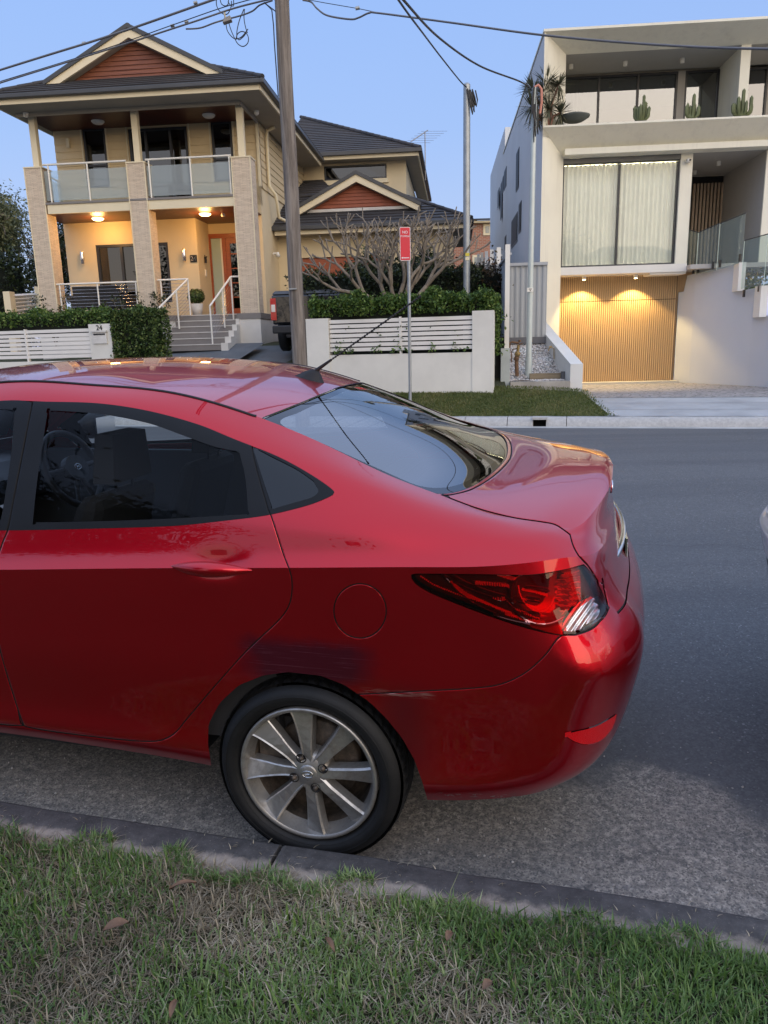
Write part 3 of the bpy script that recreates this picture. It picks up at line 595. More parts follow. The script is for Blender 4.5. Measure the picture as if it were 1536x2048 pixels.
mb = MB(); mb.tube([(-7.06, 21.6, 3.78), (-7.05, 21.6, 3.86), (-7.05, 21.58, 3.95)], .035, 8); mb.tube([(-7.05, 21.6, 3.9), (-7.04, 21.5, 3.98)], .012, 6); mb.tube([(-7.05, 21.6, 3.88), (-7.04, 21.7, 3.97)], .012, 6); P1('wall_ornament', mb, BLACKM)
def ceil_lamp(u, w_, z, on=True, r=.15):
    mb = MB(); mb.lathe([(0, -.075), (r*.7, -.07), (r*.95, -.045), (r, -.02)], (u, w_, z), (0, 0, 1), 24); mb.lathe([(r, -.022), (r*1.1, -.02), (r*1.1, 0)], (u, w_, z), (0, 0, 1), 24, 1)
    o = P1('ceiling_light', mb, [emit('lit_bulb_glass', (1., .74, .34), 5.0) if on else WHITEP, WHITEP])
    if on:
        l = bpy.data.lights.new('lamp', 'POINT'); l.energy = 24; l.color = (1., .52, .16); l.shadow_soft_size = .14
        lo = bpy.data.objects.new('lamp', l); col.objects.link(lo); lo.parent = LH; lo.location = Vector((u, w_, z-.24))-Vector(B1)
ceil_lamp(-9.50, 20.35, 4.90); ceil_lamp(-6.57, 20.35, 4.90); ceil_lamp(-9.25, 20.4, 7.25, False); ceil_lamp(-6.3, 20.4, 7.25, False)
mb = MB(); mb.lathe([(0, .0), (.05, .0), (.06, .04), (.03, .09)], (-6.1, 20.4, 4.80), (0, 0, 1), 12); P1('security_sensor', mb, WHITEP)
for (u, w_, z) in ((-10.62, 19.38, 7.19), (-5.03, 20.3, 7.2)):
    mb = MB(); mb.lathe([(0, -.06), (.04, -.05), (.06, -.02), (.06, .02), (.07, .05)], (u, w_, z), (0, 0, 1), 14); mb.tube([(u, w_-.02, z-.02), (u, w_-.09, z-.03)], .03, 8); P1('camera', mb, WHITEP)
mb = MB(); mb.tube([(-5.2, 22.0, 4.0), (-5.05, 21.95, 4.0)], .035, 8); mb.lathe([(.03, 0), (.07, .12), (.0, .13)], (-5.05, 21.95, 4.03), (0, -.3, -1), 12); P1('flood_light', mb, WHITEP)
# rooftop television aerial
mb = MB(); q = np.array([-1.15, 29.5, 7.2]); mb.tube([q, q+[0, 0, 1.6]], .02, 6); mb.tube([q+[-.5, -.3, 1.25], q+[.1, .1, 1.7]], .02, 6)
for t in np.linspace(0, 1, 6):
    c_ = q+[-.5+.6*t, -.3+.4*t, 1.25+.45*t]; mb.tube([c_+[-.25, .1, .0], c_+[.7, .1, -.04]], .005, 4)
P1('television_aerial', mb, plain('aerial_metal', (.25, .25, .26), .4, .8))
# ======================= the white modern house on the right =======================
RA = rad(4.6); BU = np.array([math.cos(RA), -math.sin(RA), 0]); BW = np.array([math.sin(RA), math.cos(RA), 0])
B2 = (4.2, 19.9, .3)
RH = frame('house', RA, B2); tag(RH, 'pale modern flat-roofed house with splayed white frames and timber garage', 'house')
def P2(name, mb, mats, parent=None, bevel=0): return mb.build(name, mats, parent or RH, off(B2), bevel)
MOD = plain('smooth_render', (.76, .735, .62), .8, var=.035, scale=.8, bmp=.05, bs=80)
_m, _n, _b = MOD, MOD.node_tree, MOD.node_tree.nodes['Principled BSDF']; _l = _b.inputs['Base Color'].links[0].from_socket; _s = noise(_n, 2.2, 7, .7, objco(_n, 2.2, 2.2, .16)); _g = noise(_n, .9, 5, .6, objco(_n))
_n.links.new(mixc(_n, ramp(_n, _s, [(.50, 0.), (.72, .28)]), mixc(_n, ramp(_n, _g, [(.45, 0.), (.75, .14)]), _l, (.46, .42, .36)), (.42, .39, .34)), _b.inputs['Base Color'])
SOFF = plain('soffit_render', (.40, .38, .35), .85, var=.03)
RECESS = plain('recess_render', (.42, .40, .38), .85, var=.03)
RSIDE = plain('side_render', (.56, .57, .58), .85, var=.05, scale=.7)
def battens(name, c0, c1, pitch, mortar):
    return timber(name, c0, c1, 60, 1, 1, .55)
BATT = battens('oak_batten', (.42, .27, .13), (.56, .37, .19), 0, 0); BATD = plain('batten_gap', (.05, .025, .012), .8)
BAT2 = timber('walnut_batten', (.46, .34, .24), (.60, .46, .33), 60, 1, 1, .5)
CURT = plain('sheer_curtain', (.90, .91, .86), .9, var=.02)
XR = 12.0
mb = MB()
mb.add([(2.30, 18.5, 5.9), (2.88, 19.2, 5.9), (2.88, 19.2, 7.75), (2.30, 18.5, 8.0)], [(0, 1, 2, 3)])                 # upper left splay
mb.add([(2.30, 18.5, 8.0), (2.88, 19.2, 7.75), (XR, 19.2, 7.75), (XR, 18.5, 8.0)], [(0, 1, 2, 3)])                    # top splay
mb.add([(2.30, 18.5, 6.08), (2.88, 19.2, 5.56), (XR, 19.2, 5.56), (XR, 18.5, 6.08)], [(0, 3, 2, 1)])                # parapet splay
mb.add([(2.30, 18.5, .2), (2.88, 19.2, .2), (2.88, 19.2, 5.56), (2.30, 18.5, 6.08)], [(0, 1, 2, 3)])                  # lower left splay
mb.box(2.30, XR, 18.5, 18.72, 6.081, 6.12); mb.box(2.6, XR, 18.72, 18.80, 5.95, 6.119); mb.box(2.28, XR, 18.49, 29.7, 8.0, 8.05)
mb.box(2.30, XR, 18.62, 29.7, 7.96, 8.0)
P2('wall', mb, MOD)
mb = MB(); mb.box(2.30, 2.50, 18.98, 29.7, .2, 8.0); mb.add([(2.30, 18.5, .2), (2.30, 18.98, .2), (2.30, 18.98, 8.0), (2.30, 18.5, 8.0)], [(0, 1, 2, 3)]); mb.box(2.35, 2.55, 29.7, 38, .2, 8.9)
P2('side_wall', mb, RSIDE)
# upper recess
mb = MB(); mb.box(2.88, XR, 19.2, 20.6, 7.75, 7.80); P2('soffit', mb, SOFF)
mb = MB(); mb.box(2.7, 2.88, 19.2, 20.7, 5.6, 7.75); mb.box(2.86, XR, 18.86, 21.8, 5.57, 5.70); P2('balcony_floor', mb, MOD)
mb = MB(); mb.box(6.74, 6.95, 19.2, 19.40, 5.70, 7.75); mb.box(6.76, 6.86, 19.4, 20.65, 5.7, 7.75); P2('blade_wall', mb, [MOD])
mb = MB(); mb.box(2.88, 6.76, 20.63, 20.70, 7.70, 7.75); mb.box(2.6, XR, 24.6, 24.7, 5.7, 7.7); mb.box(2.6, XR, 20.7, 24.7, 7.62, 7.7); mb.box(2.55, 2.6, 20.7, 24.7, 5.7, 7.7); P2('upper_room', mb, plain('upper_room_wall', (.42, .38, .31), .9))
PANEB = glassmat('window_pane_sky', (.42, .45, .44), 2.6)
window(RH, B2, 2.90, 5.78, 20.6, 5.70, 7.70, .045, mull=(3.90, 4.84), pane=PANEB, behind=curt(2.95, 3.55, 20.8, 5.75, 7.6, B2, BLIND, .03, .09)); 
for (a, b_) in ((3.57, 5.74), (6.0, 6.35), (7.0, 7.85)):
    mb = MB(); mb.box(a, b_, 20.72, 20.73, 5.72, 6.98); P2('sky_reflection_panel', mb, plain('pale_sky_reflection', (.44, .47, .46), .7, var=.03))  # pale panels standing in for sky reflected in the lower half of the glass
window(RH, B2, 5.95, 6.76, 20.6, 5.70, 7.70, .045, pane=PANEB)
mb = MB(); mb.box(5.78, 5.95, 20.58, 20.66, 5.7, 7.7); P2('wall_pier', mb, SOFF)
window(RH, B2, 6.96, 7.9, 20.6, 5.70, 7.70, .045, pane=PANEB); window(RH, B2, 8.0, 10.5, 20.6, 5.70, 7.70, .045, mull=(9.2,), pane=PANEB)
mb = MB(); mb.box(7.9, 8.0, 20.58, 20.66, 5.7, 7.7); P2('wall_pier', mb, SOFF)
def spot(u, w_, z, on=False, par=None):
    mb = MB(); mb.lathe([(.0, -.10), (.045, -.10), (.05, -.095), (.05, 0)], (u, w_, z), (0, 0, 1), 16); mb.lathe([(0, -.102), (.036, -.102)], (u, w_, z), (0, 0, 1), 16, 1)
    return P2('downlight', mb, [WHITEP, emit('lit_spot', (1., .80, .42), 30.) if on else WHITEP])
for u in (3.1, 4.35, 5.65): spot(u, 19.85, 7.75)
# lower big window
mb = MB(); mb.box(2.88, 5.56, 19.22, 19.30, 5.45, 5.56); P2('window_head', mb, plain('grey_head', (.16, .16, .15), .6))
fw = window(RH, B2, 2.88, 5.56, 19.30, 3.13, 5.48, .04, mull=(4.20,), pane=glassmat('curtained_pane', (.96, .97, .95), 1.35), behind=curt(2.9, 5.54, 19.44, 3.15, 5.44, B2, CURT, .035, .105))
mb = MB(); mb.box(2.7, 5.9, 20.6, 20.7, 3.1, 5.5); mb.box(2.7, 2.86, 19.5, 20.6, 3.1, 5.5); P2('interior', mb, BLIND)
l = bpy.data.lights.new('lamp', 'AREA'); l.energy = 380; l.color = (1., .98, .86); l.shape = 'RECTANGLE'; l.size = 2.4; l.size_y = .4; lo = bpy.data.objects.new('lamp', l); col.objects.link(lo); lo.parent = RH
lo.location = Vector((4.2, 19.95, 5.4))-Vector(B2); lo.rotation_euler = (rad(35), 0, 0)
mb = MB(); mb.box(2.86, 5.84, 19.20, 19.9, 2.95, 3.13); mb.box(5.0, 5.84, 19.25, 19.85, 2.90, 2.949); P2('lintel', mb, plain('white_lintel', (.70, .68, .64), .7, var=.03))
mb = MB(); mb.box(5.56, 5.83, 19.2, 19.5, 3.13, 5.56); mb.box(5.74, 5.83, 19.5, 22.0, 3.1, 5.56); P2('pier', mb, MOD)
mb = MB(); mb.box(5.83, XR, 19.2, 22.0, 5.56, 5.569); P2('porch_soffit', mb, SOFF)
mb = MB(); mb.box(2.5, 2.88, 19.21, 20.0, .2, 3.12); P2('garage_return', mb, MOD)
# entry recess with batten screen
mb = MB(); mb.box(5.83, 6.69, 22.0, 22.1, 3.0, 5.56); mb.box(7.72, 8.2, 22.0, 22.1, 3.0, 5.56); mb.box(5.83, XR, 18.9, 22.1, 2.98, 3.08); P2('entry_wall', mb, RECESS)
mb = MB(); mb.box(6.69, 7.72, 22.02, 22.06, 3.08, 5.56); en = P2('entry_door', mb, BLACKM)
for k in range(11):
    mb = MB(); u = 6.73+.0905*k; mb.box(u, u+.05, 21.95, 22.019, 3.12, 5.38); P2('batten', mb, BAT2, en)
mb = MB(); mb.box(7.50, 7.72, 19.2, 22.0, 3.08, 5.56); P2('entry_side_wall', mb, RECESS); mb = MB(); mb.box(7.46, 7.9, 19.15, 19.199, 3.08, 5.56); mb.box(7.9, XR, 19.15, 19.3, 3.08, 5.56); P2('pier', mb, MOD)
spot(6.75, 20.2, 5.56); spot(6.5, 21.2, 5.56)
mb = MB(); mb.lathe([(0, -.09), (.035, -.09), (.05, -.06), (.055, .03), (.04, .07)], (5.70, 19.12, 5.38), (0, 1, 0), 16); mb.lathe([(0, -.095), (.028, -.0951)], (5.73, 19.12, 5.38), (.2, 1, 0), 12, 1); P2('camera', mb, [WHITEP, BLACKM])
# garage door: vertical battens
gd = MB(); gd.box(2.86, 5.86, 19.93, 19.96, .3, 2.97, 1); gd.box(5.86, 7.4, 19.96, 20.1, .0, 2.98, 0)
g_ = P2('garage_door', gd, [BATT, BATD])
mb = MB(); k = 0; pitch = .052; u = 2.885
while u < 5.84:
    for (za, zb) in ((.36, 2.345), (2.36, 2.95)):
        mb.box(u, u+.034, 19.885, 19.93, za, zb)
    u += pitch
tag(P2('batten_cladding', mb, BATT, g_), kind='stuff')
mb = MB(); mb.box(2.88, 5.2, 19.90, 19.93, 2.343, 2.362); P2('seam', mb, BATD, g_)
mb = MB(); q_ = 2.885+.052*44+.043; mb.box(q_-.008, q_+.008, 19.8865, 19.93, .36, 2.345); P2('seam', mb, BATD, g_)
for u in (3.50, 4.74):
    spot(u, 19.52, 2.95, True)
    l = bpy.data.lights.new('spot', 'SPOT'); l.energy = 115; l.color = (1., .70, .28); l.spot_size = rad(112); l.spot_blend = .35; l.shadow_soft_size = .03
    lo = bpy.data.objects.new('spot', l); col.objects.link(lo); lo.parent = RH; lo.location = Vector((u, 19.52, 2.83))-Vector(B2); lo.rotation_euler = (rad(4), 0, 0)
mb = MB(); mb.box(2.86, 5.9, 19.5, 19.93, .24, .355); P2('threshold', mb, plain('threshold_stone', (.5, .46, .38), .8))
# slit windows of the side wall
SIDEP = plain('dark_side_pane', (.012, .013, .016), .5, spec=.2)
def sidewin(x0, x1, yt, yb, nm='window'):
    n_ = BU; p0 = BU*2.30
    A = [onplane(x, y, n_, p0) for x, y in ((x0, yt), (x1, yt), (x1, yb), (x0, yb))]; ws_ = [p@BW for p in A]; zt = (A[1][2]); zb = (A[2][2]); w0_, w1_ = min(ws_), max(ws_)
    mb = MB(); mb.box(2.285, 2.299, w0_, w1_, zb, zt); f = P2(nm, mb, WIND); mb = MB(); mb.box(2.278, 2.284, w0_+.04, w1_-.04, zb+.04, zt-.04); P2('pane', mb, SIDEP, f)
for a in ((1033.5, 1038, 296, 374), (1024, 1035, 424, 482), (1038.5, 1042.5, 402, 462), (1009, 1013, 333, 371), (1002, 1004.5, 362, 435), (1005.5, 1008, 350, 380), (996, 999, 375, 412), (1010, 1012.5, 470, 498)): sidewin(*a)
mb = MB(); mb.tube([BU*0+np.array([2.26, 36.5, .5]), np.array([2.26, 36.5, 4.6])], .05, 8); P2('downpipe', mb, CREAMT)
mb = MB(); mb.box(2.24, 2.30, 19.9, 20.05, 4.2, 4.7); P2('meter_box', mb, WHITEP)

# retaining wall that flares forward to the right of the garage
WW = [(1349, 19.93), (1380, 19.45), (1434, 18.75), (1476, 18.25), (1500, 17.95), (1536, 17.45), (1620, 16.3), (1800, 14.9)]
def wp(x, y):
    w_ = np.interp(x, [a for a, b_ in WW], [b_ for a, b_ in WW]); return onplane(x, y, BW, BW*w_)
def r2l(p): p = np.asarray(p); return np.array([p@BU, p@BW, p[2]])
B3 = (6.6, 18.2, .2); RW_ = frame('retaining_wall', RA, B3); tag(RW_, 'smooth white wall curving out from the timber garage with stepped top', 'wall')
BLW = plain('white_blue_render', (.50, .53, .585), .75, var=.04, scale=.6, bmp=.04)
mb = MB(); seqs = [(1350, 1476, lambda x: np.interp(x, [1350, 1360.9, 1361, 1366, 1476], [585, 584, 583, 551, 525])), (1476, 1523, lambda x: np.interp(x, [1476, 1523], [581, 572])), (1523, 1620, lambda x: np.interp(x, [1523, 1620], [632, 615])), (1620, 1800, lambda x: 690.)]
for xa, xb, ft in seqs:
    xs = sorted(set(list(np.linspace(xa, xb, 9))+([1361, 1366] if xa == 1350 else [])))
    for a, b_ in zip(xs[:-1], xs[1:]):
        q = [r2l(wp(a, 700)), r2l(wp(b_, 700))]; za, zb = r2l(wp(a, ft(a+.01)))[2], r2l(wp(b_, ft(b_-.01)))[2]
        f_ = [(q[0][0], q[0][1], 0), (q[1][0], q[1][1], 0), (q[1][0], q[1][1], zb), (q[0][0], q[0][1], za)]; bk_ = [(p[0]+.04, p[1]+.18, p[2]) for p in f_]
        mb.add(f_+bk_, [(0, 1, 2, 3), (3, 2, 6, 7)]+([(0, 3, 7, 4)] if a == xa else [])+([(1, 5, 6, 2)] if b_ == xb else []))
mb.build('wall_face', BLW, RW_, off(B3))
for (x, yt, yb) in ((1478.5, 525, 582), (1526, 571, 634)):
    mb = MB(); p = r2l(wp(x, 600)); zt, zb = r2l(wp(x, yt))[2], r2l(wp(x, yb))[2]
    mb.box(p[0]-.075, p[0]+.075, p[1]-.05, p[1]+.3, zb, zt); mb.build('end_pier', plain('white_pier', (.68, .68, .66), .7, var=.02), RW_, off(B3))
# frameless glass balustrades on the wall
gl = empty('glass_balustrade', tuple(wp(1430, 540)), -RA); tag(gl, 'frameless glass balustrade panels stepping along the top of the white wall', 'balustrade')
Gb = r2l(np.array(gl.location)); GLP = glassmat('balustrade_glass', (.70, .80, .78), 1.5, body=(.45, .55, .54), bodyfac=.22)
GEDGE = plain('glass_edge', (.70, .80, .68), .3)
for (x0, x1, t0, t1, b0, b1, dw) in ((1362, 1397, 455, 465, 527, 549, .35), (1397, 1438.5, 465, 447, 549, 541, .08), (1440, 1492, 447, 426, 540, 524, .08), (1489, 1536, 481, 468, 578, 570, -.06), (1536, 1600, 468, 448, 572, 560, -.06)):
    mb = MB()
    def gp(x, y): p = wp(x, y); d = (p-CAM); p = CAM+d*(1+dw/np.linalg.norm(d)*1.0); return r2l(p)
    A = [gp(x0, b0), gp(x1, b1), gp(x1, t1), gp(x0, t0)]; A[1][:2] = A[2][:2]; A[0][:2] = A[3][:2]
    mb.poly(A); mb.build('glass_panel', GLP, gl, off(Gb)); mb = MB(); mb.tube([A[3], A[2]], .012, 5, m=0); mb.build('top_rail', GUTT, gl, off(Gb))
    mb = MB(); mb.tube([A[0], A[3]], .007, 4); mb.build('panel_edge', GEDGE, gl, off(Gb))
for (x, y) in ((1385.5, 540), (1395, 538), (1425, 530), (1439, 527), (1479, 515), (1487, 586), (1517, 575), (1361, 521)):
    mb = MB(); p = r2l(wp(x, y)); mb.box(p[0]-.02, p[0]+.02, p[1]-.06, p[1], p[2]-.09, p[2]+.07); mb.build('spigot', BLACKM, gl, off(Gb))

# ramp wall beside the gravel bed
B4 = (2.6, 15.3, .3); RWA = frame('garden_wall', RA, B4); tag(RWA, 'low white sloping-top wall between the gravel bed and the driveway', 'wall')
mb = MB(); mb.add([(2.52, 15.2, .3), (2.76, 15.2, .3), (2.40, 18.5, .3), (2.14, 18.5, .3), (2.52, 15.2, .985), (2.76, 15.2, .985), (2.40, 18.5, 1.93), (2.14, 18.5, 1.95)], [(0, 1, 5, 4), (1, 2, 6, 5), (2, 3, 7, 6), (3, 0, 4, 7), (4, 5, 6, 7)])
mb.build('wall', plain('white_wall', (.66, .66, .64), .75, var=.06, scale=2, bmp=.06), RWA, off(B4))
# gravel bed
def l2w(p): p = np.asarray(p, float); return p[..., :1]*BU+p[..., 1:2]*BW+p[..., 2:3]*np.array([0, 0, 1.])
m_, n, b = nodes('white_gravel'); co = objco(n); v = N(n, 'ShaderNodeTexVoronoi'); v.inputs['Scale'].default_value = 22; n.links.new(co, v.inputs['Vector'])
n.links.new(mixc(n, ramp(n, v.outputs['Distance'], [(.3, 0.), (.62, .85)]), mixc(n, .5, v.outputs['Color'], (.75, .72, .70), 'MIX'), (.16, .14, .13)), b.inputs['Base Color']); b.inputs['Roughness'].default_value = .9; bump(n, b, v.outputs['Distance'], -1., .03)
hs = N(n, 'ShaderNodeHueSaturation'); hs.inputs['Saturation'].default_value = .12; hs.inputs['Value'].default_value = .92
lk = b.inputs['Base Color'].links[0].from_socket; n.links.new(lk, hs.inputs['Color']); n.links.new(hs.outputs[0], b.inputs['Base Color']); GRAV = m_
V = []; 
for i in range(9):
    for j in range(9):
        a, c_ = i/8, j/8; w_ = 15.35+3.2*c_; V.append((1.25+(2.45-.1*c_-1.25)*a, w_, .66+.03*math.sin(i*7+j*3)+(max(0, w_-15.7)*.46 if w_ > 15.7 else 0)))
Fq = [(i*9+j, (i+1)*9+j, (i+1)*9+j+1, i*9+j+1) for i in range(8) for j in range(8)]
tag(mkbig('gravel_bed', l2w(np.array(V)), Fq, GRAV, smooth=False), kind='structure')
r_ = np.random.default_rng(3); npb = 2600; uu = r_.uniform(1.3, 2.45, npb); ww = r_.uniform(15.38, 18.3, npb); zz = .67+np.maximum(0, ww-15.7)*.46
ico = np.array([(0, 0, 1), (.9, 0, .1), (.3, .85, -.1), (-.8, .5, .1), (-.7, -.6, -.1), (.4, -.85, .1), (0, 0, -1)]); icf = [(0, 1, 2), (0, 2, 3), (0, 3, 4), (0, 4, 5), (0, 5, 1), (6, 2, 1), (6, 3, 2), (6, 4, 3), (6, 5, 4), (6, 1, 5)]
sc_ = r_.uniform(.012, .028, npb); rot = r_.uniform(0, 6.28, npb); c_, s_ = np.cos(rot), np.sin(rot)
P = ico[None]*sc_[:, None, None]*np.stack([np.ones(npb), r_.uniform(.6, 1, npb), r_.uniform(.5, .8, npb)], 1)[:, None]
P = np.stack([P[..., 0]*c_[:, None]-P[..., 1]*s_[:, None], P[..., 0]*s_[:, None]+P[..., 1]*c_[:, None], P[..., 2]], -1)+np.stack([uu, ww, zz], -1)[:, None]
Fp = (np.array(icf)[None]+np.arange(npb)[:, None, None]*7).reshape(-1, 3)
pb = mkbig('white_pebbles', l2w(P.reshape(-1, 3)), Fp, plain('pebble', (.62, .58, .56), .8, var=.25, scale=9)); tag(pb, kind='stuff')
mb = MB(); mb.box(1.35, 2.51, 15.12, 15.30, .3, .665); e_ = mb.build('garden_edging', plain('edging_concrete', (.36, .34, .31), .9, var=.2, scale=3, bmp=.2), None); e_.rotation_euler = (0, 0, -RA); tag(e_, 'low concrete edging across the front of the white gravel bed', 'garden edging')
mb = MB(); mb.box(1.78, 2.50, 15.62, 15.70, .62, .80); mb.box(2.40, 2.47, 15.56, 15.619, .6, .83, 1); e_ = mb.build('timber_sleeper', [timber('sleeper', (.16, .13, .09), (.28, .22, .14), 1, 1, 20, .9), plain('peg', (.1, .1, .11), .8)]); e_.rotation_euler = (0, 0, -RA); tag(e_, 'weathered timber sleeper holding back the white pebbles', 'sleeper')
# driveway of the right house
dw = [(.42, 13.575, .158), (40, 13.575, .158), (40, 15.7, .30), (-.02, 15.7, .30)]
sheet('driveway', dw, CONC, nx=20, ny=4)
m_, n, b = nodes('split_stone_paving'); co = objco(n); v = N(n, 'ShaderNodeTexVoronoi'); v.inputs['Scale'].default_value = 5; v.feature = 'DISTANCE_TO_EDGE'; n.links.new(objco(n, 1, 1.6, 1), v.inputs['Vector'])
n.links.new(mixc(n, ramp(n, v.outputs['Distance'], [(.02, 1.), (.08, 0.)]), ramp(n, noise(n, 6, 6, .7, co), [(.3, (.22, .21, .21)), (.7, (.42, .40, .39))]), (.12, .115, .11)), b.inputs['Base Color']); b.inputs['Roughness'].default_value = .85
sheet('driveway', [(-.02, 15.705, .304), (40, 15.705, .304), (40, 30, .30), (-1.5, 30, .30)], m_, nx=20, ny=8)
mb = MB()
for w_ in (14.25, 15.0, 15.69):
    zz_ = .158+(w_-13.575)/(15.7-13.575)*.142+.004
    mb.add([S2w(np.array(p)) for p in ((.3, w_, zz_), (14, w_, zz_), (14, w_+.018, zz_), (.3, w_+.018, zz_))], [(0, 1, 2, 3)])
tag(mb.build('driveway_joint', plain('joint', (.16, .16, .17), .9)), kind='structure')
mb = MB(); mb.add([S2w(np.array(p)) for p in ((.44, 13.58, .166), (.66, 13.58, .166), (.24, 15.4, .286), (.0, 15.4, .286))], [(0, 1, 2, 3)])
tag(mb.build('driveway_edge', plain('edge_concrete', (.42, .43, .45), .85)), kind='structure')

# ---- boundary fence of steel sheet, running back between the houses ----
BLUE = plain('grey_steel_sheet', (.40, .43, .47), .5, var=.04, metal=.0)
wv = [15.35+2.35*i for i in range(7)]
for i, w_ in enumerate(wv[:-1]):
    w1_ = wv[i+1]; ztop = 3.10+.09*(w_-15.3); zb = .6 + min(1.1, max(0, (w_-15.3)*.3))
    base = (1.32, w_, zb); fp = frame('steel_fence', RA, base); tag(fp, ['nearest blue grey steel fence panel, with the tall white post beside the gravel bed', 'second blue grey steel fence panel back from the tall white post', 'third blue grey steel fence panel back from the tall white post', 'fourth blue grey steel fence panel back, near the bronze bush', 'fifth steel fence panel back, before the farthest one', 'farthest steel fence panel, towards the distant brick house'][i], 'fence', 'steel fence panels between the two houses')
    mb = MB(); P = []; k = 28
    for q in range(k+1):
        ww_ = w_+.06+(w1_-w_-.08)*q/k; d = .022 if (q % 4) in (1, 2) else 0; P += [(1.32+d, ww_, zb-.3), (1.32+d, ww_, ztop)]
    mb.add(P, [(2*q, 2*q+2, 2*q+3, 2*q+1) for q in range(k)]); mb.build('sheet', BLUE, fp, off(base))
    mb = MB(); mb.box(1.29, 1.37, w_+.05, w1_-.05, ztop-.02, ztop+.02); mb.build('top_rail', BLUE, fp, off(base))
    mb = MB(); mb.box(1.24, 1.33, w_-.05, w_+.04, zb-.1, ztop+.16); mb.build('post', WHITEP, fp, off(base))
    if i == 0: mb = MB(); mb.box(1.17, 1.345, w_-.09, w_+.06, .4, 1.32); mb.build('post_base', plain('galvanised_base', (.42, .46, .45), .5, var=.1), fp, off(base))
base = (1.75, 17.2, 1.3); gt = frame('gate', RA, base); tag(gt, 'grey corrugated steel gate beside the pale service pole', 'gate'); mb = MB(); P = []
for q in range(31):
    u = 1.42+.88*q/30; d = .02 if (q % 4) in (1, 2) else 0; P += [(u, 17.2+d, 1.52), (u, 17.2+d, 3.05)]
mb.add(P, [(2*q, 2*q+2, 2*q+3, 2*q+1) for q in range(30)]); mb.build('sheet', plain('grey_colour_steel', (.33, .345, .355), .55, var=.03), gt, off(base)); mb = MB(); mb.box(1.40, 2.3, 17.16, 17.24, 3.03, 3.09); mb.box(1.40, 2.3, 17.16, 17.24, 1.38, 1.52, 1); mb.build('rail', [plain('rail_grey', (.36, .37, .38), .5), plain('kick_board', (.12, .12, .13), .8)], gt, off(base))
# ======================= the red sedan =======================
CA = rad(14.8)
CEX = np.array([math.cos(CA), -math.sin(CA), 0]); CEY = np.array([math.sin(CA), math.cos(CA), 0])
CO = np.array([-.246, 1.99, 0])+.80*CEY
SH = .035                                     # the car leans towards the gutter
def c2w(P):
    P = np.asarray(P, float); z = P[..., 2]+SH*(P[..., 1]+.8)
    return CO+P[..., :1]*CEX+P[..., 1:2]*CEY+z[..., None]*np.array([0, 0, 1.])
def cpx(P): return proj(c2w(P))
def shear(P):
    P = np.array(P, float); P[:, 2] += SH*(P[:, 1]+.8); return P

def natspline(t, Y, tq):
    """C2 natural cubic; t (n,), Y (n,3), tq (m,)"""
    n = len(t); h = np.diff(t); A = np.zeros((n, n)); B = np.zeros((n, Y.shape[1])); A[0, 0] = A[-1, -1] = 1
    for i in range(1, n-1):
        A[i, i-1] = h[i-1]; A[i, i] = 2*(h[i-1]+h[i]); A[i, i+1] = h[i]
        B[i] = 6*((Y[i+1]-Y[i])/h[i]-(Y[i]-Y[i-1])/h[i-1])
    Mm = np.linalg.solve(A, B); k = np.clip(np.searchsorted(t, tq, 'right')-1, 0, n-2); d = tq-t[k]; hk = h[k]
    a = Y[k]; c = Mm[k]/2; dd = (Mm[k+1]-Mm[k])/(6*hk[:, None]); b = (Y[k+1]-Y[k])/hk[:, None]-hk[:, None]*(2*Mm[k]+Mm[k+1])/6
    d = d[:, None]; return a+b*d+c*d*d+dd*d**3
def chordt(Y):
    d = np.sqrt(np.linalg.norm(np.diff(Y, axis=0), axis=1)+1e-5); return np.r_[0, np.cumsum(d)]
def kq(t, cnt):   # per-interval samples
    out = []
    for i, c in enumerate(cnt): out += list(t[i]+(t[i+1]-t[i])*np.arange(c)/c)
    return np.array(out+[t[-1]])

def smoothpts(pts, closed=True, step=4., sharp=()):
    P = [np.array(p, float) for p in pts]; n = len(P); out = []
    rng = range(n if closed else n-1)
    for i in rng:
        p0, p1, p2, p3 = P[(i-1) % n], P[i], P[(i+1) % n], P[(i+2) % n]
        if not closed and i == 0: p0 = p1
        if not closed and i == n-2: p3 = p2
        if i in sharp: p0 = p1
        if (i+1) % n in sharp: p3 = p2
        L = np.linalg.norm(p2-p1); m = max(1, int(L/step))
        t0 = (p2-p0)/2*(1 if i not in sharp else 1); t1 = (p3-p1)/2
        # limit tangents
        for tt in (t0, t1):
            ln = np.linalg.norm(tt)
            if ln > L: tt *= L/ln
        for k in range(m):
            t = k/m; out.append(p1*(2*t**3-3*t*t+1)+t0*(t**3-2*t*t+t)+p2*(-2*t**3+3*t*t)+t1*(t**3-t*t))
    if not closed: out.append(P[-1])
    return np.array(out)
def sdist(poly):
    """signed distance in px to a closed polygon, negative inside"""
    poly = np.asarray(poly, float); A = poly; B = np.roll(poly, -1, 0)
    lo = poly.min(0)-60; hi = poly.max(0)+60
    def f(X, P=None):
        out = np.full(len(X), 60.)
        m = np.all((X > lo) & (X < hi), 1)
        Q = X[m]
        if len(Q):
            best = np.full(len(Q), 1e9); ins = np.zeros(len(Q), bool)
            for a, b in zip(A, B):
                ab = b-a; L2 = ab@ab+1e-12; t = np.clip(((Q-a)@ab)/L2, 0, 1); d = np.hypot(*((Q-a-t[:, None]*ab).T)); best = np.minimum(best, d)
                c = ((a[1] > Q[:, 1]) != (b[1] > Q[:, 1]))
                if a[1] != b[1]: ins ^= c & (Q[:, 0] < (b[0]-a[0])*(Q[:, 1]-a[1])/(b[1]-a[1])+a[0])
            out[m] = np.where(ins, -best, best)
        return out
    return f
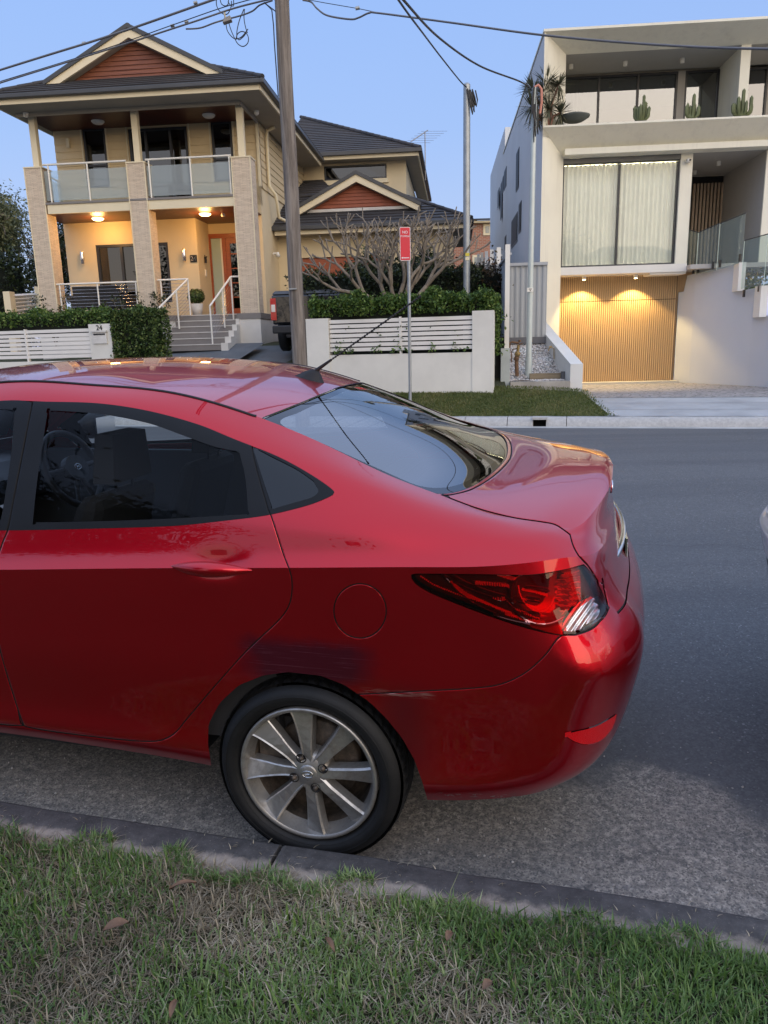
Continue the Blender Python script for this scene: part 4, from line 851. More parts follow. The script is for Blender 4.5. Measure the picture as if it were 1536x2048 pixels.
# cross sections: x : 12 x (half width, height)   R0..R4 lower, R5 crease, R6..R8b upper, R9 ditch / glass edge / boot edge
low = [(.795, 0), (.822, .352), (.822, .43), (.836, .57), (.842, .70), (.846, .80)]
def sec(x, z0, dy, cz, up):
    zs = [z0, z0+.055, .43, .57, .70, .80]; k = (cz-z0)/(.90-.29)
    zs = [z0, z0+.055, z0+.055+(.075)*k, z0+(.28)*k, z0+(.41)*k, z0+(.51)*k]
    return [(x, -(low[i][0]-dy), zs[i]) for i in range(6)]+[(x, -(.850-dy), cz)]+[(x, -a, b) for a, b in up]
COLS = [
 [(-3.36, 0, .20), (-3.38, 0, .25), (-3.39, 0, .33), (-3.40, 0, .42), (-3.40, 0, .49), (-3.39, 0, .56), (-3.375, 0, .64), (-3.37, 0, .66), (-3.365, 0, .68), (-3.36, 0, .695), (-3.352, 0, .71), (-3.34, 0, .725)],
 [(-3.30, -.35, .20), (-3.33, -.36, .25), (-3.345, -.37, .33), (-3.355, -.37, .42), (-3.355, -.37, .49), (-3.34, -.37, .56), (-3.32, -.36, .64), (-3.315, -.35, .66), (-3.31, -.34, .68), (-3.30, -.33, .70), (-3.29, -.32, .715), (-3.28, -.31, .735)],
 [(-3.13, -.64, .20), (-3.17, -.65, .25), (-3.19, -.66, .33), (-3.21, -.66, .42), (-3.21, -.66, .49), (-3.20, -.65, .56), (-3.18, -.63, .64), (-3.17, -.62, .66), (-3.16, -.60, .69), (-3.15, -.58, .72), (-3.14, -.56, .745), (-3.13, -.53, .765)],
 [(-3.0, -.74, .21), (-3.02, -.76, .26), (-3.03, -.77, .34), (-3.04, -.775, .43), (-3.04, -.775, .51), (-3.03, -.77, .59), (-3.01, -.755, .68), (-3.0, -.74, .71), (-2.99, -.72, .74), (-2.98, -.70, .77), (-2.97, -.665, .80), (-2.96, -.62, .83)],
 sec(-2.80, .24, .03, .76, [(.805, .79), (.785, .82), (.755, .85), (.715, .875), (.655, .895)]),
 sec(-2.57, .26, .01, .80, [(.825, .84), (.805, .87), (.77, .90), (.73, .92), (.68, .94)]),
 sec(-2.30, .28, .002, .825, [(.83, .87), (.81, .90), (.785, .93), (.745, .955), (.695, .975)]),
 sec(-2.05, .295, 0, .84, [(.825, .915), (.805, .96), (.775, 1.01), (.735, 1.055), (.69, 1.10)]),
 sec(-1.70, .30, 0, .857, [(.805, .965), (.765, 1.06), (.72, 1.16), (.67, 1.25), (.615, 1.315)]),
 sec(-1.35, .302, 0, .873, [(.80, .99), (.75, 1.115), (.693, 1.24), (.64, 1.345), (.58, 1.405)]),
 sec(-1.0, .302, 0, .89, [(.80, 1.0), (.75, 1.13), (.69, 1.265), (.632, 1.38), (.57, 1.433)]),
 sec(-.75, .297, 0, .905, [(.80, 1.015), (.752, 1.135), (.695, 1.26), (.638, 1.37), (.567, 1.418)]),
 sec(-.48, .288, 0, .922, [(.80, 1.03), (.757, 1.13), (.705, 1.235), (.65, 1.335), (.563, 1.392)]),
 sec(-.20, .272, 0, .938, [(.803, 1.043), (.768, 1.11), (.725, 1.18), (.668, 1.255), (.560, 1.317)]),
 sec(.02, .262, 0, .95, [(.808, 1.04), (.778, 1.09), (.738, 1.14), (.675, 1.195), (.57, 1.234)]),
 sec(.20, .255, .002, .96, [(.808, 1.03), (.782, 1.068), (.74, 1.105), (.68, 1.14), (.588, 1.157)]),
 sec(.36, .252, .008, .967, [(.80, 1.018), (.773, 1.048), (.735, 1.075), (.683, 1.095), (.61, 1.105)]),
 sec(.52, .268, .02, .973, [(.785, 1.008), (.758, 1.03), (.722, 1.048), (.682, 1.06), (.635, 1.063)]),
 [(.65, -.755, .29), (.665, -.785, .345), (.675, -.797, .43), (.685, -.805, .57), (.69, -.808, .70), (.685, -.80, .81), (.655, -.785, .978), (.645, -.762, 1.0), (.638, -.738, 1.018), (.632, -.71, 1.032), (.628, -.682, 1.040), (.625, -.65, 1.046)],
 [(.735, -.70, .30), (.755, -.735, .35), (.77, -.75, .435), (.785, -.758, .57), (.79, -.76, .70), (.765, -.745, .81), (.722, -.738, .976), (.707, -.718, .997), (.698, -.70, 1.012), (.69, -.68, 1.024), (.683, -.66, 1.031), (.68, -.64, 1.035)],
 [(.80, -.62, .305), (.825, -.65, .355), (.845, -.665, .44), (.865, -.675, .57), (.868, -.672, .70), (.828, -.67, .81), (.783, -.665, .963), (.766, -.655, .985), (.755, -.646, 1.0), (.745, -.637, 1.01), (.738, -.629, 1.018), (.735, -.62, 1.022)],
 [(.84, -.49, .31), (.875, -.52, .36), (.90, -.535, .44), (.923, -.54, .57), (.925, -.54, .70), (.87, -.535, .81), (.822, -.535, .952), (.81, -.525, .98), (.803, -.518, 1.002), (.798, -.512, 1.02), (.795, -.506, 1.032), (.793, -.50, 1.04)],
 [(.87, -.28, .315), (.905, -.30, .365), (.93, -.31, .44), (.953, -.31, .57), (.957, -.31, .70), (.90, -.31, .81), (.857, -.31, .943), (.845, -.30, .98), (.84, -.298, 1.01), (.84, -.295, 1.033), (.841, -.29, 1.05), (.842, -.285, 1.062)],
 [(.88, 0, .32), (.915, 0, .37), (.94, 0, .44), (.963, 0, .57), (.967, 0, .70), (.91, 0, .81), (.868, 0, .943), (.857, 0, .98), (.854, 0, 1.012), (.855, 0, 1.04), (.858, 0, 1.06), (.862, 0, 1.073)],
]
CEN = [(-3.34, .725), (-3.30, .755), (-3.22, .80), (-3.12, .845), (-2.98, .90), (-2.78, .95), (-2.58, .99), (-2.32, 1.055), (-1.98, 1.27), (-1.62, 1.425), (-1.1, 1.464), (-.75, 1.455), (-.42, 1.415),
       (-.13, 1.350), (.12, 1.256), (.32, 1.170), (.49, 1.092), (.65, 1.098), (.74, 1.096), (.785, 1.093), (.823, 1.089), (.845, 1.083), (.856, 1.077), (.862, 1.073)]
COLS = np.array(COLS, float); _t = .40
_new = COLS[:, 6]*(1-_t)+COLS[:, 7]*_t; _new[:, 1] += .0065*np.interp(COLS[:, 6, 0], [-3.0, -2.6, .2, .5], [0, 1, 1, 0])*(COLS[:, 6, 1] < -.8)
COLS = np.concatenate([COLS[:, :7], _new[:, None], COLS[:, 7:]], 1); nr = 13; ncol = len(COLS)
# samples per column interval: fine where the photo looks
cl = np.linalg.norm(np.diff(COLS[:, 6], axis=0), axis=1)
cc = [max(3, int(l/(.012 if COLS[i, 6, 0] > -1.3 else .03))) for i, l in enumerate(cl)]
D1 = []
for r in range(nr):
    Y = COLS[:, r]; t = chordt(Y)**1; D1.append(natspline(t, Y, kq(t, cc)))
Yc = np.array([(a, 0, b) for a, b in CEN]); t = chordt(Yc); CL = natspline(t, Yc, kq(t, cc)); CL[:, 1] = 0
D1 = np.array(D1)                              # 12, NC, 3
D1[:, 0, 1] = 0; D1[:, -1, 1] = 0
NC = D1.shape[1]
rl = [4, 6, 9, 10, 9, 11, 5, 6, 8, 8, 8, 6]
CRI = 6
G = []
for j in range(NC):
    Y = D1[:, j]
    def seg(Ys, cnt):
        t = chordt(Ys); return natspline(t, Ys, kq(t, cnt))
    a = seg(Y[:CRI+1], rl[:CRI]); b = seg(Y[CRI:], rl[CRI:]); G.append(np.vstack([a, b[1:]]))
G = np.array(G)                                # NC, NR, 3
NR = G.shape[1]; crease_row = sum(rl[:CRI])
# top patch
T = []
NT = 44; tv = np.linspace(0, 1, NT)
E9 = D1[12]
def topprof(j):
    e = E9[j]; c = CL[j]; y = e[1]+(c[1]-e[1])*tv
    pw = np.interp(e[0], [-.5, .0, .4], [2.1, 1.75, 1.75]); zz = e[2]+(c[2]-e[2])*(1-(1-tv)**pw); xx = e[0]+(c[0]-e[0])*(1-(1-tv)**2.0)
    return np.stack([xx, y, zz], -1)
T = np.array([topprof(j) for j in range(NC)])

def grid_normals(A, flip=1):
    du = np.gradient(A, axis=0); dv = np.gradient(A, axis=1); n = np.cross(du, dv)*flip
    n /= np.linalg.norm(n, axis=2, keepdims=True)+1e-9; return n
# handle dish and bumper details pressed into the side surface before anything is cut
def press(A, Nn):
    px = cpx(A)
    def gauss(cx, cy, sx, sy, p=2): return np.exp(-(np.abs((px[..., 0]-cx)/sx)**p+np.abs((px[..., 1]-cy)/sy)**p))
    near = (A[..., 1] < -.5)
    d = -.014*gauss(432, 1128, 50, 24, 2.4)*near
    ln = smoothpts([(1070, 1285), (1120, 1318), (1155, 1337), (1190, 1345), (1222, 1336), (1250, 1310), (1272, 1265), (1288, 1200), (1292, 1150)], closed=False, step=5)
    pg = np.vstack([ln, [(1300, 1060), (1060, 1200)]]); sh = px.shape[:2]; Q = px.reshape(-1, 2); m = (Q[:, 0] > 1000) & (Q[:, 1] > 1090) & (Q[:, 1] < 1500) & (A.reshape(-1, 3)[:, 1] < -.3) & (A.reshape(-1, 3)[:, 0] > .5)
    dd = np.zeros(len(Q)); q = Q[m]; dist = np.min(np.hypot(q[:, None, 0]-ln[None, :, 0], q[:, None, 1]-ln[None, :, 1]), 1); ins = sdist(pg)(q) < 0
    w_ = np.where(ins, np.clip(1-dist/80, 0, 1), np.clip(1-dist/120, 0, 1)**1.3); ss = lambda v, a, b: (lambda t: t*t*(3-2*t))(np.clip((v-a)/(b-a), 0, 1)); w_ = w_*ss(q[:, 0], 1085, 1150)*ss(-A.reshape(-1, 3)[m, 1], .42, .58); dd[m] = .017*w_; d += dd.reshape(sh)
    return A+Nn*d[..., None]
# orientation: outward normals on near side should have y<0
gn = grid_normals(G)
if gn[NC//2, NR//3, 1] > 0: gn = -gn; gflip = True
else: gflip = False
G = press(G, gn)
# normals for the two sides of the crease separately, blended out toward the rear
def seg_normals(A, k):
    a = grid_normals(A[:, :k+1]); b = grid_normals(A[:, k:])
    s = -1 if gflip else 1
    return a*s, b*s
na, nb = seg_normals(G, crease_row)
tn = grid_normals(T)
if tn[NC//2, NT//2, 2] < 0: tn = -tn; tflip = True
else: tflip = False

class CM:
    """cuttable mesh: positions, normals, photo coordinates"""
    def __init__(s): s.P = []; s.Nn = []; s.X = []; s.f = []
    def addgrid(s, A, Nn, flip):
        b = len(s.P); nu, nv = A.shape[:2]; s.P += list(A.reshape(-1, 3)); s.Nn += list(Nn.reshape(-1, 3)); s.X += list(cpx(A).reshape(-1, 2))
        for i in range(nu-1):
            for j in range(nv-1):
                q = [b+i*nv+j, b+(i+1)*nv+j, b+(i+1)*nv+j+1, b+i*nv+j+1]
                if np.linalg.norm(A[i, j]-A[i+1, j+1])+np.linalg.norm(A[i+1, j]-A[i, j+1]) < 1e-4: continue
                s.f.append(q[::-1] if flip else q)
    def cut(s, field):
        """split faces along field==0; field: function of (X, P) arrays"""
        v = field(np.array(s.X), np.array(s.P)); v = np.where(np.abs(v) < .02, .02, v).tolist()
        cache = {}; out = []
        P, Nn, X = s.P, s.Nn, s.X
        for q in s.f:
            sg = [v[i] > 0 for i in q]
            if all(sg) or not any(sg): out.append(q); continue
            pos = []; neg = []; n = len(q)
            for k in range(n):
                a, b = q[k], q[(k+1) % n]
                (pos if v[a] > 0 else neg).append(a)
                if (v[a] > 0) != (v[b] > 0):
                    key = (a, b) if a < b else (b, a)
                    if key not in cache:
                        t = v[key[0]]/(v[key[0]]-v[key[1]])
                        P.append(P[key[0]]*(1-t)+P[key[1]]*t); nn = Nn[key[0]]*(1-t)+Nn[key[1]]*t; Nn.append(nn/(np.linalg.norm(nn)+1e-9))
                        X.append(X[key[0]]*(1-t)+X[key[1]]*t); v.append(0.); cache[key] = len(P)-1
                    pos.append(cache[key]); neg.append(cache[key])
            if len(pos) > 2: out.append(pos)
            if len(neg) > 2: out.append(neg)
        s.f = out
    def cents(s):
        X = np.array(s.X); P = np.array(s.P); return np.array([X[q].mean(0) for q in s.f]), np.array([P[q].mean(0) for q in s.f])
    def sub(s, idx, off=0., both=True, extra=None):
        """returns verts, faces, normals for the chosen faces (+ mirrored copy); off = offset along the normal"""
        use = sorted({i for k in idx for i in s.f[k]}); mp = {i: n for n, i in enumerate(use)}
        P = np.array([s.P[i] for i in use]); Nn = np.array([s.Nn[i] for i in use])
        if extra is not None: off = extra(np.array([s.X[i] for i in use]), P)[:, None]
        V = P+Nn*off; Fc = [[mp[i] for i in s.f[k]] for k in idx]
        if both is True or both == 'far':
            V2 = V*[1, -1, 1]; N2 = Nn*[1, -1, 1]; F2 = [q[::-1] for q in Fc]
            if both == 'far': return V2, F2, N2
            n = len(V); return np.vstack([V, V2]), Fc+[[i+n for i in q] for q in F2], np.vstack([Nn, N2])
        return V, Fc, Nn
def pz(x, z, y=-.83): return tuple(cpx(np.array([[x, y, z]]))[0])

# ---- outlines, in photograph pixels on the near side; points outside the frame come from side-view metres ----
arch_r = [(424, 1600), (424, 1541), (416, 1487), (417, 1448), (439, 1406), (478, 1370), (526, 1351), (575, 1344), (640, 1351), (689, 1370), (738, 1403), (771, 1435), (803, 1474), (829, 1520), (845, 1565), (856, 1603), (860, 1660), (424, 1660)]
arch_f = [pz(-2.57+.345*math.cos(a), .30+.355*math.sin(a), -.82) for a in np.linspace(-.25, math.pi+.25, 24)]+[pz(-2.9, .05), pz(-2.2, .05)]
dlo = smoothpts([pz(-1.93, 1.085, -.74), pz(-1.62, 1.235, -.70), pz(-1.35, 1.335, -.655), (0, 802), (94, 803.5), (198, 807), (297, 822), (396, 849), (470, 879), (544, 908), (594, 933), (643, 963), (669, 984), (660, 993), (618, 1010), (537, 1030), (445, 1042), (346, 1052), (198, 1057), (0, 1061), pz(-1.4, .985, -.79), pz(-1.85, .96, -.80)], sharp=(0,))
glass_r = smoothpts([(96, 821), (198, 828), (297, 847), (366, 871), (430, 894), (478, 903), (490, 950), (497, 1028), (345, 1037), (185, 1043), (66, 1045), (75, 960)], sharp=(0, 5, 7, 10))
glass_f = smoothpts([pz(-1.80, 1.11, -.735), pz(-1.62, 1.205, -.705), pz(-1.35, 1.305, -.665), (-60, 818), (30, 820), (20, 930), (2, 1043), pz(-1.35, 1.005, -.79), pz(-1.78, .985, -.79)], sharp=(0, 4, 6, 8))
glass_q = smoothpts([(505, 893), (545, 914), (594, 939), (627, 962), (637, 984), (622, 996), (545, 1018), (527, 965)], sharp=(0, 3, 5, 6))
door_r = smoothpts([(35, 780), (560, 780), (514, 850), (505, 899), (537, 1020), (544, 1037), (564, 1101), (583, 1156), (580, 1205), (560, 1238), (495, 1300), (430, 1372), (372, 1440), (345, 1470), (308, 1483), (200, 1475), (48, 1452), (36, 1420), (0, 1300), (-22, 1180), (0, 1100), (17, 1057), (66, 803)], sharp=(0, 1, 4, 21, 22), step=6)
door_f = smoothpts([(66, 803), (17, 1057), (0, 1100), (-22, 1180), (0, 1300), (36, 1420), (48, 1452), (0, 1449), pz(-1.6, .345), pz(-2.02, .36), pz(-2.07, .44), pz(-2.11, .75), pz(-2.08, .93), pz(-2.0, 1.05, -.76), pz(-1.62, 1.29, -.66), pz(-1.35, 1.40, -.60)], sharp=(0, 1, 6, 9), step=6)
fuel = [(720+52.5*math.cos(a), 1222+54.5*math.sin(a)) for a in np.linspace(0, 2*math.pi, 60, endpoint=False)]
tail = smoothpts([(822, 1151), (832, 1149), (956, 1150), (1061, 1151), (1132, 1140), (1167, 1130), (1178, 1142), (1197, 1172), (1217, 1216), (1208, 1234), (1184, 1254), (1158, 1265), (1125, 1270), (1061, 1257), (991, 1235), (921, 1209), (861, 1184), (832, 1166)], sharp=(0, 5, 8))
rever = smoothpts([(1128, 1262), (1133, 1250), (1153, 1220), (1175, 1203), (1196, 1190), (1212, 1217), (1203, 1234), (1180, 1252), (1156, 1262)], sharp=(0, 4, 5))
refl = smoothpts([(1126, 1467), (1188, 1453), (1233, 1428), (1222, 1458), (1199, 1481), (1172, 1488), (1148, 1482)], sharp=(0, 2))
bumper = smoothpts([(1124, 1270), (1112, 1281), (1090, 1311), (1050, 1346), (1000, 1369), (940, 1377), (850, 1382), (716, 1389), (700, 1420), (780, 1700), (1500, 1700), (1500, 1000), (1290, 1040), (1245, 1085), (1222, 1088), (1213, 1110), (1206, 1160), (1217, 1216), (1190, 1254), (1150, 1270)], sharp=(7, 8, 9, 10, 11, 12, 13, 14, 17))
glass_b = smoothpts([(523, 837), (588, 868), (656, 899), (708, 924), (760, 947), (812, 970), (850, 983), (896, 986), (943, 972), (985, 944), (1012, 915), (1026, 880), (1019, 858), (990, 832), (917, 793), (812, 755), (760, 742), (736, 751), (660, 782), (592, 810)], sharp=(0, 17))
glass_b2 = smoothpts([(562, 845), (656, 889), (760, 936), (836, 968), (885, 973), (930, 962), (975, 934), (1004, 905), (1014, 880), (1005, 858), (917, 802), (812, 762), (740, 760), (665, 792), (600, 822)], sharp=())
boot = smoothpts([(884, 990), (956, 1017), (1026, 1035), (1085, 1044), (1112, 1050), (1140, 1069), (1147, 1093), (1160, 1115), (1175, 1130), (1198, 1166), (1208, 1168), (1213, 1110), (1222, 1088), (1245, 1085), (1290, 1040), (1300, 880), (1100, 780), (1000, 760), (1015, 850), (1034, 880), (1020, 918), (990, 950), (945, 978), (900, 990)], sharp=(0, 5, 8, 9, 10, 12, 13, 14, 15, 16, 17, 18))
ditch = None

cm = CM(); cm.addgrid(G[:, :crease_row+1], na, gflip); nlow = len(cm.P)
cm.addgrid(G[:, crease_row:], nb, gflip)
ntop0 = len(cm.P); ftop0 = len(cm.f)
tm = CM(); tm.addgrid(T, tn, tflip)
SD = {k: sdist(v) for k, v in dict(archr=arch_r, archf=arch_f, dlo=dlo, gr=glass_r, gf=glass_f, gq=glass_q, dr=door_r, df=door_f, fuel=fuel, tail=tail, rev=rever, refl=refl, bump=bumper, gb=glass_b, gb2=glass_b2, boot=boot).items()}
def _near(f, y=-.42): return lambda X, P: np.maximum(f(X), (P[:, 1]-y)*400)
for k in ('tail', 'rev', 'refl', 'fuel', 'archr'): SD[k] = _near(SD[k])
def _bf(f, sg): return lambda X, P: np.where((P[:, 1] > -.63), np.where(P[:, 0] > .4, (P[:, 2]-.79)*400*sg, 60), f(X))
SD['bump'] = _bf(SD['bump'], 1)
_bo = SD['boot']
SD['boot'] = lambda X, P: np.where((P[:, 1] > -.63) & (P[:, 0] > .76), np.where(P[:, 2] < 1.0, (.79-P[:, 2])*400, -60), _bo(X))
GW = 1.3; RW = 2.2
def shift(f, w): return lambda X, P: f(X, P)+w
for k in ('archr', 'archf', 'dlo', 'gr', 'gf', 'gq', 'tail', 'rev', 'refl'): cm.cut(SD[k])
cm.cut(shift(SD['archr'], -4.5)); cm.cut(shift(SD['archf'], -3))
for k in ('dr', 'df', 'fuel', 'bump', 'boot'):
    for w_ in (GW, -GW, GW+RW, -GW-RW): cm.cut(shift(SD[k], w_))
cm.cut(shift(SD['tail'], -2.0)); cm.cut(shift(SD['tail'], 2.5)); cm.cut(shift(SD['refl'], -1.5))
for k in ('gb', 'gb2'): tm.cut(SD[k])
tm.cut(shift(SD['gb'], -1.5)); tm.cut(shift(SD['gb'], 2.5))
for w_ in (GW, -GW, GW+RW, -GW-RW): tm.cut(shift(SD['boot'], w_))
# windscreen outline in car metres on the top patch
def wsf(X, P):
    x, y = P[:, 0], np.abs(P[:, 1]); front = -2.42+.32*(y/.68)**2; back = -1.66+.12*(y/.58)**2
    edge = np.interp(x, [-2.4, -2.05, -1.6], [.655, .655, .555]); d = np.minimum(np.minimum(x-front, back-x), edge-y)
    return -d*400
tm.cut(wsf)
def hoodf(X, P):
    x, y = P[:, 0], np.abs(P[:, 1]); return (x-(-2.46+.30*(y/.68)**2))*400
tm.cut(hoodf); tm.cut(shift(hoodf, 2.))

def FT(x): return np.interp(x, [-400, 0, 198, 297, 396, 470, 500, 544], [812, 806, 810, 825, 852, 882, 893, 911])
# round the panel edges: tilt normals next to a gap
def roll(m, keys):
    X = np.array(m.X); P = np.array(m.P); Nn = np.array(m.Nn)
    for k in keys:
        f = SD[k]; d = f(X, P); e = .8
        gx = (f(X+[e, 0], P)-f(X-[e, 0], P))/(2*e); gy = (f(X+[0, e], P)-f(X-[0, e], P))/(2*e)
        s = np.where(d < 0, 1, -1.); m_ = (np.abs(np.abs(d)-GW) < .35)
        if k in ('dr', 'df'): m_ &= X[:, 1] > FT(X[:, 0])
        W = gx[:, None]*np.array([1, 0, 0])+gy[:, None]*np.array([0, 0, -1.])
        Nn[m_] += (W*s[:, None]*.55)[m_]
    Nn /= np.linalg.norm(Nn, axis=1, keepdims=True); m.Nn = list(Nn)
roll(cm, ('dr', 'df', 'fuel', 'bump', 'boot')); roll(tm, ('boot',))

cX, cP = cm.cents(); dist = {k: SD[k](cX, cP) for k in SD}
cls = np.full(len(cm.f), 'body', dtype=object)
gapm = np.zeros(len(cm.f), bool)
df_ = dist
for k in ('bump', 'boot'): gapm |= np.abs(df_[k]) < GW
cls[df_['boot'] < 0] = 'boot_lid'; cls[df_['bump'] < 0] = 'bumper'
below = cX[:, 1] > FT(cX[:, 0])
cls[(df_['dr'] < 0) & below] = 'door_rear'; cls[(df_['df'] < 0) & (df_['dr'] > 0) & (below | (cX[:, 0] < -350))] = 'door_front'
gd = (np.abs(df_['dr']) < GW) | (np.abs(df_['df']) < GW)
gd &= ~((df_['dlo'] > 0) & (cX[:, 1] < 1000))
gapm |= gd
gapm |= np.abs(df_['fuel']) < GW
cls[(df_['fuel'] < -GW)] = 'fuel'
cls[gapm] = 'gap'
cls[(df_['dlo'] < 0) & (df_['dr'] < 0)] = 'frame_r'; cls[(df_['dlo'] < 0) & (df_['df'] < 0) & (df_['dr'] > 0)] = 'frame_f'
cls[(df_['dlo'] < 0) & (df_['dr'] > 0) & (df_['df'] > 0)] = 'frame_q'
cls[(df_['dlo'] < 0) & ((np.abs(df_['dr']) < GW) | (np.abs(df_['df']) < GW))] = 'gap'
cls[df_['gr'] < 0] = 'glass_r'; cls[(df_['gf'] < 0)] = 'glass_f'; cls[df_['gq'] < 0] = 'glass_q'
cls[(df_['tail'] < 2.0)] = 'gap'; cls[df_['tail'] < 0] = 'tail'; cls[(df_['rev'] < 0)] = 'reverse'
cls[df_['refl'] < 1.5] = 'gap'; cls[df_['refl'] < 0] = 'reflector'
cls[(df_['archr'] < 0) | (df_['archf'] < 0)] = 'hole'
cls[cP[:, 0] > 3] = 'hole'
_fr = (cP[:, 0] < -3.2) & (np.abs(cP[:, 1]) < .42)
cls[_fr & (cP[:, 2] > .50) & (cP[:, 2] < .605)] = 'grille'; cls[_fr & (cP[:, 2] > .27) & (cP[:, 2] < .39)] = 'air_intake'
def tidy(names, to='body'):
    for nm in names:
        idx = np.nonzero(cls == nm)[0]; par = {}
        def fnd(a):
            while par[a] != a: par[a] = par[par[a]]; a = par[a]
            return a
        for k in idx:
            vs = cm.f[k]
            for v_ in vs: par.setdefault(v_, v_)
            r0 = fnd(vs[0])
            for v_ in vs[1:]: par[fnd(v_)] = r0
        comp = {}
        for k in idx: comp.setdefault(fnd(cm.f[k][0]), []).append(k)
        big = max(len(c) for c in comp.values())
        for c in comp.values():
            if len(c) < big: cls[c] = to
tidy(['door_front', 'door_rear', 'reflector', 'fuel', 'glass_r', 'glass_f', 'glass_q', 'bumper']); tidy(['tail', 'reverse'], 'gap')
bX, bP = tm.cents(); td = {k: SD[k](bX, bP) for k in ('gb', 'gb2', 'boot')}
tc = np.full(len(tm.f), 'body', dtype=object)
tc[(td['boot'] < 0)] = 'boot_lid'; tc[np.abs(td['boot']) < GW] = 'gap'
# behind the rear glass everything is boot lid
tc[(bP[:, 0] > .52) & (tc == 'body') & (np.abs(bP[:, 1]) < .6)] = 'boot_lid'
hf = hoodf(bX, bP)/400
tc[(hf < 0)] = 'bonnet'; tc[(hf > -.005) & (hf < 0)] = 'gap'
tc[(wsf(bX, bP) < 0)] = 'windscreen'
tc[(td['gb'] < 1.5)] = 'seal'; tc[td['gb'] < 0] = 'glassband'; tc[td['gb2'] < 0] = 'glass_b'
# ---- paint and trim ----
def mat_paint(name, base, dark):
    m, n, b = nodes(name); co = objco(n)
    # scuffed, dulled clearcoat over the rear arch (a real mark on this panel)
    b.inputs['Base Color'].default_value = base+(1,)
    b.inputs['Metallic'].default_value = .9 if name == 'red_paint' else .6; b.inputs['Roughness'].default_value = .36; b.inputs['Coat Weight'].default_value = 1.0
    b.inputs['Coat IOR'].default_value = 1.5; b.inputs['Coat Roughness'].default_value = .015
    orange = noise(n, 900, 2, .5, co); dust = noise(n, 7, 8, .7, co)
    n.links.new(ramp(n, dust, [(.45, .012), (.8, .06)]), b.inputs['Coat Roughness'])
    c = mixc(n, ramp(n, noise(n, 1.7, 3, .5, co), [(.3, 0.), (.8, .18)]), base, dark)
    if name == 'red_paint':
        sx = n.nodes.new('ShaderNodeSeparateXYZ'); n.links.new(co, sx.inputs[0])
        def band(out, lo, hi, soft):
            a = N(n, 'ShaderNodeMapRange'); a.interpolation_type = 'SMOOTHSTEP'; n.links.new(out, a.inputs[0]); a.inputs[1].default_value = lo; a.inputs[2].default_value = lo+soft
            c_ = N(n, 'ShaderNodeMapRange'); c_.interpolation_type = 'SMOOTHSTEP'; n.links.new(out, c_.inputs[0]); c_.inputs[1].default_value = hi; c_.inputs[2].default_value = hi-soft
            mm = N(n, 'ShaderNodeMath', operation='MULTIPLY'); n.links.new(a.outputs[0], mm.inputs[0]); n.links.new(c_.outputs[0], mm.inputs[1]); return mm.outputs[0]
        def mul(a, b_):
            mm = N(n, 'ShaderNodeMath', operation='MULTIPLY'); n.links.new(a, mm.inputs[0])
            if hasattr(b_, 'node'): n.links.new(b_, mm.inputs[1])
            else: mm.inputs[1].default_value = b_
            return mm.outputs[0]
        def add(a, b_):
            mm = N(n, 'ShaderNodeMath', operation='ADD'); mm.use_clamp = True; n.links.new(a, mm.inputs[0]); n.links.new(b_, mm.inputs[1]); return mm.outputs[0]
        near = N(n, 'ShaderNodeMath', operation='LESS_THAN'); n.links.new(sx.outputs[1], near.inputs[0]); near.inputs[1].default_value = -.6
        X, Z = sx.outputs[0], sx.outputs[2]
        wob = ramp(n, noise(n, 9, 4, .6, co), [(.3, 0.), (.7, 1.)])
        def warp(o_, amt, sc_):
            a_ = N(n, 'ShaderNodeMath', operation='MULTIPLY_ADD'); n.links.new(noise(n, sc_, 5, .65, co), a_.inputs[0]); a_.inputs[1].default_value = amt; n.links.new(o_, a_.inputs[2])
            b_ = N(n, 'ShaderNodeMath', operation='ADD'); n.links.new(a_.outputs[0], b_.inputs[0]); b_.inputs[1].default_value = -amt*.5; return b_.outputs[0]
        Xw, Zw = warp(X, .16, 5), warp(Z, .07, 7)
        rub = mul(mul(band(Xw, -.20, .26, .12), band(Zw, .58, .755, .05)), near.outputs[0])
        rub2 = mul(mul(band(X, .18, .42, .12), band(Z, .30, .66, .10)), near.outputs[0])
        streakn = noise(n, 1, 6, .7, objco(n, 5, 5, 190)); streak = ramp(n, streakn, [(.54, 0.), (.66, 1.)])
        dull = add(rub, mul(rub2, .55)); 
        fine = mul(mul(rub, streak), wob)
        gouge = mul(mul(band(X, .17, .40, .04), band(Z, .585, .612, .012)), mul(near.outputs[0], ramp(n, noise(n, 1, 5, .7, objco(n, 12, 12, 260)), [(.47, 0.), (.56, 1.)])))
        c = mixc(n, mul(dull, .85), c, (.13, .009, .04)); c = mixc(n, mul(fine, .75), c, (.62, .17, .30)); c = mixc(n, mul(gouge, .75), c, (.9, .5, .5))
        # scrapes low on the bumper edge
        low_ = mul(mul(band(X, .38, .68, .05), band(Z, .272, .30, .012)), mul(near.outputs[0], ramp(n, noise(n, 1, 4, .7, objco(n, 40, 40, 160)), [(.56, 0.), (.6, 1.)])))
        c = mixc(n, low_, c, (.5, .36, .33))
        # road grime along the sill
        grime = mul(band(Z, .1, .42, .16), ramp(n, noise(n, 14, 8, .75, co), [(.4, 0.), (.75, .55)])); c = mixc(n, grime, c, (.16, .05, .04))
        cr = N(n, 'ShaderNodeMath', operation='MULTIPLY_ADD'); n.links.new(dull, cr.inputs[0]); cr.inputs[1].default_value = .22; n.links.new(ramp(n, dust, [(.45, .012), (.85, .05)]), cr.inputs[2])
        n.links.new(cr.outputs[0], b.inputs['Coat Roughness'])
    n.links.new(c, b.inputs['Base Color'])
    return m
RED = mat_paint('red_paint', (.54, .0015, .011), (.46, .001, .008))
SILVER = mat_paint('silver_paint', (.62, .67, .74), (.56, .61, .68))
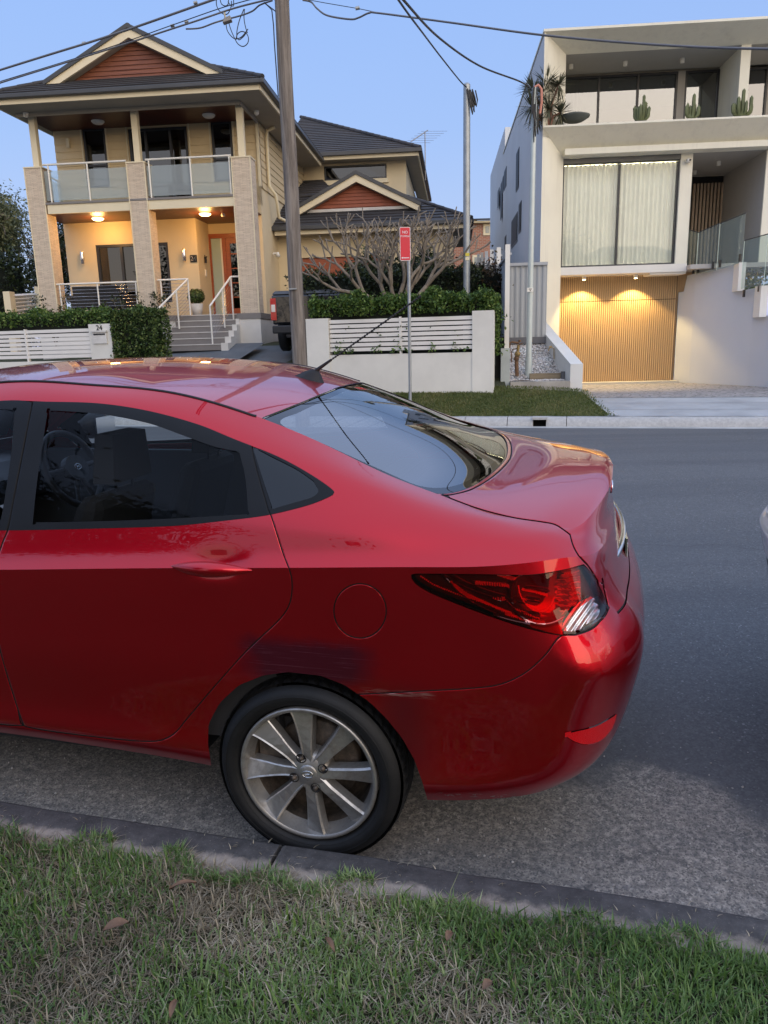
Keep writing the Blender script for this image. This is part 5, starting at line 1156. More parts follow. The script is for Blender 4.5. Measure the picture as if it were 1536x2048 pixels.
GAPM = plain('panel_gap', (.008, .007, .008), .8)
FRAME = plain('window_frame_black', (.010, .011, .013), .5, spec=.2, var=.15, scale=6, bmp=.05, bs=400)
RUBBER = plain('rubber_black', (.014, .014, .016), .7)
TINT = glassmat('side_glass', (.80, .84, .85), 1.22)
REARG = glassmat('rear_glass', (.22, .25, .27), 3.0)
BAND = glassmat('rear_glass_band', (.004, .004, .006), 1.55)
TRIM = plain('cabin_plastic', (.045, .046, .052), .7, bmp=.1, bs=300)
SEATM = plain('seat_cloth', (.018, .018, .021), .9, bmp=.3, bs=500)
ALLOY = None
def mat_alloy():
    m, n, b = nodes('alloy_wheel'); co = objco(n); b.inputs['Metallic'].default_value = .75; b.inputs['Roughness'].default_value = .34
    d = noise(n, 22, 8, .7, co); e = noise(n, 130, 4, .6, co)
    c = mixc(n, ramp(n, d, [(.45, 0.), (.75, .7)]), (.40, .39, .375), (.15, .12, .09)); c = mixc(n, ramp(n, e, [(.62, 0.), (.75, .5)]), c, (.09, .06, .04))
    n.links.new(c, b.inputs['Base Color']); n.links.new(ramp(n, d, [(.4, .28), (.8, .6)]), b.inputs['Roughness']); return m
ALLOY = mat_alloy()
def mat_barrel():
    m, n, b = nodes('dirty_rim_barrel'); co = objco(n); b.inputs['Metallic'].default_value = .4; b.inputs['Roughness'].default_value = .6
    d = noise(n, 14, 8, .75, co); n.links.new(ramp(n, d, [(.35, (.03, .028, .026)), (.55, (.12, .095, .075)), (.68, (.22, .17, .13)), (.8, (.42, .38, .36))]), b.inputs['Base Color']); return m
BARREL = mat_barrel()
def mat_tyre():
    m, n, b = nodes('tyre_rubber'); co = objco(n); b.inputs['Roughness'].default_value = .62; b.inputs['Specular IOR Level'].default_value = .4
    d = noise(n, 9, 8, .7, co); n.links.new(ramp(n, d, [(.4, (.004, .0045, .0055)), (.75, (.012, .0115, .0115))]), b.inputs['Base Color']); bump(n, b, noise(n, 260, 3, .6, co), .15, .004); return m
TYRE = mat_tyre()
LENS = None
def mat_lens(name, tint, ior=1.6):
    return glassmat(name, tint, ior)
LENSR = mat_lens('red_lens', (.96, .05, .05), 1.45); LENSC = mat_lens('clear_lens', (.9, .92, .95))
def metalm(name, c, r): return plain(name, c, r, 1., var=.05)
REFR = plain('lamp_bezel_dark_red', (.07, .008, .008), .3, .3, var=.2); REFM = plain('lamp_reflector_mid', (.55, .06, .05), .25, .4, var=.1); REFB = plain('lamp_light_guide', (1., .42, .36), .35, 0., var=.04); REFC = plain('lamp_reflector_clear', (.9, .92, .95), .28, 1., var=.05)
REFX = None
def mat_reflector():
    m, n, b = nodes('bumper_reflector'); b.inputs['Base Color'].default_value = (.55, .004, .008, 1); b.inputs['Roughness'].default_value = .35; b.inputs['Specular IOR Level'].default_value = .2; b.inputs['Coat Weight'].default_value = .25
    v = N(n, 'ShaderNodeTexVoronoi'); v.inputs['Scale'].default_value = 320; n.links.new(objco(n), v.inputs['Vector']); bump(n, b, v.outputs['Distance'], .35, .003)
    return m
REFX = mat_reflector()

HEAT = plain('heater_line', (.10, .06, .045), .6)
def lamp_grid():
    A = G[:, :crease_row+1]; X = cpx(A); m = (X[..., 0] > 800) & (X[..., 0] < 1240) & (X[..., 1] > 1110) & (X[..., 1] < 1290) & (A[..., 1] < -.4)
    js = np.nonzero(m.any(1))[0]; is_ = np.nonzero(m.any(0))[0]; a, b, c, d = js[0]-1, js[-1]+2, is_[0]-1, min(is_[-1]+2, A.shape[1])
    k = 7
    def up(B):
        B = B[a:b, c:d]; nu, nv = B.shape[:2]; u = np.linspace(0, nu-1, (nu-1)*k+1); i = np.minimum(u.astype(int), nu-2); f = (u-i)[:, None, None]
        B = B[i]*(1-f)+B[i+1]*f; v = np.linspace(0, nv-1, (nv-1)*k+1); i = np.minimum(v.astype(int), nv-2); f = (v-i)[None, :, None]
        return B[:, i]*(1-f)+B[:, i+1]*f
    g = CM(); g.addgrid(up(A), up(na), gflip)
    g.cut(SD['tail']); g.cut(SD['rev']); x, p = g.cents(); t = SD['tail'](x, p); r = SD['rev'](x, p)
    return g, np.nonzero((t < 1) & (r > 0))[0], np.nonzero(r < 0)[0]
LAMPG = None
def setnormals(me, Nn):
    me.polygons.foreach_set('use_smooth', np.ones(len(me.polygons), bool))
    try: me.normals_split_custom_set_from_vertices([tuple(x) for x in Nn])
    except Exception as e: print('normals', e)
def shearN(Nn):
    Nn = np.array(Nn, float); Nn[:, 1] -= SH*Nn[:, 2]; return Nn/(np.linalg.norm(Nn, axis=1, keepdims=True)+1e-9)
def panel(name, parent, mats, parts, side='both', cn=True):
    """parts: list of (mesh, index list, material slot, offset/extra)"""
    V = []; Fc = []; Nn = []; mi = []
    for (m, idx, slot, off) in parts:
        if len(idx) == 0: continue
        kw = dict(extra=off) if callable(off) else dict(off=off)
        v, f, n_ = m.sub(list(idx), both={'both': True, 'near': False, 'far': 'far'}[side], **kw)
        b = len(V) and sum(len(x) for x in V) or 0
        V.append(v); Nn.append(n_); Fc += [[i+b for i in q] for q in f]; mi += [slot]*len(f)
    V = shear(np.vstack(V)); Nn = shearN(np.vstack(Nn))
    o = mk(name, V, Fc, mats, parent, mi, smooth=True)
    if cn: setnormals(o.data, Nn)
    return o
I = lambda *c: np.nonzero(np.isin(cls, c))[0]
J = lambda *c: np.nonzero(np.isin(tc, c))[0]
gidx = I('gap'); gX, gP = cX[gidx], cP[gidx]
gap_door = gidx[(gP[:, 0] < .05) & (gX[:, 1] < 1500)]; gap_rest = gidx[~((gP[:, 0] < .05) & (gX[:, 1] < 1500))]

def build_sedan(root, paint, fueldetail=True):
    body = panel('body', root, [paint, GAPM, FRAME], [(cm, I('body'), 0, 0), (tm, J('body'), 0, 0), (cm, gap_rest, 1, -.005), (tm, J('gap'), 1, -.004), (cm, gap_door, 1, -.005), (cm, I('frame_q'), 2, .001)])
    # ditch moulding in the roof channel
    k0 = int(np.argmin(np.abs(E9[:, 0]+1.55))); k1 = int(np.argmin(np.abs(E9[:, 0]+.205)))
    for s in (1, -1):
        pts = [(E9[k, 0], s*E9[k, 1]-s*.002, E9[k, 2]-.001+SH*(s*E9[k, 1]+.8)) for k in range(k0, k1, 3)]+[(E9[k1, 0], s*E9[k1, 1], E9[k1, 2]+SH*(s*E9[k1, 1]+.8))]
        mb = MB(); mb.tube(pts, [.0045]*len(pts), 6); mb.build('roof_moulding', RUBBER, body)
    panel('boot_lid', root, [paint], [(cm, I('boot_lid'), 0, 0), (tm, J('boot_lid'), 0, 0)])
    panel('bumper', root, [paint], [(cm, I('bumper'), 0, 0)])
    panel('bonnet', root, [paint], [(tm, J('bonnet'), 0, 0)])
    panel('grille', root, [FRAME], [(cm, I('grille'), 0, -.006)]); panel('air_intake', root, [FRAME], [(cm, I('air_intake'), 0, -.012)])
    for side in ('near', 'far'):
        s = -1 if side == 'near' else 1
        dr = panel('door', root, [paint], [(cm, I('door_rear'), 0, 0)], side); panel('window_frame', dr, [FRAME], [(cm, I('frame_r'), 0, .001)], side)
        panel('window', dr, [TINT], [(cm, I('glass_r'), 0, -.004)], side)
        dfo = panel('door', root, [paint], [(cm, I('door_front'), 0, 0)], side); panel('window_frame', dfo, [FRAME], [(cm, I('frame_f'), 0, .001)], side)
        panel('window', dfo, [TINT], [(cm, I('glass_f'), 0, -.004)], side)
        panel('quarter_window', root, [BAND], [(cm, I('glass_q'), 0, -.0015)], side)
        fl = None
        if side == 'near': fl = panel('fuel_lid', root, [paint], [(cm, I('fuel'), 0, 0)], side)
        else: panel('fender_patch', root, [paint], [(cm, I('fuel'), 0, 0)], side)
        # handles
        for (hx, hz, par) in ((-.235, .934, dr), (-1.30, .878, dfo)):
            yb = -.850; mb = MB(); pts = []; 
            for t in np.linspace(-1, 1, 25):
                hw = .126*t; pts.append((hx+hw, s*(-yb-.004+.022*(1-t*t)), hz+.004*(1-t*t)))
            rr = [.0215*(1-abs(t)**1.9)+.0012 for t in np.linspace(-1, 1, 25)]
            pts = [(p[0], p[1], p[2]+SH*(p[1]+.8)) for p in pts]
            mb.tube(pts, rr, 12); h = mb.build('handle', paint, par)
            h.scale = (1, 1, 1)
        # lamp unit
        tl = panel('tail_light', root, [LENSR, LENSC], [(cm, I('tail'), 0, .001), (cm, I('reverse'), 1, .001)], side)
        def lampdepth(X, P):
            x, y = X[:, 0], X[:, 1]; d = np.full(len(x), -.028)
            r = np.hypot((x-1085)/62, (y-1190)/58)                      # bowl
            d += np.where(r < 1, -.022*(1-r*r), 0)+.016*np.exp(-((r-1)/.09)**2)
            for (cx, cy, rx, ry) in ((1120, 1120, 235, 132), (1150, 1095, 300, 122)):   # long sweeping guides
                rr = np.hypot((x-cx)/rx, (y-cy)/ry); d += .016*np.exp(-((rr-1)/.022)**2)*((x < 1060))
            fin = (x > 1128)*(x < 1172)*(y < 1222); d += fin*.012*np.abs(np.sin((y+ .12*x)*math.pi/11.5))**6
            d += ((y > 1232)*(x > 985)*(x < 1132))*.015
            for (cy, xa, xb) in ((1174, 945, 1020), (1200, 985, 1010), (1183, 1060, 1115), (1206, 1060, 1095)):
                d += .014*np.exp(-((y-cy-.05*(x-xa))/2.2)**2)*(x > xa)*(x < xb)
            return d
        def revdepth(X, P):
            x, y = X[:, 0], X[:, 1]; return -.020+.0035*np.sin((x*1.0+y*.75)*.42)
        global LAMPG
        LAMPG = LAMPG or lamp_grid(); fine = LAMPG
        gx, _ = fine[0].cents(); ix = fine[1]; X_ = gx[ix]
        def line(pts, w_): 
            q = smoothpts(pts, closed=False, step=4); return np.min(np.hypot(X_[:, None, 0]-q[None, :, 0], X_[:, None, 1]-q[None, :, 1]), 1) < w_
        def ell(cx, cy, rx, ry): return np.hypot((X_[:, 0]-cx)/rx, (X_[:, 1]-cy)/ry)
        def tri(p): return sdist(p)(X_) < 0
        e1 = ell(1087, 1178, 44, 52); e2 = ell(1077, 1170, 40, 50)
        brt = line([(901, 1165), (914, 1181), (938, 1199), (973, 1215), (1008, 1229), (1044, 1239), (1089, 1246)], 2.6)|line([(838, 1160), (870, 1180), (945, 1209)], 1.7)|line([(1008, 1200), (1019, 1213), (1047, 1229), (1082, 1241)], 1.6)
        brt |= line([(952, 1172), (1019, 1176)], 2.0)|line([(984, 1199), (1008, 1200)], 1.6)|line([(1054, 1187), (1112, 1195)], 3.2)|line([(1054, 1207), (1090, 1209)], 1.8)|tri([(991, 1157), (1054, 1156), (1022, 1165)])
        brt |= (np.abs(e1-1) < .035)&(X_[:, 1] > 1178)
        for k in range(8): y0 = 1146+k*10.6; brt |= line([(1131, y0+4), (1168+k*.8, y0-2)], 2.0)
        mid = ((e1 < 1)&(e2 > 1))|tri([(1045, 1246), (1124, 1246), (1150, 1212), (1165, 1215), (1120, 1270), (1080, 1266)])|((X_[:, 0] > 1129)&(X_[:, 0] < 1178)&(X_[:, 1] < 1235))|((e1 > 1)&(X_[:, 0] > 1085)&(X_[:, 0] < 1135)&(X_[:, 1] > 1195))
        hs = panel('lamp_housing', tl, [REFR, REFC, REFM, REFB], [(fine[0], ix[~(brt|mid)], 0, lampdepth), (fine[0], ix[mid&~brt], 2, lampdepth), (fine[0], ix[brt], 3, lampdepth), (fine[0], fine[2], 1, revdepth)], side, False)
        panel('reflector', root, [REFX], [(cm, I('reflector'), 0, .002)], side)
        # head light lens and mirror
        mb = MB(); hl = [(-3.24, -.60, .60), (-3.13, -.70, .60), (-2.95, -.765, .66), (-2.72, -.80, .745), (-2.80, -.79, .77), (-3.0, -.73, .735), (-3.16, -.62, .70)]
        cen = np.mean(hl, 0)*[1, 1, 1]+[-.03, -.03, .01]
        v = [(p[0], s*-p[1]*1.012, p[2]+SH*(s*-p[1]+.8)) for p in hl]; cc_ = (cen[0], s*-cen[1]*1.02, cen[2]+SH*(s*-cen[1]+.8))
        mb.add([cc_]+v, [(0, i+1, (i+1) % 7+1) for i in range(7)], 0, True); mb.build('headlight', REFC, root)
        mb = MB(); pr = []
        my = .84; zz = 1.06
        for t in np.linspace(0, math.pi, 9): pr.append((max(.004, .075*math.sin(t)), .11*-math.cos(t)))
        mb.lathe(pr, (-1.86, s*(my+.12), zz+SH*(s*(my+.12)+.8)), (.1, 1, 0), 16); mb.tube([(-1.86, s*.76, zz-.04+SH*(s*.8+.8)), (-1.86, s*.88, zz-.03+SH*(s*.88+.8))], .022, 8)
        mi = mb.build('door_mirror', FRAME, root)
        mb = MB(); mb.box(-1.79, -1.782, s*(my+.12)-.085, s*(my+.12)+.085, zz-.05+SH*(s*.9+.8), zz+.05+SH*(s*.9+.8)); mb.build('mirror_glass', CHROME, mi)
    panel('windscreen', root, [TINT], [(tm, J('windscreen'), 0, -.003)])
    rw = panel('rear_window', root, [REARG, BAND, RUBBER, HEAT], [(tm, J('glass_b'), 0, -.004), (tm, J('glassband'), 1, -.004), (tm, J('seal'), 2, -.001)])
    # heater lines printed on the inside of the rear glass
    mb = MB(); Tm = T
    def tpt(xc, v):   # position on the top patch by centre x
        j = int(np.argmin(np.abs(CL[:, 0]-xc))); P = topprof(j); k = int(round(v*(NT-1))); return P[k]
    for xc in np.arange(-.045, .44, .037):
        left = [tpt(xc, v) for v in np.linspace(.10, 1, 12)]
        pts = [(p[0], p[1], p[2]-.007+SH*(p[1]+.8)) for p in left]+[(p[0], -p[1], p[2]-.007+SH*(-p[1]+.8)) for p in left[::-1][1:]]
        mb.tube(pts, .0009, 4, cap=False)
    mb.build('heater_lines', HEAT, rw)
    # wheel arch lips and liners, sills, underbody, cabin
    mb = MB()
    for (wx) in (0, -2.57):
        for s in (1, -1):
            prof = [(.375, -.005), (.375, -.30)]
            mb.lathe([(.372, 0), (.372, .24)], (wx, s*.55, .30+SH*(s*.55+.8)), (0, s, 0), 28, a0=math.pi-.05, a1=2*math.pi+.05)
            mb.lathe([(.372, 0), (.05, 0)], (wx, s*.55, .30+SH*(s*.55+.8)), (0, s, 0), 28, a0=math.pi-.05, a1=2*math.pi+.05)
    mb.box(-3.2, -2.95, -.60, .60, .24, .6); mb.box(-2.2, -.38, -.76, .76, .27, .36); mb.box(.38, .80, -.62, .62, .32, .70); mb.box(-2.2, .4, -.50, .50, .33, .40); mb.box(-3.0, -2.2, -.5, .5, .3, .8)
    mb.build('underbody', RUBBER, root)
    # cabin
    mb = MB(); mb.box(-2.2, .38, -.70, .70, .36, .42); mb.box(.36, .40, -.70, .70, .40, 1.02)
    mb.box(-.06, .42, -.72, .72, .985, 1.0)
    for s in (1, -1):
        zt_ = 1.0 if s < 0 else 1.055; mb.box(-2.15, -.10, s*.735-.02, s*.735+.02, .36, zt_-.03)
    mb.build('cabin_tub', TRIM, root)
    mb = MB(); mb.prism([(-2.30, -.70, .80), (-1.98, -.70, .80), (-1.92, -.70, .93), (-2.02, -.70, 1.0), (-2.35, -.70, 1.03)], (0, 1.4, 0)); mb.box(-1.93, -1.925, -.62, -.50, .905, .935, 1); mb.box(-1.93, -1.925, -.1, .02, .905, .935, 1)
    mb.build('dashboard', [TRIM, ALLOY], root, bevel=.015)
    # headlining arc
    for (sx, sy) in ((-1.20, -.36), (-1.22, .36)):
        st = MB(); st.hexa([(sx-.30, sy-.24, .42), (sx+.24, sy-.24, .42), (sx+.24, sy+.24, .42), (sx-.30, sy+.24, .42)], [(sx-.30, sy-.23, .60), (sx+.20, sy-.23, .56), (sx+.20, sy+.23, .56), (sx-.30, sy+.23, .60)])
        st.hexa([(sx+.10, sy-.23, .52), (sx+.26, sy-.23, .52), (sx+.26, sy+.23, .52), (sx+.10, sy+.23, .52)], [(sx+.33, sy-.20, 1.06), (sx+.42, sy-.20, 1.05), (sx+.42, sy+.20, 1.05), (sx+.33, sy+.20, 1.06)])
        seat = st.build('seat', SEATM, root, bevel=.05)
        hb = MB(); hb.hexa([(sx+.345, sy-.12, 1.085), (sx+.43, sy-.12, 1.085), (sx+.43, sy+.12, 1.085), (sx+.345, sy+.12, 1.085)], [(sx+.36, sy-.10, 1.255), (sx+.43, sy-.10, 1.25), (sx+.43, sy+.10, 1.25), (sx+.36, sy+.10, 1.255)])
        hb.tube([(sx+.385, sy-.05, 1.03), (sx+.39, sy-.05, 1.1)], .006, 6); hb.tube([(sx+.385, sy+.05, 1.03), (sx+.39, sy+.05, 1.1)], .006, 6)
        hb.build('headrest', SEATM, seat, bevel=.048)
    st = MB(); st.box(-.62, -.12, -.66, .66, .42, .62); st.hexa([(-.18, -.66, .55), (.02, -.66, .55), (.02, .66, .55), (-.18, .66, .55)], [(.06, -.62, 1.02), (.16, -.62, 1.0), (.16, .62, 1.0), (.06, .62, 1.02)])
    rs = st.build('rear_seat', SEATM, root, bevel=.04)
    # steering wheel (driver sits on the near... far hand side of this car faces the road: right-hand drive)
    return body
# ---- wheels ----
def make_wheel(parent, loc, s, name='wheel', spin=0):
    """s=-1 near side (face towards -y), +1 far side"""
    root = empty(name, loc, 0, parent); yf = s
    # tyre
    mb = MB(); R = .284
    prof = [(.212, .055), (.216, .073), (.223, .084), (.236, .094), (.248, .097), (.261, .093), (.272, .083), (.279, .072)]
    prof2 = [(p[0], p[1]) for p in prof]
    mb.lathe(prof2, (0, 0, 0), (0, s, 0), 72, 0)
    # tread with shoulder sipes
    n = 144; tv = []; 
    rows = [(0.2870, .072), (0.2915, .058), (0.2930, .040), (0.2930, .030), (0.2860, .029), (0.2860, .022), (0.2930, .021), (0.2930, .004), (0.2860, .003), (0.2860, -.003), (0.2930, -.004), (0.2930, -.021), (0.2860, -.022), (0.2860, -.029), (0.2930, -.030), (0.2930, -.04), (0.2915, -.058), (0.2870, -.072), (.25, -.09), (.21, -.06)]
    for k, (r, h) in enumerate(rows):
        for j in range(n):
            rr = r-(.006 if (j % 3 == 0 and abs(h) > .03 and r > .273 and abs(h) < .0715) else 0); a = 2*math.pi*j/n
            tv.append((rr*math.cos(a), s*h, rr*math.sin(a)))
    f = [(i*n+j, i*n+(j+1) % n, (i+1)*n+(j+1) % n, (i+1)*n+j) for i in range(len(rows)-1) for j in range(n)]
    mb.add(tv, f, 0, False)
    # raised sidewall rings
    mb.lathe([(.251, .0970), (.2525, .0985), (.254, .0965)], (0, 0, 0), (0, s, 0), 72)
    mb.lathe([(.228, .087), (.2295, .090), (.231, .089)], (0, 0, 0), (0, s, 0), 72)
    mb.build('tyre', TYRE, root)
    rim = MB()
    rim.lathe([(.199, .082), (.205, .0865), (.2105, .086), (.213, .080), (.211, .066)], (0, 0, 0), (0, s, 0), 96, 0)
    rim.lathe([(.199, .082), (.196, .070), (.190, .052), (.184, .040)], (0, 0, 0), (0, s, 0), 96, 0)
    rim.lathe([(.184, .040), (.178, .0), (.178, -.09), (.10, -.10)], (0, 0, 0), (0, s, 0), 96, 1)
    # spokes: flat blade widening to the rim, with a raised sharp edge that sweeps into the hub
    for k in range(8):
        pr = k % 2
        a0 = math.pi/4*k+rad(4)+spin
        def P(r, t, h):   # t tangential metres
            x = r*math.cos(a0)-t*math.sin(a0); z = r*math.sin(a0)+t*math.cos(a0); return (x, s*h, z)
        st = []
        for r, ta, tb, ha, hb in [(.022, -.012, .012, .072, .072), (.050, -.017, .013, .073, .073), (.075, -.018, .012, .072, .074), (.105, -.020, .014, .068, .075), (.135, -.024, .017, .064, .077), (.160, -.027, .020, .062, .079), (.182, -.030, .024, .061, .081), (.198, -.034, .028, .062, .083)]:
            if s > 0: pass
            st.append((r, ta, tb, ha, hb))
        v = []; nn = 7
        for (r, ta, tb, ha, hb) in st:
            bt = tb+.009
            ring = [(ta-.003, ha-.030), (ta, ha-.003), (ta+.003, ha), (tb-.003, hb-.004), (tb, hb), (tb+.005, hb-.006), (bt, hb-.034)]
            v += [P(r, t_, h_) for t_, h_ in ring]
        f = [(i*nn+j, i*nn+j+1, (i+1)*nn+j+1, (i+1)*nn+j) for i in range(len(st)-1) for j in range(nn-1)]
        rim.add(v, f, 0, False)
    # hub boss with lug wells
    rim.lathe([(.0, .074), (.030, .075), (.034, .073), (.050, .070), (.062, .060), (.066, .02)], (0, 0, 0), (0, s, 0), 48, 0)
    rim.build('rim', [ALLOY, BARREL], root)
    cap = MB(); cap.lathe([(0, .080), (.024, .0795), (.0275, .077), (.0285, .073)], (0, 0, 0), (0, s, 0), 32)
    cp = cap.build('centre_cap', ALLOY, root)
    em = MB(); el = [(.0165*math.cos(a), s*.0812, .0105*math.sin(a)) for a in np.linspace(0, 2*math.pi, 28)]
    em.tube(el, .0013, 6, cap=False)
    em.tube([(-.009, s*.0815, -.007), (-.0045, s*.0815, .0075)], .0013, 6); em.tube([(.0045, s*.0815, -.0075), (.009, s*.0815, .007)], .0013, 6); em.tube([(-.007, s*.0815, -.001), (.0, s*.0817, .001), (.0065, s*.0815, .001)], .0013, 6)
    em.build('badge', CHROME, cp)
    for k in range(4):
        a = math.pi/2*k+rad(24)+spin; lg = MB(); cx, cz = .050*math.cos(a), .050*math.sin(a)
        lg.lathe([(.0135, .0735), (.0155, .0745), (.0135, .0745), (.0125, .071)], (cx, 0, cz), (0, s, 0), 20, 1)
        lg.lathe([(.0, .0712), (.0133, .0714), (.0137, .0738)], (cx, 0, cz), (0, s, 0), 20, 1)
        lg.lathe([(0, .081), (.0055, .080), (.007, .076), (.0075, .0705)], (cx, 0, cz), (0, s, 0), 12, 0)
        lg.build('wheel_nut', [BARREL, GAPM], root)
    br = MB(); br.lathe([(.0, .0), (.13, .0), (.135, -.01), (.135, -.03)], (0, 0, 0), (0, s, 0), 40); br.box(-.17, -.08, -.04 if s > 0 else -.03, .03 if s > 0 else .04, -.05, .07)
    br.build('brake_drum', BARREL, root)
    return root

def finish_sedan(root, paint):
    for (x, y, s) in ((.006, -.735, -1), (.006, .735, 1), (-2.57, -.735, -1), (-2.57, .735, 1)):
        make_wheel(root, (x, y, .302+SH*(y+.8)), s, spin=0)
    # chrome strip above the plate, badge, number plate
    mb = MB(); pts = []
    for y in np.linspace(-.40, .40, 15):
        xx = .900-.11*(y/.62)**2; pts.append((xx, y, .865+SH*(y+.8)))
    mb.tube(pts, .012, 10); mb.build('boot_garnish', CHROME, root)
    mb = MB(); mb.box(.903, .909, -.186, .186, .775+SH*.8, .885-.002+SH*.8-.02); mb.box(.909, .911, -.176, .176, .785+SH*.8, .865-.002+SH*.8-.02, 1); mb.build('number_plate', [CHROME, plain('plate_face', (.62, .62, .60), .4)], root)
    mb = MB(); el = [(.860, .030*math.cos(a), .998+SH*.8+.020*math.sin(a)) for a in np.linspace(0, 2*math.pi, 28)]; mb.tube(el, .0035, 6)
    z0 = .998+SH*.8; mb.tube([(.861, -.016, z0-.013), (.861, -.006, z0+.014)], .0035, 6); mb.tube([(.861, .006, z0-.014), (.861, .016, z0+.013)], .0035, 6); mb.tube([(.861, -.012, z0), (.861, .012, z0+.001)], .0035, 6)
    mb.build('badge', CHROME, root)
    # boot lip spoiler edge and roof aerial
    zr = 1.372
    mb = MB(); bx = -.225
    prof = [(-.062, -.012, .0), (-.03, -.020, .018), (.0, -.024, .026), (.028, -.02, .030), (.045, -.008, .01)]
    v = []
    base = [(-.068, 0), (-.03, -.021), (.01, -.028), (.04, -.024), (.055, 0), (.04, .024), (.01, .028), (-.03, .021)]
    mid = [(-.02, 0), (.0, -.010), (.018, -.012), (.035, -.010), (.042, 0), (.035, .010), (.018, .012), (.0, .010)]
    top = [(.008, 0), (.012, -.005), (.022, -.006), (.030, -.005), (.034, 0), (.030, .005), (.022, .006), (.012, .005)]
    def zsurf(x): return np.interp(x, CL[:, 0], CL[:, 1+1])+SH*.8
    for lst, h in ((base, -.004), (mid, .026), (top, .040)):
        for a, b in lst: v.append((bx+a, b, zsurf(bx+a)+h))
    f = [(i*8+j, i*8+(j+1) % 8, (i+1)*8+(j+1) % 8, (i+1)*8+j) for i in range(2) for j in range(8)]+[list(range(16, 24))]
    mb.add(v, f, 0, True)
    b0 = np.array([bx+.02, 0, zsurf(bx)+.030]); 
    # mast leans rearward: direction found from where its tip appears
    tipw = onplane(842, 592, CEY, CO)-CO; tip = np.array([tipw@CEX, 0, tipw[2]])
    tip_ = b0+(tip-b0)/np.linalg.norm(tip-b0)*min(.62, np.linalg.norm(tip-b0))
    pts = [b0+(tip_-b0)*t for t in np.linspace(0, 1, 260)]
    rr = [(.0075-.003*min(1, t/.16)) if t < .16 else .0030+.0011*(math.sin(t*2*math.pi*46)) for t in np.linspace(0, 1, 260)]
    rr[-6:] = [.0045]*6
    mb.tube(pts, rr, 8); ae = mb.build('aerial', RUBBER, root)
    # steering wheel, on the far (road) side
    swc = np.array([-1.57, .36, .983]); ax = np.array([.93, 0, .38]); ax /= np.linalg.norm(ax); vu = np.cross(ax, [0, 1, 0]); sw = MB()
    def SP(a, r, h=0): return swc+np.array([0, 1, 0])*r*math.cos(a)+vu*r*math.sin(a)+ax*h
    sw.tube([SP(a, .18) for a in np.linspace(0, 2*math.pi, 41)], .016, 10, cap=False)
    hub = [SP(a, .068*(1+.12*math.cos(2*a)), .0) for a in np.linspace(0, 2*math.pi, 20, endpoint=False)]; sw.prism(hub, ax*.03)
    for a in (rad(2), rad(178), rad(250), rad(290)):
        sw.tube([SP(a, .05, .012), SP(a, .17, .0)], .012, 6)
    so_ = sw.build('steering_wheel', TRIM, root, bevel=0)
    em = MB(); em.tube([swc+np.array([0, 1, 0])*.021*math.cos(a)+vu*.014*math.sin(a)+ax*.034 for a in np.linspace(0, 2*math.pi, 24)], .0016, 5)
    for p, q in (((-.011, -.009), (-.005, .010)), ((.005, -.010), (.011, .009)), ((-.008, 0), (.008, .001))):
        em.tube([swc+np.array([0, 1, 0])*p[0]+vu*p[1]+ax*.034, swc+np.array([0, 1, 0])*q[0]+vu*q[1]+ax*.034], .002, 5)
    em.build('badge', CHROME, so_)

car = empty('parked_car', CO, -CA)
tag(car, 'glossy red sedan with a scuffed rear arch parked against the near kerb', 'car')
build_sedan(car, RED); finish_sedan(car, RED)
# ======================= fences, plants, poles, wires =======================
def leafcloud(name, pts, mat, size, parent=None, upb=.3, seed=1, nrm=None, fold=.35, narrow=.5):
    """pts (n,3) world or parent space: one small folded leaf at each point"""
    r = np.random.default_rng(seed); n_ = len(pts); d = r.normal(size=(n_, 3)); d[:, 2] += upb; d /= np.linalg.norm(d, axis=1, keepdims=True)
    a = r.normal(size=(n_, 3)); a -= d*np.sum(a*d, 1, keepdims=True); a /= np.linalg.norm(a, axis=1, keepdims=True); b = np.cross(d, a)
    s = size*r.uniform(.6, 1.3, n_)[:, None]
    V = np.stack([pts-a*s, pts+b*s*narrow+d*s*fold, pts+a*s, pts-b*s*narrow+d*s*fold], 1).reshape(-1, 3)
    Fq = np.arange(n_*4).reshape(-1, 4); t = np.repeat(r.uniform(0, 1, n_), 4)
    return mkbig(name, V, Fq, mat, parent, attr=t)
def leafmat(name, stops, rough=.5, trans=.25):
    m, n, b = nodes(name); at = N(n, 'ShaderNodeAttribute', attribute_name='tint'); c = ramp(n, at.outputs['Fac'], stops); n.links.new(c, b.inputs['Base Color']); b.inputs['Roughness'].default_value = rough
    b.inputs['Specular IOR Level'].default_value = .35
    if trans:
        out = n.nodes['Material Output']; tr = n.nodes.new('ShaderNodeBsdfTranslucent'); n.links.new(c, tr.inputs[0]); mx = n.nodes.new('ShaderNodeMixShader'); mx.inputs[0].default_value = trans
        n.links.new(b.outputs[0], mx.inputs[1]); n.links.new(tr.outputs[0], mx.inputs[2]); n.links.new(mx.outputs[0], out.inputs[0])
    return m
HEDGEL = leafmat('hedge_leaf', [(0, (.014, .030, .008)), (.5, (.052, .098, .024)), (.8, (.11, .17, .045)), (1, (.22, .27, .09))])
IVYL = leafmat('ivy_leaf', [(0, (.024, .055, .012)), (.5, (.07, .135, .026)), (.85, (.14, .22, .045)), (1, (.24, .31, .08))])
DARKL = leafmat('dark_leaf', [(0, (.008, .014, .008)), (.6, (.028, .045, .016)), (1, (.085, .105, .035))])
RUSTL = leafmat('bronze_leaf', [(0, (.022, .014, .010)), (.5, (.060, .038, .020)), (.8, (.085, .070, .028)), (1, (.13, .075, .045))])
GUML = leafmat('gum_leaf', [(0, (.05, .065, .03)), (.6, (.16, .175, .08)), (1, (.32, .31, .16))])
BARK = timber('grey_bark', (.13, .105, .08), (.27, .23, .185), 6, 6, 1, .9)
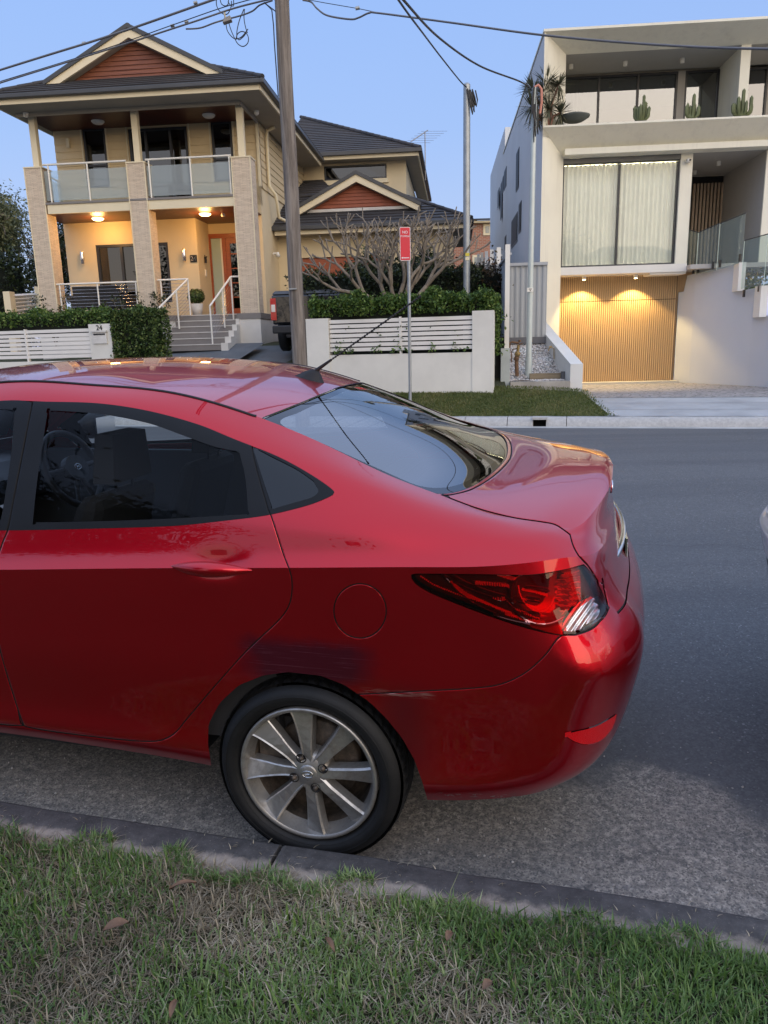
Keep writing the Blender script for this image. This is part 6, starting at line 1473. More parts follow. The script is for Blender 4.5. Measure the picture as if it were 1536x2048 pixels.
CORE = plain('hedge_core', (.008, .011, .006), 1)
r8 = np.random.default_rng(11)
def boxshell(n_, lo, hi, bumpy=.07, faces=(0, 1, 2, 3, 4)):
    lo, hi = np.array(lo, float), np.array(hi, float); d = hi-lo; ar = {0: d[1]*d[2], 1: d[1]*d[2], 2: d[0]*d[2], 3: d[0]*d[2], 4: d[0]*d[1]*1.2}
    ks = list(faces); p = np.array([ar[k] for k in ks]); p /= p.sum(); f = r8.choice(ks, n_, p=p); P = lo+r8.uniform(0, 1, (n_, 3))*d
    P[f == 0, 0] = lo[0]; P[f == 1, 0] = hi[0]; P[f == 2, 1] = lo[1]; P[f == 3, 1] = hi[1]; P[f == 4, 2] = hi[2]
    und = .5*bumpy*(np.sin(P[:, 0]*4.1+P[:, 2]*3)+np.sin(P[:, 1]*5.3+P[:, 0]*7.7+1)+.7*np.sin(P[:, 0]*13+P[:, 2]*11)); c = (lo+hi)/2
    dirv = np.zeros((n_, 3)); dirv[f == 0, 0] = -1; dirv[f == 1, 0] = 1; dirv[f == 2, 1] = -1; dirv[f == 3, 1] = 1; dirv[f == 4, 2] = 1
    return P+dirv*(und+r8.normal(0, bumpy*.45, n_)-r8.exponential(bumpy*.5, n_))[:, None]
def hedge(name, lo, hi, n_, mat, size, label, F=S2w, bumpy=.07, group=None, cat='hedge', extra=None, core=.10):
    lo, hi = np.array(lo, float), np.array(hi, float); c = np.array([(lo[0]+hi[0])/2, (lo[1]+hi[1])/2, lo[2]]); root = empty(name, tuple(F(c))); tag(root, label, cat, group)
    P = boxshell(n_, lo, hi, bumpy)
    if extra is not None: P = np.vstack([P, extra])
    o = leafcloud('leaves', F(P)-F(c), mat, size, root, seed=int(r8.integers(1e6))); o['kind'] = 'stuff'
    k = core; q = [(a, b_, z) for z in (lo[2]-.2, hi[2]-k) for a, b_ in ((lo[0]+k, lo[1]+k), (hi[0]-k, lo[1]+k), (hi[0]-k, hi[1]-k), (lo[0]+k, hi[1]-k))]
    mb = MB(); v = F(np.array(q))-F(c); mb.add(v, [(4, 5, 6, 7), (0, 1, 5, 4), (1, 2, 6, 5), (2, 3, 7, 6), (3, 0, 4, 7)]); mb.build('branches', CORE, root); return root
SLAT = plain('white_slat', (.72, .69, .64), .5, var=.04, scale=3)
FW = plain('pale_rendered_wall', (.68, .66, .60), .85, var=.10, scale=1.1, bmp=.08, bs=60)
def streetframe(name, base, label, cat): o = frame(name, SA, base); tag(o, label, cat); return o
def fence(u0, u1, pillars, slat, base, label, zlow=.25, nsl=7, posts=()):
    o = streetframe('fence', base, label, 'fence')
    mb = MB(); mb.box(u0, u1, 14.52, 14.70, zlow, 1.27); mb.build('base_wall', FW, o, off(base))
    for a, b_, zt in pillars: mb = MB(); mb.box(a, b_, 14.5, 14.72, zlow, zt); mb.build('pillar', FW, o, off(base))
    for (a, b_) in slat:
        for i in range(nsl):
            z = 1.335+i*.0905; mb = MB(); mb.box(a, b_, 14.54, 14.565, z, z+.068); mb.build('slat', SLAT, o, off(base))
        for p in posts:
            mb = MB(); mb.box(p-.02, p+.02, 14.53, 14.60, 1.27, 1.97); mb.build('slat_post', SLAT, o, off(base))
    return o
fM = fence(-4.87, -2.01, [(-5.34, -4.87, 1.985), (-2.02, -1.62, 2.03)], [(-4.86, -2.02)], (-3.4, 14.6, .5), 'rendered fence with white slats behind the red parking sign', posts=(-3.42,))
fL = fence(-15.6, -10.30, [(-10.30, -9.76, 2.03), (-15.9, -15.5, 2.0)], [(-15.5, -10.31)], (-12.6, 14.6, .5), 'rendered fence with white slats and letterbox pillar on the left', posts=(-14.2, -11.95))
fb = (-12.6, 14.6, .5)
mb = MB(); mb.box(-10.20, -9.86, 14.47, 14.499, 1.62, 1.88); mb.box(-10.22, -9.84, 14.445, 14.499, 1.86, 1.895); lb = mb.build('letterbox', plain('letterbox_metal', (.60, .58, .54), .45), fL, off(fb)); mb = MB(); mb.box(-10.17, -9.89, 14.46, 14.4695, 1.80, 1.83); mb.build('slot', BLACKM, lb, off(fb))
textobj('24', .155, (-10.03, 14.49, 1.945), 0, BLACKM, fL, 'numeral', B=fb)
# right-side hedges and garden of the cream house
ext = np.column_stack([r8.uniform(-4.8, -2.1, 260), 14.49+r8.uniform(-.02, .03, 260), np.where(r8.random(260) < .8, 1.30+r8.exponential(.05, 260), r8.uniform(1.3, 1.9, 260))])
ext = ext[(np.sin(ext[:, 0]*5)+np.sin(ext[:, 0]*11+1)) > -.2]
hedge('hedge', (-5.3, 14.56, 2.02), (-1.62, 15.3, 2.34), 15000, IVYL, .036, 'bright green trailing hedge along the top of the slatted fence by the sign', bumpy=.10, extra=ext)
hedge('hedge', (-1.72, 14.72, 1.2), (-1.56, 15.05, 2.15), 1500, IVYL, .036, 'narrow green hedge end beside the fence pillar near the bin', bumpy=.09)
hedge('hedge', (-15.5, 14.62, 2.02), (-9.75, 15.5, 2.30), 12000, IVYL, .036, 'bright green hedge spilling over the left slatted fence', bumpy=.09)
hedge('hedge', (-9.72, 14.45, .75), (-8.72, 15.1, 2.30), 9000, HEDGEL, .034, 'clipped dense hedge block beside the letterbox pillar', bumpy=.05)
hedge('hedge', (-6.4, 16.6, 1.4), (-2.2, 17.7, 3.02), 15000, DARKL, .045, 'tall dark green hedge behind the bare tree', bumpy=.14)
hedge('bush', (-3.7, 17.2, 1.4), (-1.7, 19.2, 3.0), 9000, RUSTL, .045, 'bronze brown bush between the bare tree and the grey steel pole', bumpy=.22, cat='bush')
hedge('bush', (-5.4, 17.6, 1.6), (-3.4, 19.0, 3.35), 6000, DARKL, .05, 'dark green bush behind the middle of the bare tree', bumpy=.22, cat='bush')
hedge('bush', (-2.1, 17.9, 1.5), (-1.3, 21.5, 2.95), 5000, RUSTL, .045, 'bronze brown bush against the steel fence panels', bumpy=.15, cat='bush')
# bare frangipani
def bare_tree(name, base, label):
    root = empty(name, tuple(base)); tag(root, label, 'tree'); r = np.random.default_rng(21); tk = MB(); br = MB()
    def grow(mb, p, d, L, rad_, lev):
        n_ = 5; pts = [p]; dd = d.copy()
        for i in range(n_):
            dd = dd+r.normal(0, .075, 3)+np.array([0, 0, .045]); dd /= np.linalg.norm(dd); p = p+dd*L/n_; pts.append(p)
        re = rad_*(.86 if lev < 5 else .92); mb.tube(pts, list(np.linspace(rad_, re, n_+1)), 7)
        if lev >= 6 or (lev >= 4 and r.random() < .30):
            mb.lathe([(re, 0), (re*.75, re*.8), (0, re*1.1)], p, dd, 7); return
        k = 2 if r.random() < .62 else 3; ax = np.cross(dd, r.normal(size=3)); ax /= np.linalg.norm(ax); ay = np.cross(dd, ax); ph = r.uniform(0, 6.28)
        for j in range(k):
            an = ph+2*math.pi*j/k; sp = r.uniform(.42, .72); nd = dd*math.cos(sp)+(ax*math.cos(an)+ay*math.sin(an))*math.sin(sp); nd[2] = max(nd[2], -.02+.1*lev*.3); nd /= np.linalg.norm(nd)
            grow(br, p, nd, L*r.uniform(.62, .86), re*.86, lev+1)
    for (dx, dy, dz, L, R_) in ((-1.0, -.25, .50, .66, .052), (-.62, .15, .85, .60, .048), (.0, .1, 1., .52, .052), (.35, -.15, .95, .60, .048), (.85, .1, .62, .70, .052), (.55, .3, .9, .55, .045), (-.2, -.4, .8, .5, .045)):
        d = np.array([dx, dy, dz]); d /= np.linalg.norm(d); grow(tk, np.array([dx*.10, dy*.1, 0]), d, L, R_, 1)
    tk.build('trunk', BARK, root); br.build('branch', BARK, root); return root
bt = bare_tree('bare_tree', atY(797, 622, 15.9), 'leafless many-branched tree behind the slatted fence'); bt.scale = (.98, .8, 1.06)

# eucalyptus and background planting on the far left
def leafy_tree(name, base, H_, crown, n_, mat, label, size=.09, seed=5, trunk=.16, group=None):
    root = empty(name, tuple(base)); tag(root, label, 'tree', group); r = np.random.default_rng(seed); mb = MB(); tips = []
    def grow(p, d, L, rad_, lev):
        pts = [p]; dd = d
        for i in range(4): dd = dd+r.normal(0, .12, 3); dd /= np.linalg.norm(dd); p = p+dd*L/4; pts.append(p)
        mb.tube(pts, list(np.linspace(rad_, rad_*.65, 5)), 6)
        if lev >= 4: tips.append(p); return
        tips.append(p) if lev > 2 else None
        for j in range(3): nd = dd+r.normal(0, .55, 3)+np.array([0, 0, .12]); nd /= np.linalg.norm(nd); grow(p, nd, L*r.uniform(.6, .8), rad_*.6, lev+1)
    grow(np.zeros(3), np.array([0, 0, 1.]), H_*.36, trunk, 0); mb.build('trunk', BARK, root)
    T_ = np.array(tips); T_ = T_*np.array([crown/max(1e-6, np.abs(T_[:, :2]).max())]*2+[H_/T_[:, 2].max()]); 
    c = T_[r.integers(0, len(T_), n_)]+r.normal(0, size*4.4, (n_, 3)); 
    o = leafcloud('crown', c, mat, size, root, seed=seed, upb=0, narrow=.3); return root
leafy_tree('tree', (-15.6, 27., 1.2), 9.6, 3.3, 15000, GUML, 'tall loose grey green tree left of the cream house', .085, 5)
leafy_tree('tree', (-13.9, 29., 1.2), 5.6, 2.0, 12000, GUML, 'shorter dark tree behind the left stone column', .085, 9)
leafy_tree('tree', (-11.9, 31., 1.2), 5.4, 1.6, 9000, DARKL, 'dark tree glimpsed between the left stone column and the porch wall', .085, 19)
hedge('bush', (-16, 24.5, 1.5), (-11.3, 26, 4.4), 9000, DARKL, .07, 'dark mass of shrubs behind the small side fence', F=lambda p: np.asarray(p, float), bumpy=.35, cat='bush', core=.3)
hedge('bush', (-13.2, 20.8, 1.5), (-11.5, 21.6, 2.35), 3500, GUML, .05, 'pale grey green bush in front of the left stone column', F=lambda p: np.asarray(p, float), bumpy=.16, cat='bush')
# side fence pieces far left
o = empty('fence', (-11.9, 22.5, 1.4)); tag(o, 'small cream side fence with slats left of the first stone column', 'fence')
for (xa, ya, xb, yb, D) in ((5, 583, 26, 640, 21.5), (68, 573, 86, 640, 23.5)):
    p, q = atY(xa, ya, D), atY(xb, yb, D); mb = MB(); mb.box(p[0]+11.9, q[0]+11.9, D-22.5, D-22.5+.3, 0, p[2]-1.4); mb.build('pillar', CREAMT, o)
for i in range(6):
    p, q = atY(24, 592+i*7.5, 21.7), atY(72, 589+i*7.2, 23.4); mb = MB(); mb.tube([p-[-11.9, 22.5, 1.4], q-[-11.9, 22.5, 1.4]], .045, 4, sm=False); mb.build('slat', SLAT, o)

# ---- poles ----
def mat_pole():
    m, n, b = nodes('weathered_pole'); co = objco(n, 14, 14, .7); a = noise(n, 1.6, 9, .72, co, .6); n.links.new(ramp(n, a, [(.28, (.055, .046, .040)), (.5, (.20, .17, .145)), (.75, (.36, .32, .28))]), b.inputs['Base Color']); b.inputs['Roughness'].default_value = .95; bump(n, b, a, .9, .03); return m
GALV = plain('galvanised_steel', (.33, .35, .36), .45, .6, var=.15, scale=6)
D0 = 13.0; xb = (-1.365, D0, .12); o = empty('utility_pole', xb); tag(o, 'weathered grey timber utility pole at the kerb edge', 'utility pole')
mb = MB(); pts = [(.0+.004*math.sin(z*2), .003*math.cos(z*3), z) for z in np.linspace(0, 9.5, 40)]; mb.tube(pts, [.125-.0022*z for z in np.linspace(0, 9.5, 40)], 20); mb.build('shaft', mat_pole(), o)
mb = MB(); p = atY(586, 578, D0-.11)-np.array(xb); mb.box(p[0]-.06, p[0]+.06, p[2]*0-.15, -.11, p[2]-.01, p[2]+.01); mb.build('tag_plate', GALV, o)
p0 = atY(528, 5, D0)-np.array(xb); p1 = atY(547, 50, D0)-np.array(xb); p2 = atY(549, 90, D0)-np.array(xb); mb = MB(); mb.tube([(-.06, -.05, 6.35), p0, (p0+p1)/2+[.05, 0, .05], p1, p2, (-.13, 0, 5.2)], .009, 6); mb.build('loose_cable', BLACKM, o)
mb = MB(); mb.lathe([(.128, -.05), (.132, -.05), (.132, .05), (.128, .05)], (0, 0, 6.62), (0, 0, 1), 20); mb.build('clamp_band', BLACKM, o)
# steel pole behind the hedge
b_ = atY(933, 600, 15.9); o = empty('service_pole', tuple(b_)); tag(o, 'round grey steel service pole standing in the hedge with coiled black cable on top', 'service pole')
zt = atY(937, 170, 15.9)[2]-b_[2]; mb = MB(); mb.tube([(0, 0, -.8), (0.01, 0, zt)], [.072, .066], 18); mb.build('shaft', GALV, o); mb = MB(); mb.lathe([(.068, 0), (.05, .03), (0, .04)], (0.01, 0, zt), (0, 0, 1), 16); mb.build('cap', GALV, o)
rr_ = np.random.default_rng(4); mb = MB()
for k in range(7):
    a = rr_.uniform(-.5, .5); z0 = zt-.05-rr_.uniform(0, .1); L = rr_.uniform(.2, .42); x0 = .05+rr_.uniform(-.06, .06)
    mb.tube([(x0, -.08, z0), (x0+.05, -.10, z0-L*.5), (x0+.08+a*.05, -.09, z0-L), (x0+.10, -.08, z0-L*.6), (x0+.06, -.08, z0-.02)], .013, 6)
mb.build('coiled_cable', BLACKM, o)
for (y, mt) in ((518, CREAMT), (510, plain('yellow_tag', (.6, .5, .05), .5))):
    z = atY(933, y, 15.9)[2]-b_[2]; mb = MB(); mb.box(-.03, .05, -.078, -.072, z-.03, z+.03); mb.build('tag_plate', mt, o)
# second service pole, stepped pipe
b_ = atY(1057, 755, 15.7); b_[2] = .67; o = empty('service_pole', tuple(b_)); tag(o, 'slim pale green white service pole rising from the white gravel', 'service pole')
zt = atY(1068, 176, 15.7)[2]-b_[2]; zc_ = atY(1057, 715, 15.7)[2]-b_[2]; PW = plain('pale_painted_steel', (.50, .55, .53), .4, .2, var=.08)
mb = MB(); mb.tube([(0, 0, -.2), (0, 0, zc_)], [.075, .072], 16); mb.tube([(0, 0, zc_), (.02, 0, zt)], [.060, .050], 16); mb.build('shaft', PW, o)
mb = MB(); mb.tube([(.02, 0, zt-.05), (.03, 0, zt+.02), (.09, 0, zt+.05), (.15, 0, zt-.02), (.16, 0, zt-.25), (.13, 0, zt-.45)], .025, 8); mb.build('conduit_bend', plain('salmon_conduit', (.55, .22, .15), .5), o)
mb = MB()
for k in range(6): x0 = rr_.uniform(-.05, .06); mb.tube([(x0, -.06, zt), (x0-.03, -.09, zt-.4), (x0+.03, -.09, zt-rr_.uniform(.6, 1.)), (x0+.02, -.07, zt-.3)], .010, 6)
mb.build('cable_tail', BLACKM, o)
z = atY(1062, 580, 15.7)[2]-b_[2]; mb = MB(); mb.box(-.07, .05, -.075, -.065, z-.04, z+.04); tp = mb.build('number_tag', WHITEP, o); mb = MB(); mb.box(-.04, .02, -.078, -.0755, z+.008, z+.022); mb.box(-.02, .0, -.078, -.0755, z-.025, z-.005); mb.build('mark', BLACKM, tp)
# parking sign
b_ = atY(820, 790, 13.6); b_[2] = .2; o = empty('parking_sign', tuple(b_)); tag(o, 'narrow red and white no stopping sign on a slim steel post', 'sign')
mb = MB(); zt = atY(811, 460, 13.6)[2]-b_[2]; xo = atY(818, 520, 13.6)[0]-b_[0]; mb.tube([(0, 0, -.1), (xo, 0, zt-.02)], .028, 14); mb.build('post', GALV, o)
q = [atY(x, y, 13.55)-b_ for x, y in ((801, 523), (821, 519.5), (821, 453), (800, 455))]; q[0][0] += .0
SRED = plain('sign_red', (.62, .012, .035), .35, var=.03); SWH = plain('sign_white', (.75, .72, .74), .4, var=.02)
w_s = (q[1][0]-q[0][0]); zb, zt2 = (q[0][2]+q[1][2])/2, (q[2][2]+q[3][2])/2; x0, x1 = q[0][0], q[1][0]
def rrect(x0, x1, z0, z1, r_, y): 
    P = []
    for cx, cz, a0 in ((x1-r_, z1-r_, 0), (x0+r_, z1-r_, 90), (x0+r_, z0+r_, 180), (x1-r_, z0+r_, 270)):
        for t in range(5): a = rad(a0+22.5*t); P.append((cx+r_*math.cos(a), y, cz+r_*math.sin(a)))
    return P
sg = empty('sign_face', ((x0+x1)/2, -.045, (zb+zt2)/2), rad(8), o); hw, hh = (x1-x0)/2*1.06, (zt2-zb)/2
mb = MB(); mb.prism(rrect(-hw, hw, -hh, hh, .02, 0), (0, .003, 0), 0); mb.build('plate', SWH, sg); mb = MB(); mb.prism(rrect(-hw+.008, hw-.008, -hh+.008, hh-.008, .015, -.002), (0, .0015, 0), 0); mb.build('red_panel', SRED, sg)
textobj('NO', .062, (0, -.004, hh-.085), 0, SWH, sg, 'lettering', .0006); textobj('STOPPING', .040, (0, -.004, hh-.150), 0, SWH, sg, 'lettering', .0006)
mb = MB(); mb.box(-hw*.55, hw*.7, -.0045, -.003, -hh+.040, -hh+.052); mb.poly([(-hw*.8, -.004, -hh+.046), (-hw*.5, -.004, -hh+.030), (-hw*.5, -.004, -hh+.062)][::-1]); mb.build('arrow', SWH, sg)

# ---- overhead cables ----
CAB = plain('black_cable', (.012, .012, .015), .5); CABG = plain('grey_cable', (.12, .12, .13), .5)
def cable(name, pts, r_, label, mat=CAB, sub=14, cat='cable'):
    P = [atY(x, y, D) for x, y, D in pts]; Pq = [P[0]]; n_ = len(P)
    for i in range(n_-1):
        p0, p1, p2, p3 = P[max(i-1, 0)], P[i], P[i+1], P[min(i+2, n_-1)]
        for k in range(1, sub+1): t = k/sub; Pq.append(.5*((2*p1)+(-p0+p2)*t+(2*p0-5*p1+4*p2-p3)*t*t+(-p0+3*p1-3*p2+p3)*t**3))
    o = empty(name, tuple(P[0])); mb = MB(); mb.tube([p-P[0] for p in Pq], r_, 6); c = mb.build('strand', mat, o); bpy.data.objects.remove(o); c.name = name; c.parent = None; c.location = Vector(P[0]); tag(c, label, cat); return c
cable('cable', [(-1500, 560, 27), (-560, 317, 20), (0, 140, 15.2), (215, 73, 14.2), (425, 0, 13.4), (560, -48, 13)], .018, 'uppermost thick grey cable running from the top left to the timber pole', CABG)
cable('cable', [(-1500, 600, 27), (-560, 342, 20), (0, 166, 15.2), (200, 104, 14.3), (380, 46, 13.5), (470, 16, 13.3), (550, -4, 13.0)], .013, 'lower cable crossing the timber gable from the left edge to the timber pole', CABG)
cable('cable', [(0, 163, 15.25), (200, 101, 14.35), (345, 50, 13.6), (455, 12, 13.3), (552, -14, 13.0)], .007, 'thinnest cable just above the lower left cable')
cable('cable', [(372, 58, 13.6), (400, 56, 13.55), (428, 46, 13.5), (448, 40, 13.5), (482, 31, 13.4), (505, 22, 13.3), (520, 10, 13.2), (545, 1, 13.1)], .012, 'short sagging cable with a splice box left of the timber pole', CABG)
cable('cable', [(605, 0, 12.8), (622, 4, 12.8), (634, 17, 12.7), (655, 31, 12.6), (700, 38.5, 12.3), (718, 35, 12.2), (738, 26, 12.1), (760, 26.5, 12.0), (900, 45, 11.3), (1093, 71, 10.4), (1320, 90, 9.5), (1536, 98, 8.7), (1900, 100, 7.4)], .013, 'grey cable running right from the timber pole across the white house roof', CABG)
cable('cable', [(590, -6, 12.9), (640, 4, 12.7), (715, 17, 12.3), (762, 26, 12.0), (860, 39, 11.5)], .005, 'thin wire tied above the right hand cable')
cable('cable', [(-200, -2200, 3), (700, -150, 7), (797, 0, 8.2), (850, 72, 11), (885, 118, 13), (922, 164, 15.4), (936, 176, 15.9)], .012, 'black service cable ending at the grey steel pole')
cable('cable', [(-200, -2100, 3), (700, -130, 7), (807, 0, 8.2), (880, 77, 10.8), (960, 132, 13), (1040, 163, 14.8), (1062, 178, 15.7)], .014, 'black service cable ending at the pale service pole by the white house')
# splice box and loops
b_ = atY(455, 38, 13.45); o = empty('cable_splice', tuple(b_)); tag(o, 'grey splice box hanging on the wires with looped black tails', 'cable splice')
def L(x, y): return atY(x, y, 13.45)-b_
mb = MB(); c0, c1 = L(446, 44), L(464, 38); mb.hexa([c0+[0, -.06, -.03], c1+[0, -.06, -.03], c1+[0, .06, -.03], c0+[0, .06, -.03]], [c0+[.02, -.05, .04], c1+[-.02, -.05, .04], c1+[-.02, .05, .04], c0+[.02, .05, .04]]); mb.build('box', plain('splice_grey', (.25, .24, .23), .6), o, bevel=.01)
mb = MB(); mb.tube([L(451, 36), L(449, 28), L(450, 22)], .015, 8); mb.build('hanger', CREAMT, o)
lp = [[(452, 48), (455, 62), (464, 74), (473, 78), (484, 73), (496, 58)], [(458, 47), (462, 60), (469, 76), (476, 88), (486, 93), (495, 87), (497, 76), (492, 66), (483, 63), (475, 68), (472, 78)], [(488, 18), (479, 40), (474, 62), (474, 76), (478, 80), (488, 72), (493, 64)], [(489, 18), (488, 36), (491, 54), (495, 66)],
      [(433, -4), (433, 10), (439, 22), (449, 29), (456, 27), (462, 14), (463, 2)], [(440, -2), (443, 8), (450, 12), (456, 9), (457, -2)], [(456, 3), (462, 12), (467, 12), (467, -2)]]
for l_ in lp:
    mb = MB(); mb.tube([L(*p) for p in smoothpts(l_, closed=False, step=3)], .0075, 6); mb.build('loop', BLACKM, o)
# spacers clipped on the wires
for (x, y, D, lb_) in ((168, 87, 14.5, 'clip on the uppermost left cable above the gable roof'), (345, 52, 13.65, 'clip on the lower left cable, left of the splice box'), (373, 44, 13.6, 'clip on the thin wire nearest the splice box'), (391, 6, 13.5, 'clip on the uppermost left cable near the top edge'), (715, 17, 12.3, 'clip on the thin wire right of the timber pole')):
    p = atY(x, y, D); mb = MB(); mb.tube([(-.03, 0, 0), (.03, 0, .01)], .026, 8); o = mb.build('cable_clip', GALV); o.location = Vector(p); tag(o, lb_, 'cable clip', 'clips on the overhead wires')

# brick house in the gap
bb = atY(965, 560, 45.); o = empty('house', (bb[0], 45, 1)); tag(o, 'distant red brick house with dark roof in the gap between the houses', 'house')
m_, n, b = nodes('red_brick'); br = N(n, 'ShaderNodeTexBrick'); br.inputs['Scale'].default_value = 1; br.inputs['Brick Width'].default_value = .24; br.inputs['Row Height'].default_value = .085; br.inputs['Mortar Size'].default_value = .01
sx = N(n, 'ShaderNodeSeparateXYZ'); n.links.new(objco(n), sx.inputs[0]); cb = N(n, 'ShaderNodeCombineXYZ'); n.links.new(sx.outputs[0], cb.inputs[0]); n.links.new(sx.outputs[2], cb.inputs[1]); n.links.new(cb.outputs[0], br.inputs['Vector'])
br.inputs['Color1'].default_value = (.36, .13, .07, 1); br.inputs['Color2'].default_value = (.27, .09, .05, 1); br.inputs['Mortar'].default_value = (.35, .28, .22, 1); n.links.new(br.outputs['Color'], b.inputs['Base Color']); BRICK = m_
z = lambda y: atY(965, y, 45.)[2]-1
mb = MB(); mb.box(-3, 4, 0, 8, 0, z(447)); mb.build('wall', BRICK, o); mb = MB(); mb.box(-3.3, 4.3, -.4, 8, z(447), z(443)); mb.build('fascia', CREAMT, o)
mb = MB(); tilesl(mb, (-3.6, -.5, z(443)), (4.6, -.5, z(443)), (1.2, 3.4, z(419)), (.2, 3.4, z(419))); tilesl(mb, (-3.6, 9, z(443)), (-3.6, -.5, z(443)), (.2, 3.4, z(419)), (.2, 9, z(419))); mb.build('roof', TILE, o)
for (xa, xb_, ya, yb) in ((967, 983, 448, 470), (945, 965, 510, 540)):
    p, q = atY(xa, ya, 44.9), atY(xb_, yb, 44.9); mb = MB(); x_0, x_1 = p[0]-bb[0], q[0]-bb[0]; mb.box(x_0, x_1, -.06, 0, q[2]-1, p[2]-1); f = mb.build('window', CREAMT, o); mb = MB(); mb.box(x_0+.12, x_1-.12, -.08, -.061, q[2]-1+.12, p[2]-1-.12); mb.build('pane', plain('far_pane', (.30, .32, .30), .2), f)

# ---- driveway of the cream house, pickup, porch furniture ----
sheet('driveway', [(-9.75, 13.58, .160), (-5.33, 13.58, .160), (-5.33, 14.9, .62), (-9.75, 14.9, .62)], DARKDRIVE, nx=4, ny=4)
V = [(-9.72, 14.9, .62), (-5.33, 14.9, .62), (-3.2, 18.6, 1.5), (-9.5, 18.2, 1.46), (-9.5, 25, 1.55), (-1.5, 25, 1.55)]
mb = MB(); mb.add([S2w(np.array(v)) for v in V], [(0, 1, 2, 3), (3, 2, 5, 4)]); tag(mb.build('driveway', DARKDRIVE), kind='structure')
mb = MB(); mb.add([S2w(np.array(v)) for v in ((-9.9, 15.6, 1.0), (-7.9, 15.6, .9), (-7.7, 17.9, 1.55), (-9.9, 17.9, 1.55))], [(0, 1, 2, 3)]); tag(mb.build('path', DARKDRIVE), kind='structure')
def pickup():
    b_ = (-4.2, 17.0, 1.25); o = frame('pickup_truck', HA, b_); tag(o, 'black pickup truck seen from behind beside the timber pole', 'pickup truck')
    BP = plain('black_paint', (.010, .011, .014), .25, var=.1, coat=1.); P = lambda nm, mb, mt, par=None, bv=0: mb.build(nm, mt, par or o, off(b_), bv)
    u0, u1, w_ = -4.22, -2.43, 17.3; z0 = 1.32
    mb = MB(); mb.box(u0+.02, u1-.02, w_, w_+1.6, z0+.62, z0+1.28); mb.box(u0+.08, u1-.08, w_+1.6, w_+3.5, z0+.5, z0+1.25); mb.hexa([(u0+.1, w_+1.62, z0+1.25), (u1-.1, w_+1.62, z0+1.25), (u1-.1, w_+3.3, z0+1.25), (u0+.1, w_+3.3, z0+1.25)], [(u0+.3, w_+1.9, z0+1.78), (u1-.3, w_+1.9, z0+1.78), (u1-.3, w_+2.9, z0+1.78), (u0+.3, w_+2.9, z0+1.78)]); mb.box(u0+.1, u1-.1, w_+3.5, w_+4.9, z0+.5, z0+1.05); P('body', mb, BP, None, .05)
    mb = MB(); mb.box(u0+.14, u1-.14, w_-.03, w_-.001, z0+.66, z0+1.24); P('tailgate', mb, BP, None, .02)
    mb = MB(); mb.hexa([(u0+.04, w_-.02, z0+1.281), (u1-.04, w_-.02, z0+1.281), (u1-.04, w_+1.6, z0+1.281), (u0+.04, w_+1.6, z0+1.281)], [(u0+.1, w_+.04, z0+1.36), (u1-.1, w_+.04, z0+1.36), (u1-.1, w_+1.55, z0+1.40), (u0+.1, w_+1.55, z0+1.40)]); P('tray_cover', mb, plain('tray_cover_grey', (.06, .065, .075), .35), None, .02)
    mb = MB(); mb.box(u0+.05, u1-.05, w_-.18, w_-.031, z0+.42, z0+.60); mb.box(u0+.35, u1-.35, w_-.12, w_+.1, z0+.32, z0+.42); P('bumper', mb, plain('black_plastic', (.018, .018, .02), .6), None, .03)
    for a in (u0-.0, u1-.13):
        mb = MB(); mb.box(a, a+.13, w_-.02, w_+.12, z0+.72, z0+1.20); mb.box(a+.02, a+.11, w_-.026, w_-.0201, z0+.9, z0+1.06, 1); P('tail_light', mb, [plain('lamp_red', (.45, .01, .015), .15, coat=1.), REFC], None, .01)
    for a in (u0+.02, u1-.26):
        for ww_ in (w_+.75, w_+3.9):
            mb = MB(); mb.lathe([(.0, 0), (.22, 0), (.24, .02), (.37, .02), (.40, .05), (.40, .20), (.36, .24), (0, .24)], (a, ww_, z0+.42), (1, 0, 0), 28); P('wheel', mb, TYRE)
    return o
pk = pickup()
def armchair(loc, rz, label):
    o = empty('armchair', tuple(loc), rz); tag(o, label, 'armchair', 'dark wicker armchairs on the porch'); W_ = plain('dark_wicker', (.022, .022, .024), .8, bmp=.5, bs=150)
    mb = MB(); mb.box(-.32, .32, -.30, .30, .25, .42); mb.build('seat', W_, o, bevel=.02)
    mb = MB(); mb.hexa([(-.32, .24, .3), (.32, .24, .3), (.32, .34, .3), (-.32, .34, .3)], [(-.32, .30, .82), (.32, .30, .82), (.32, .40, .82), (-.32, .40, .82)]); mb.build('backrest', W_, o, bevel=.02)
    for s in (-1, 1): mb = MB(); mb.box(s*.36-.045, s*.36+.045, -.30, .32, .05, .60); mb.build('armrest', W_, o, bevel=.02)
    for sx_ in (-1, 1):
        for sy in (-1, 1): mb = MB(); mb.box(sx_*.3-.025, sx_*.3+.025, sy*.25-.025, sy*.25+.025, 0, .25); mb.build('leg', W_, o)
    return o
HUv = np.array([math.cos(HA), -math.sin(HA), 0]); HWv = np.array([math.sin(HA), math.cos(HA), 0])
def h2w(u, w_, z): return HUv*u+HWv*w_+np.array([0, 0, z])
armchair(h2w(-9.95, 20.2, 2.3), -HA+rad(200), 'dark wicker armchair at the left end of the porch'); armchair(h2w(-9.1, 20.15, 2.3), -HA+rad(170), 'dark wicker armchair nearer the middle stone column')
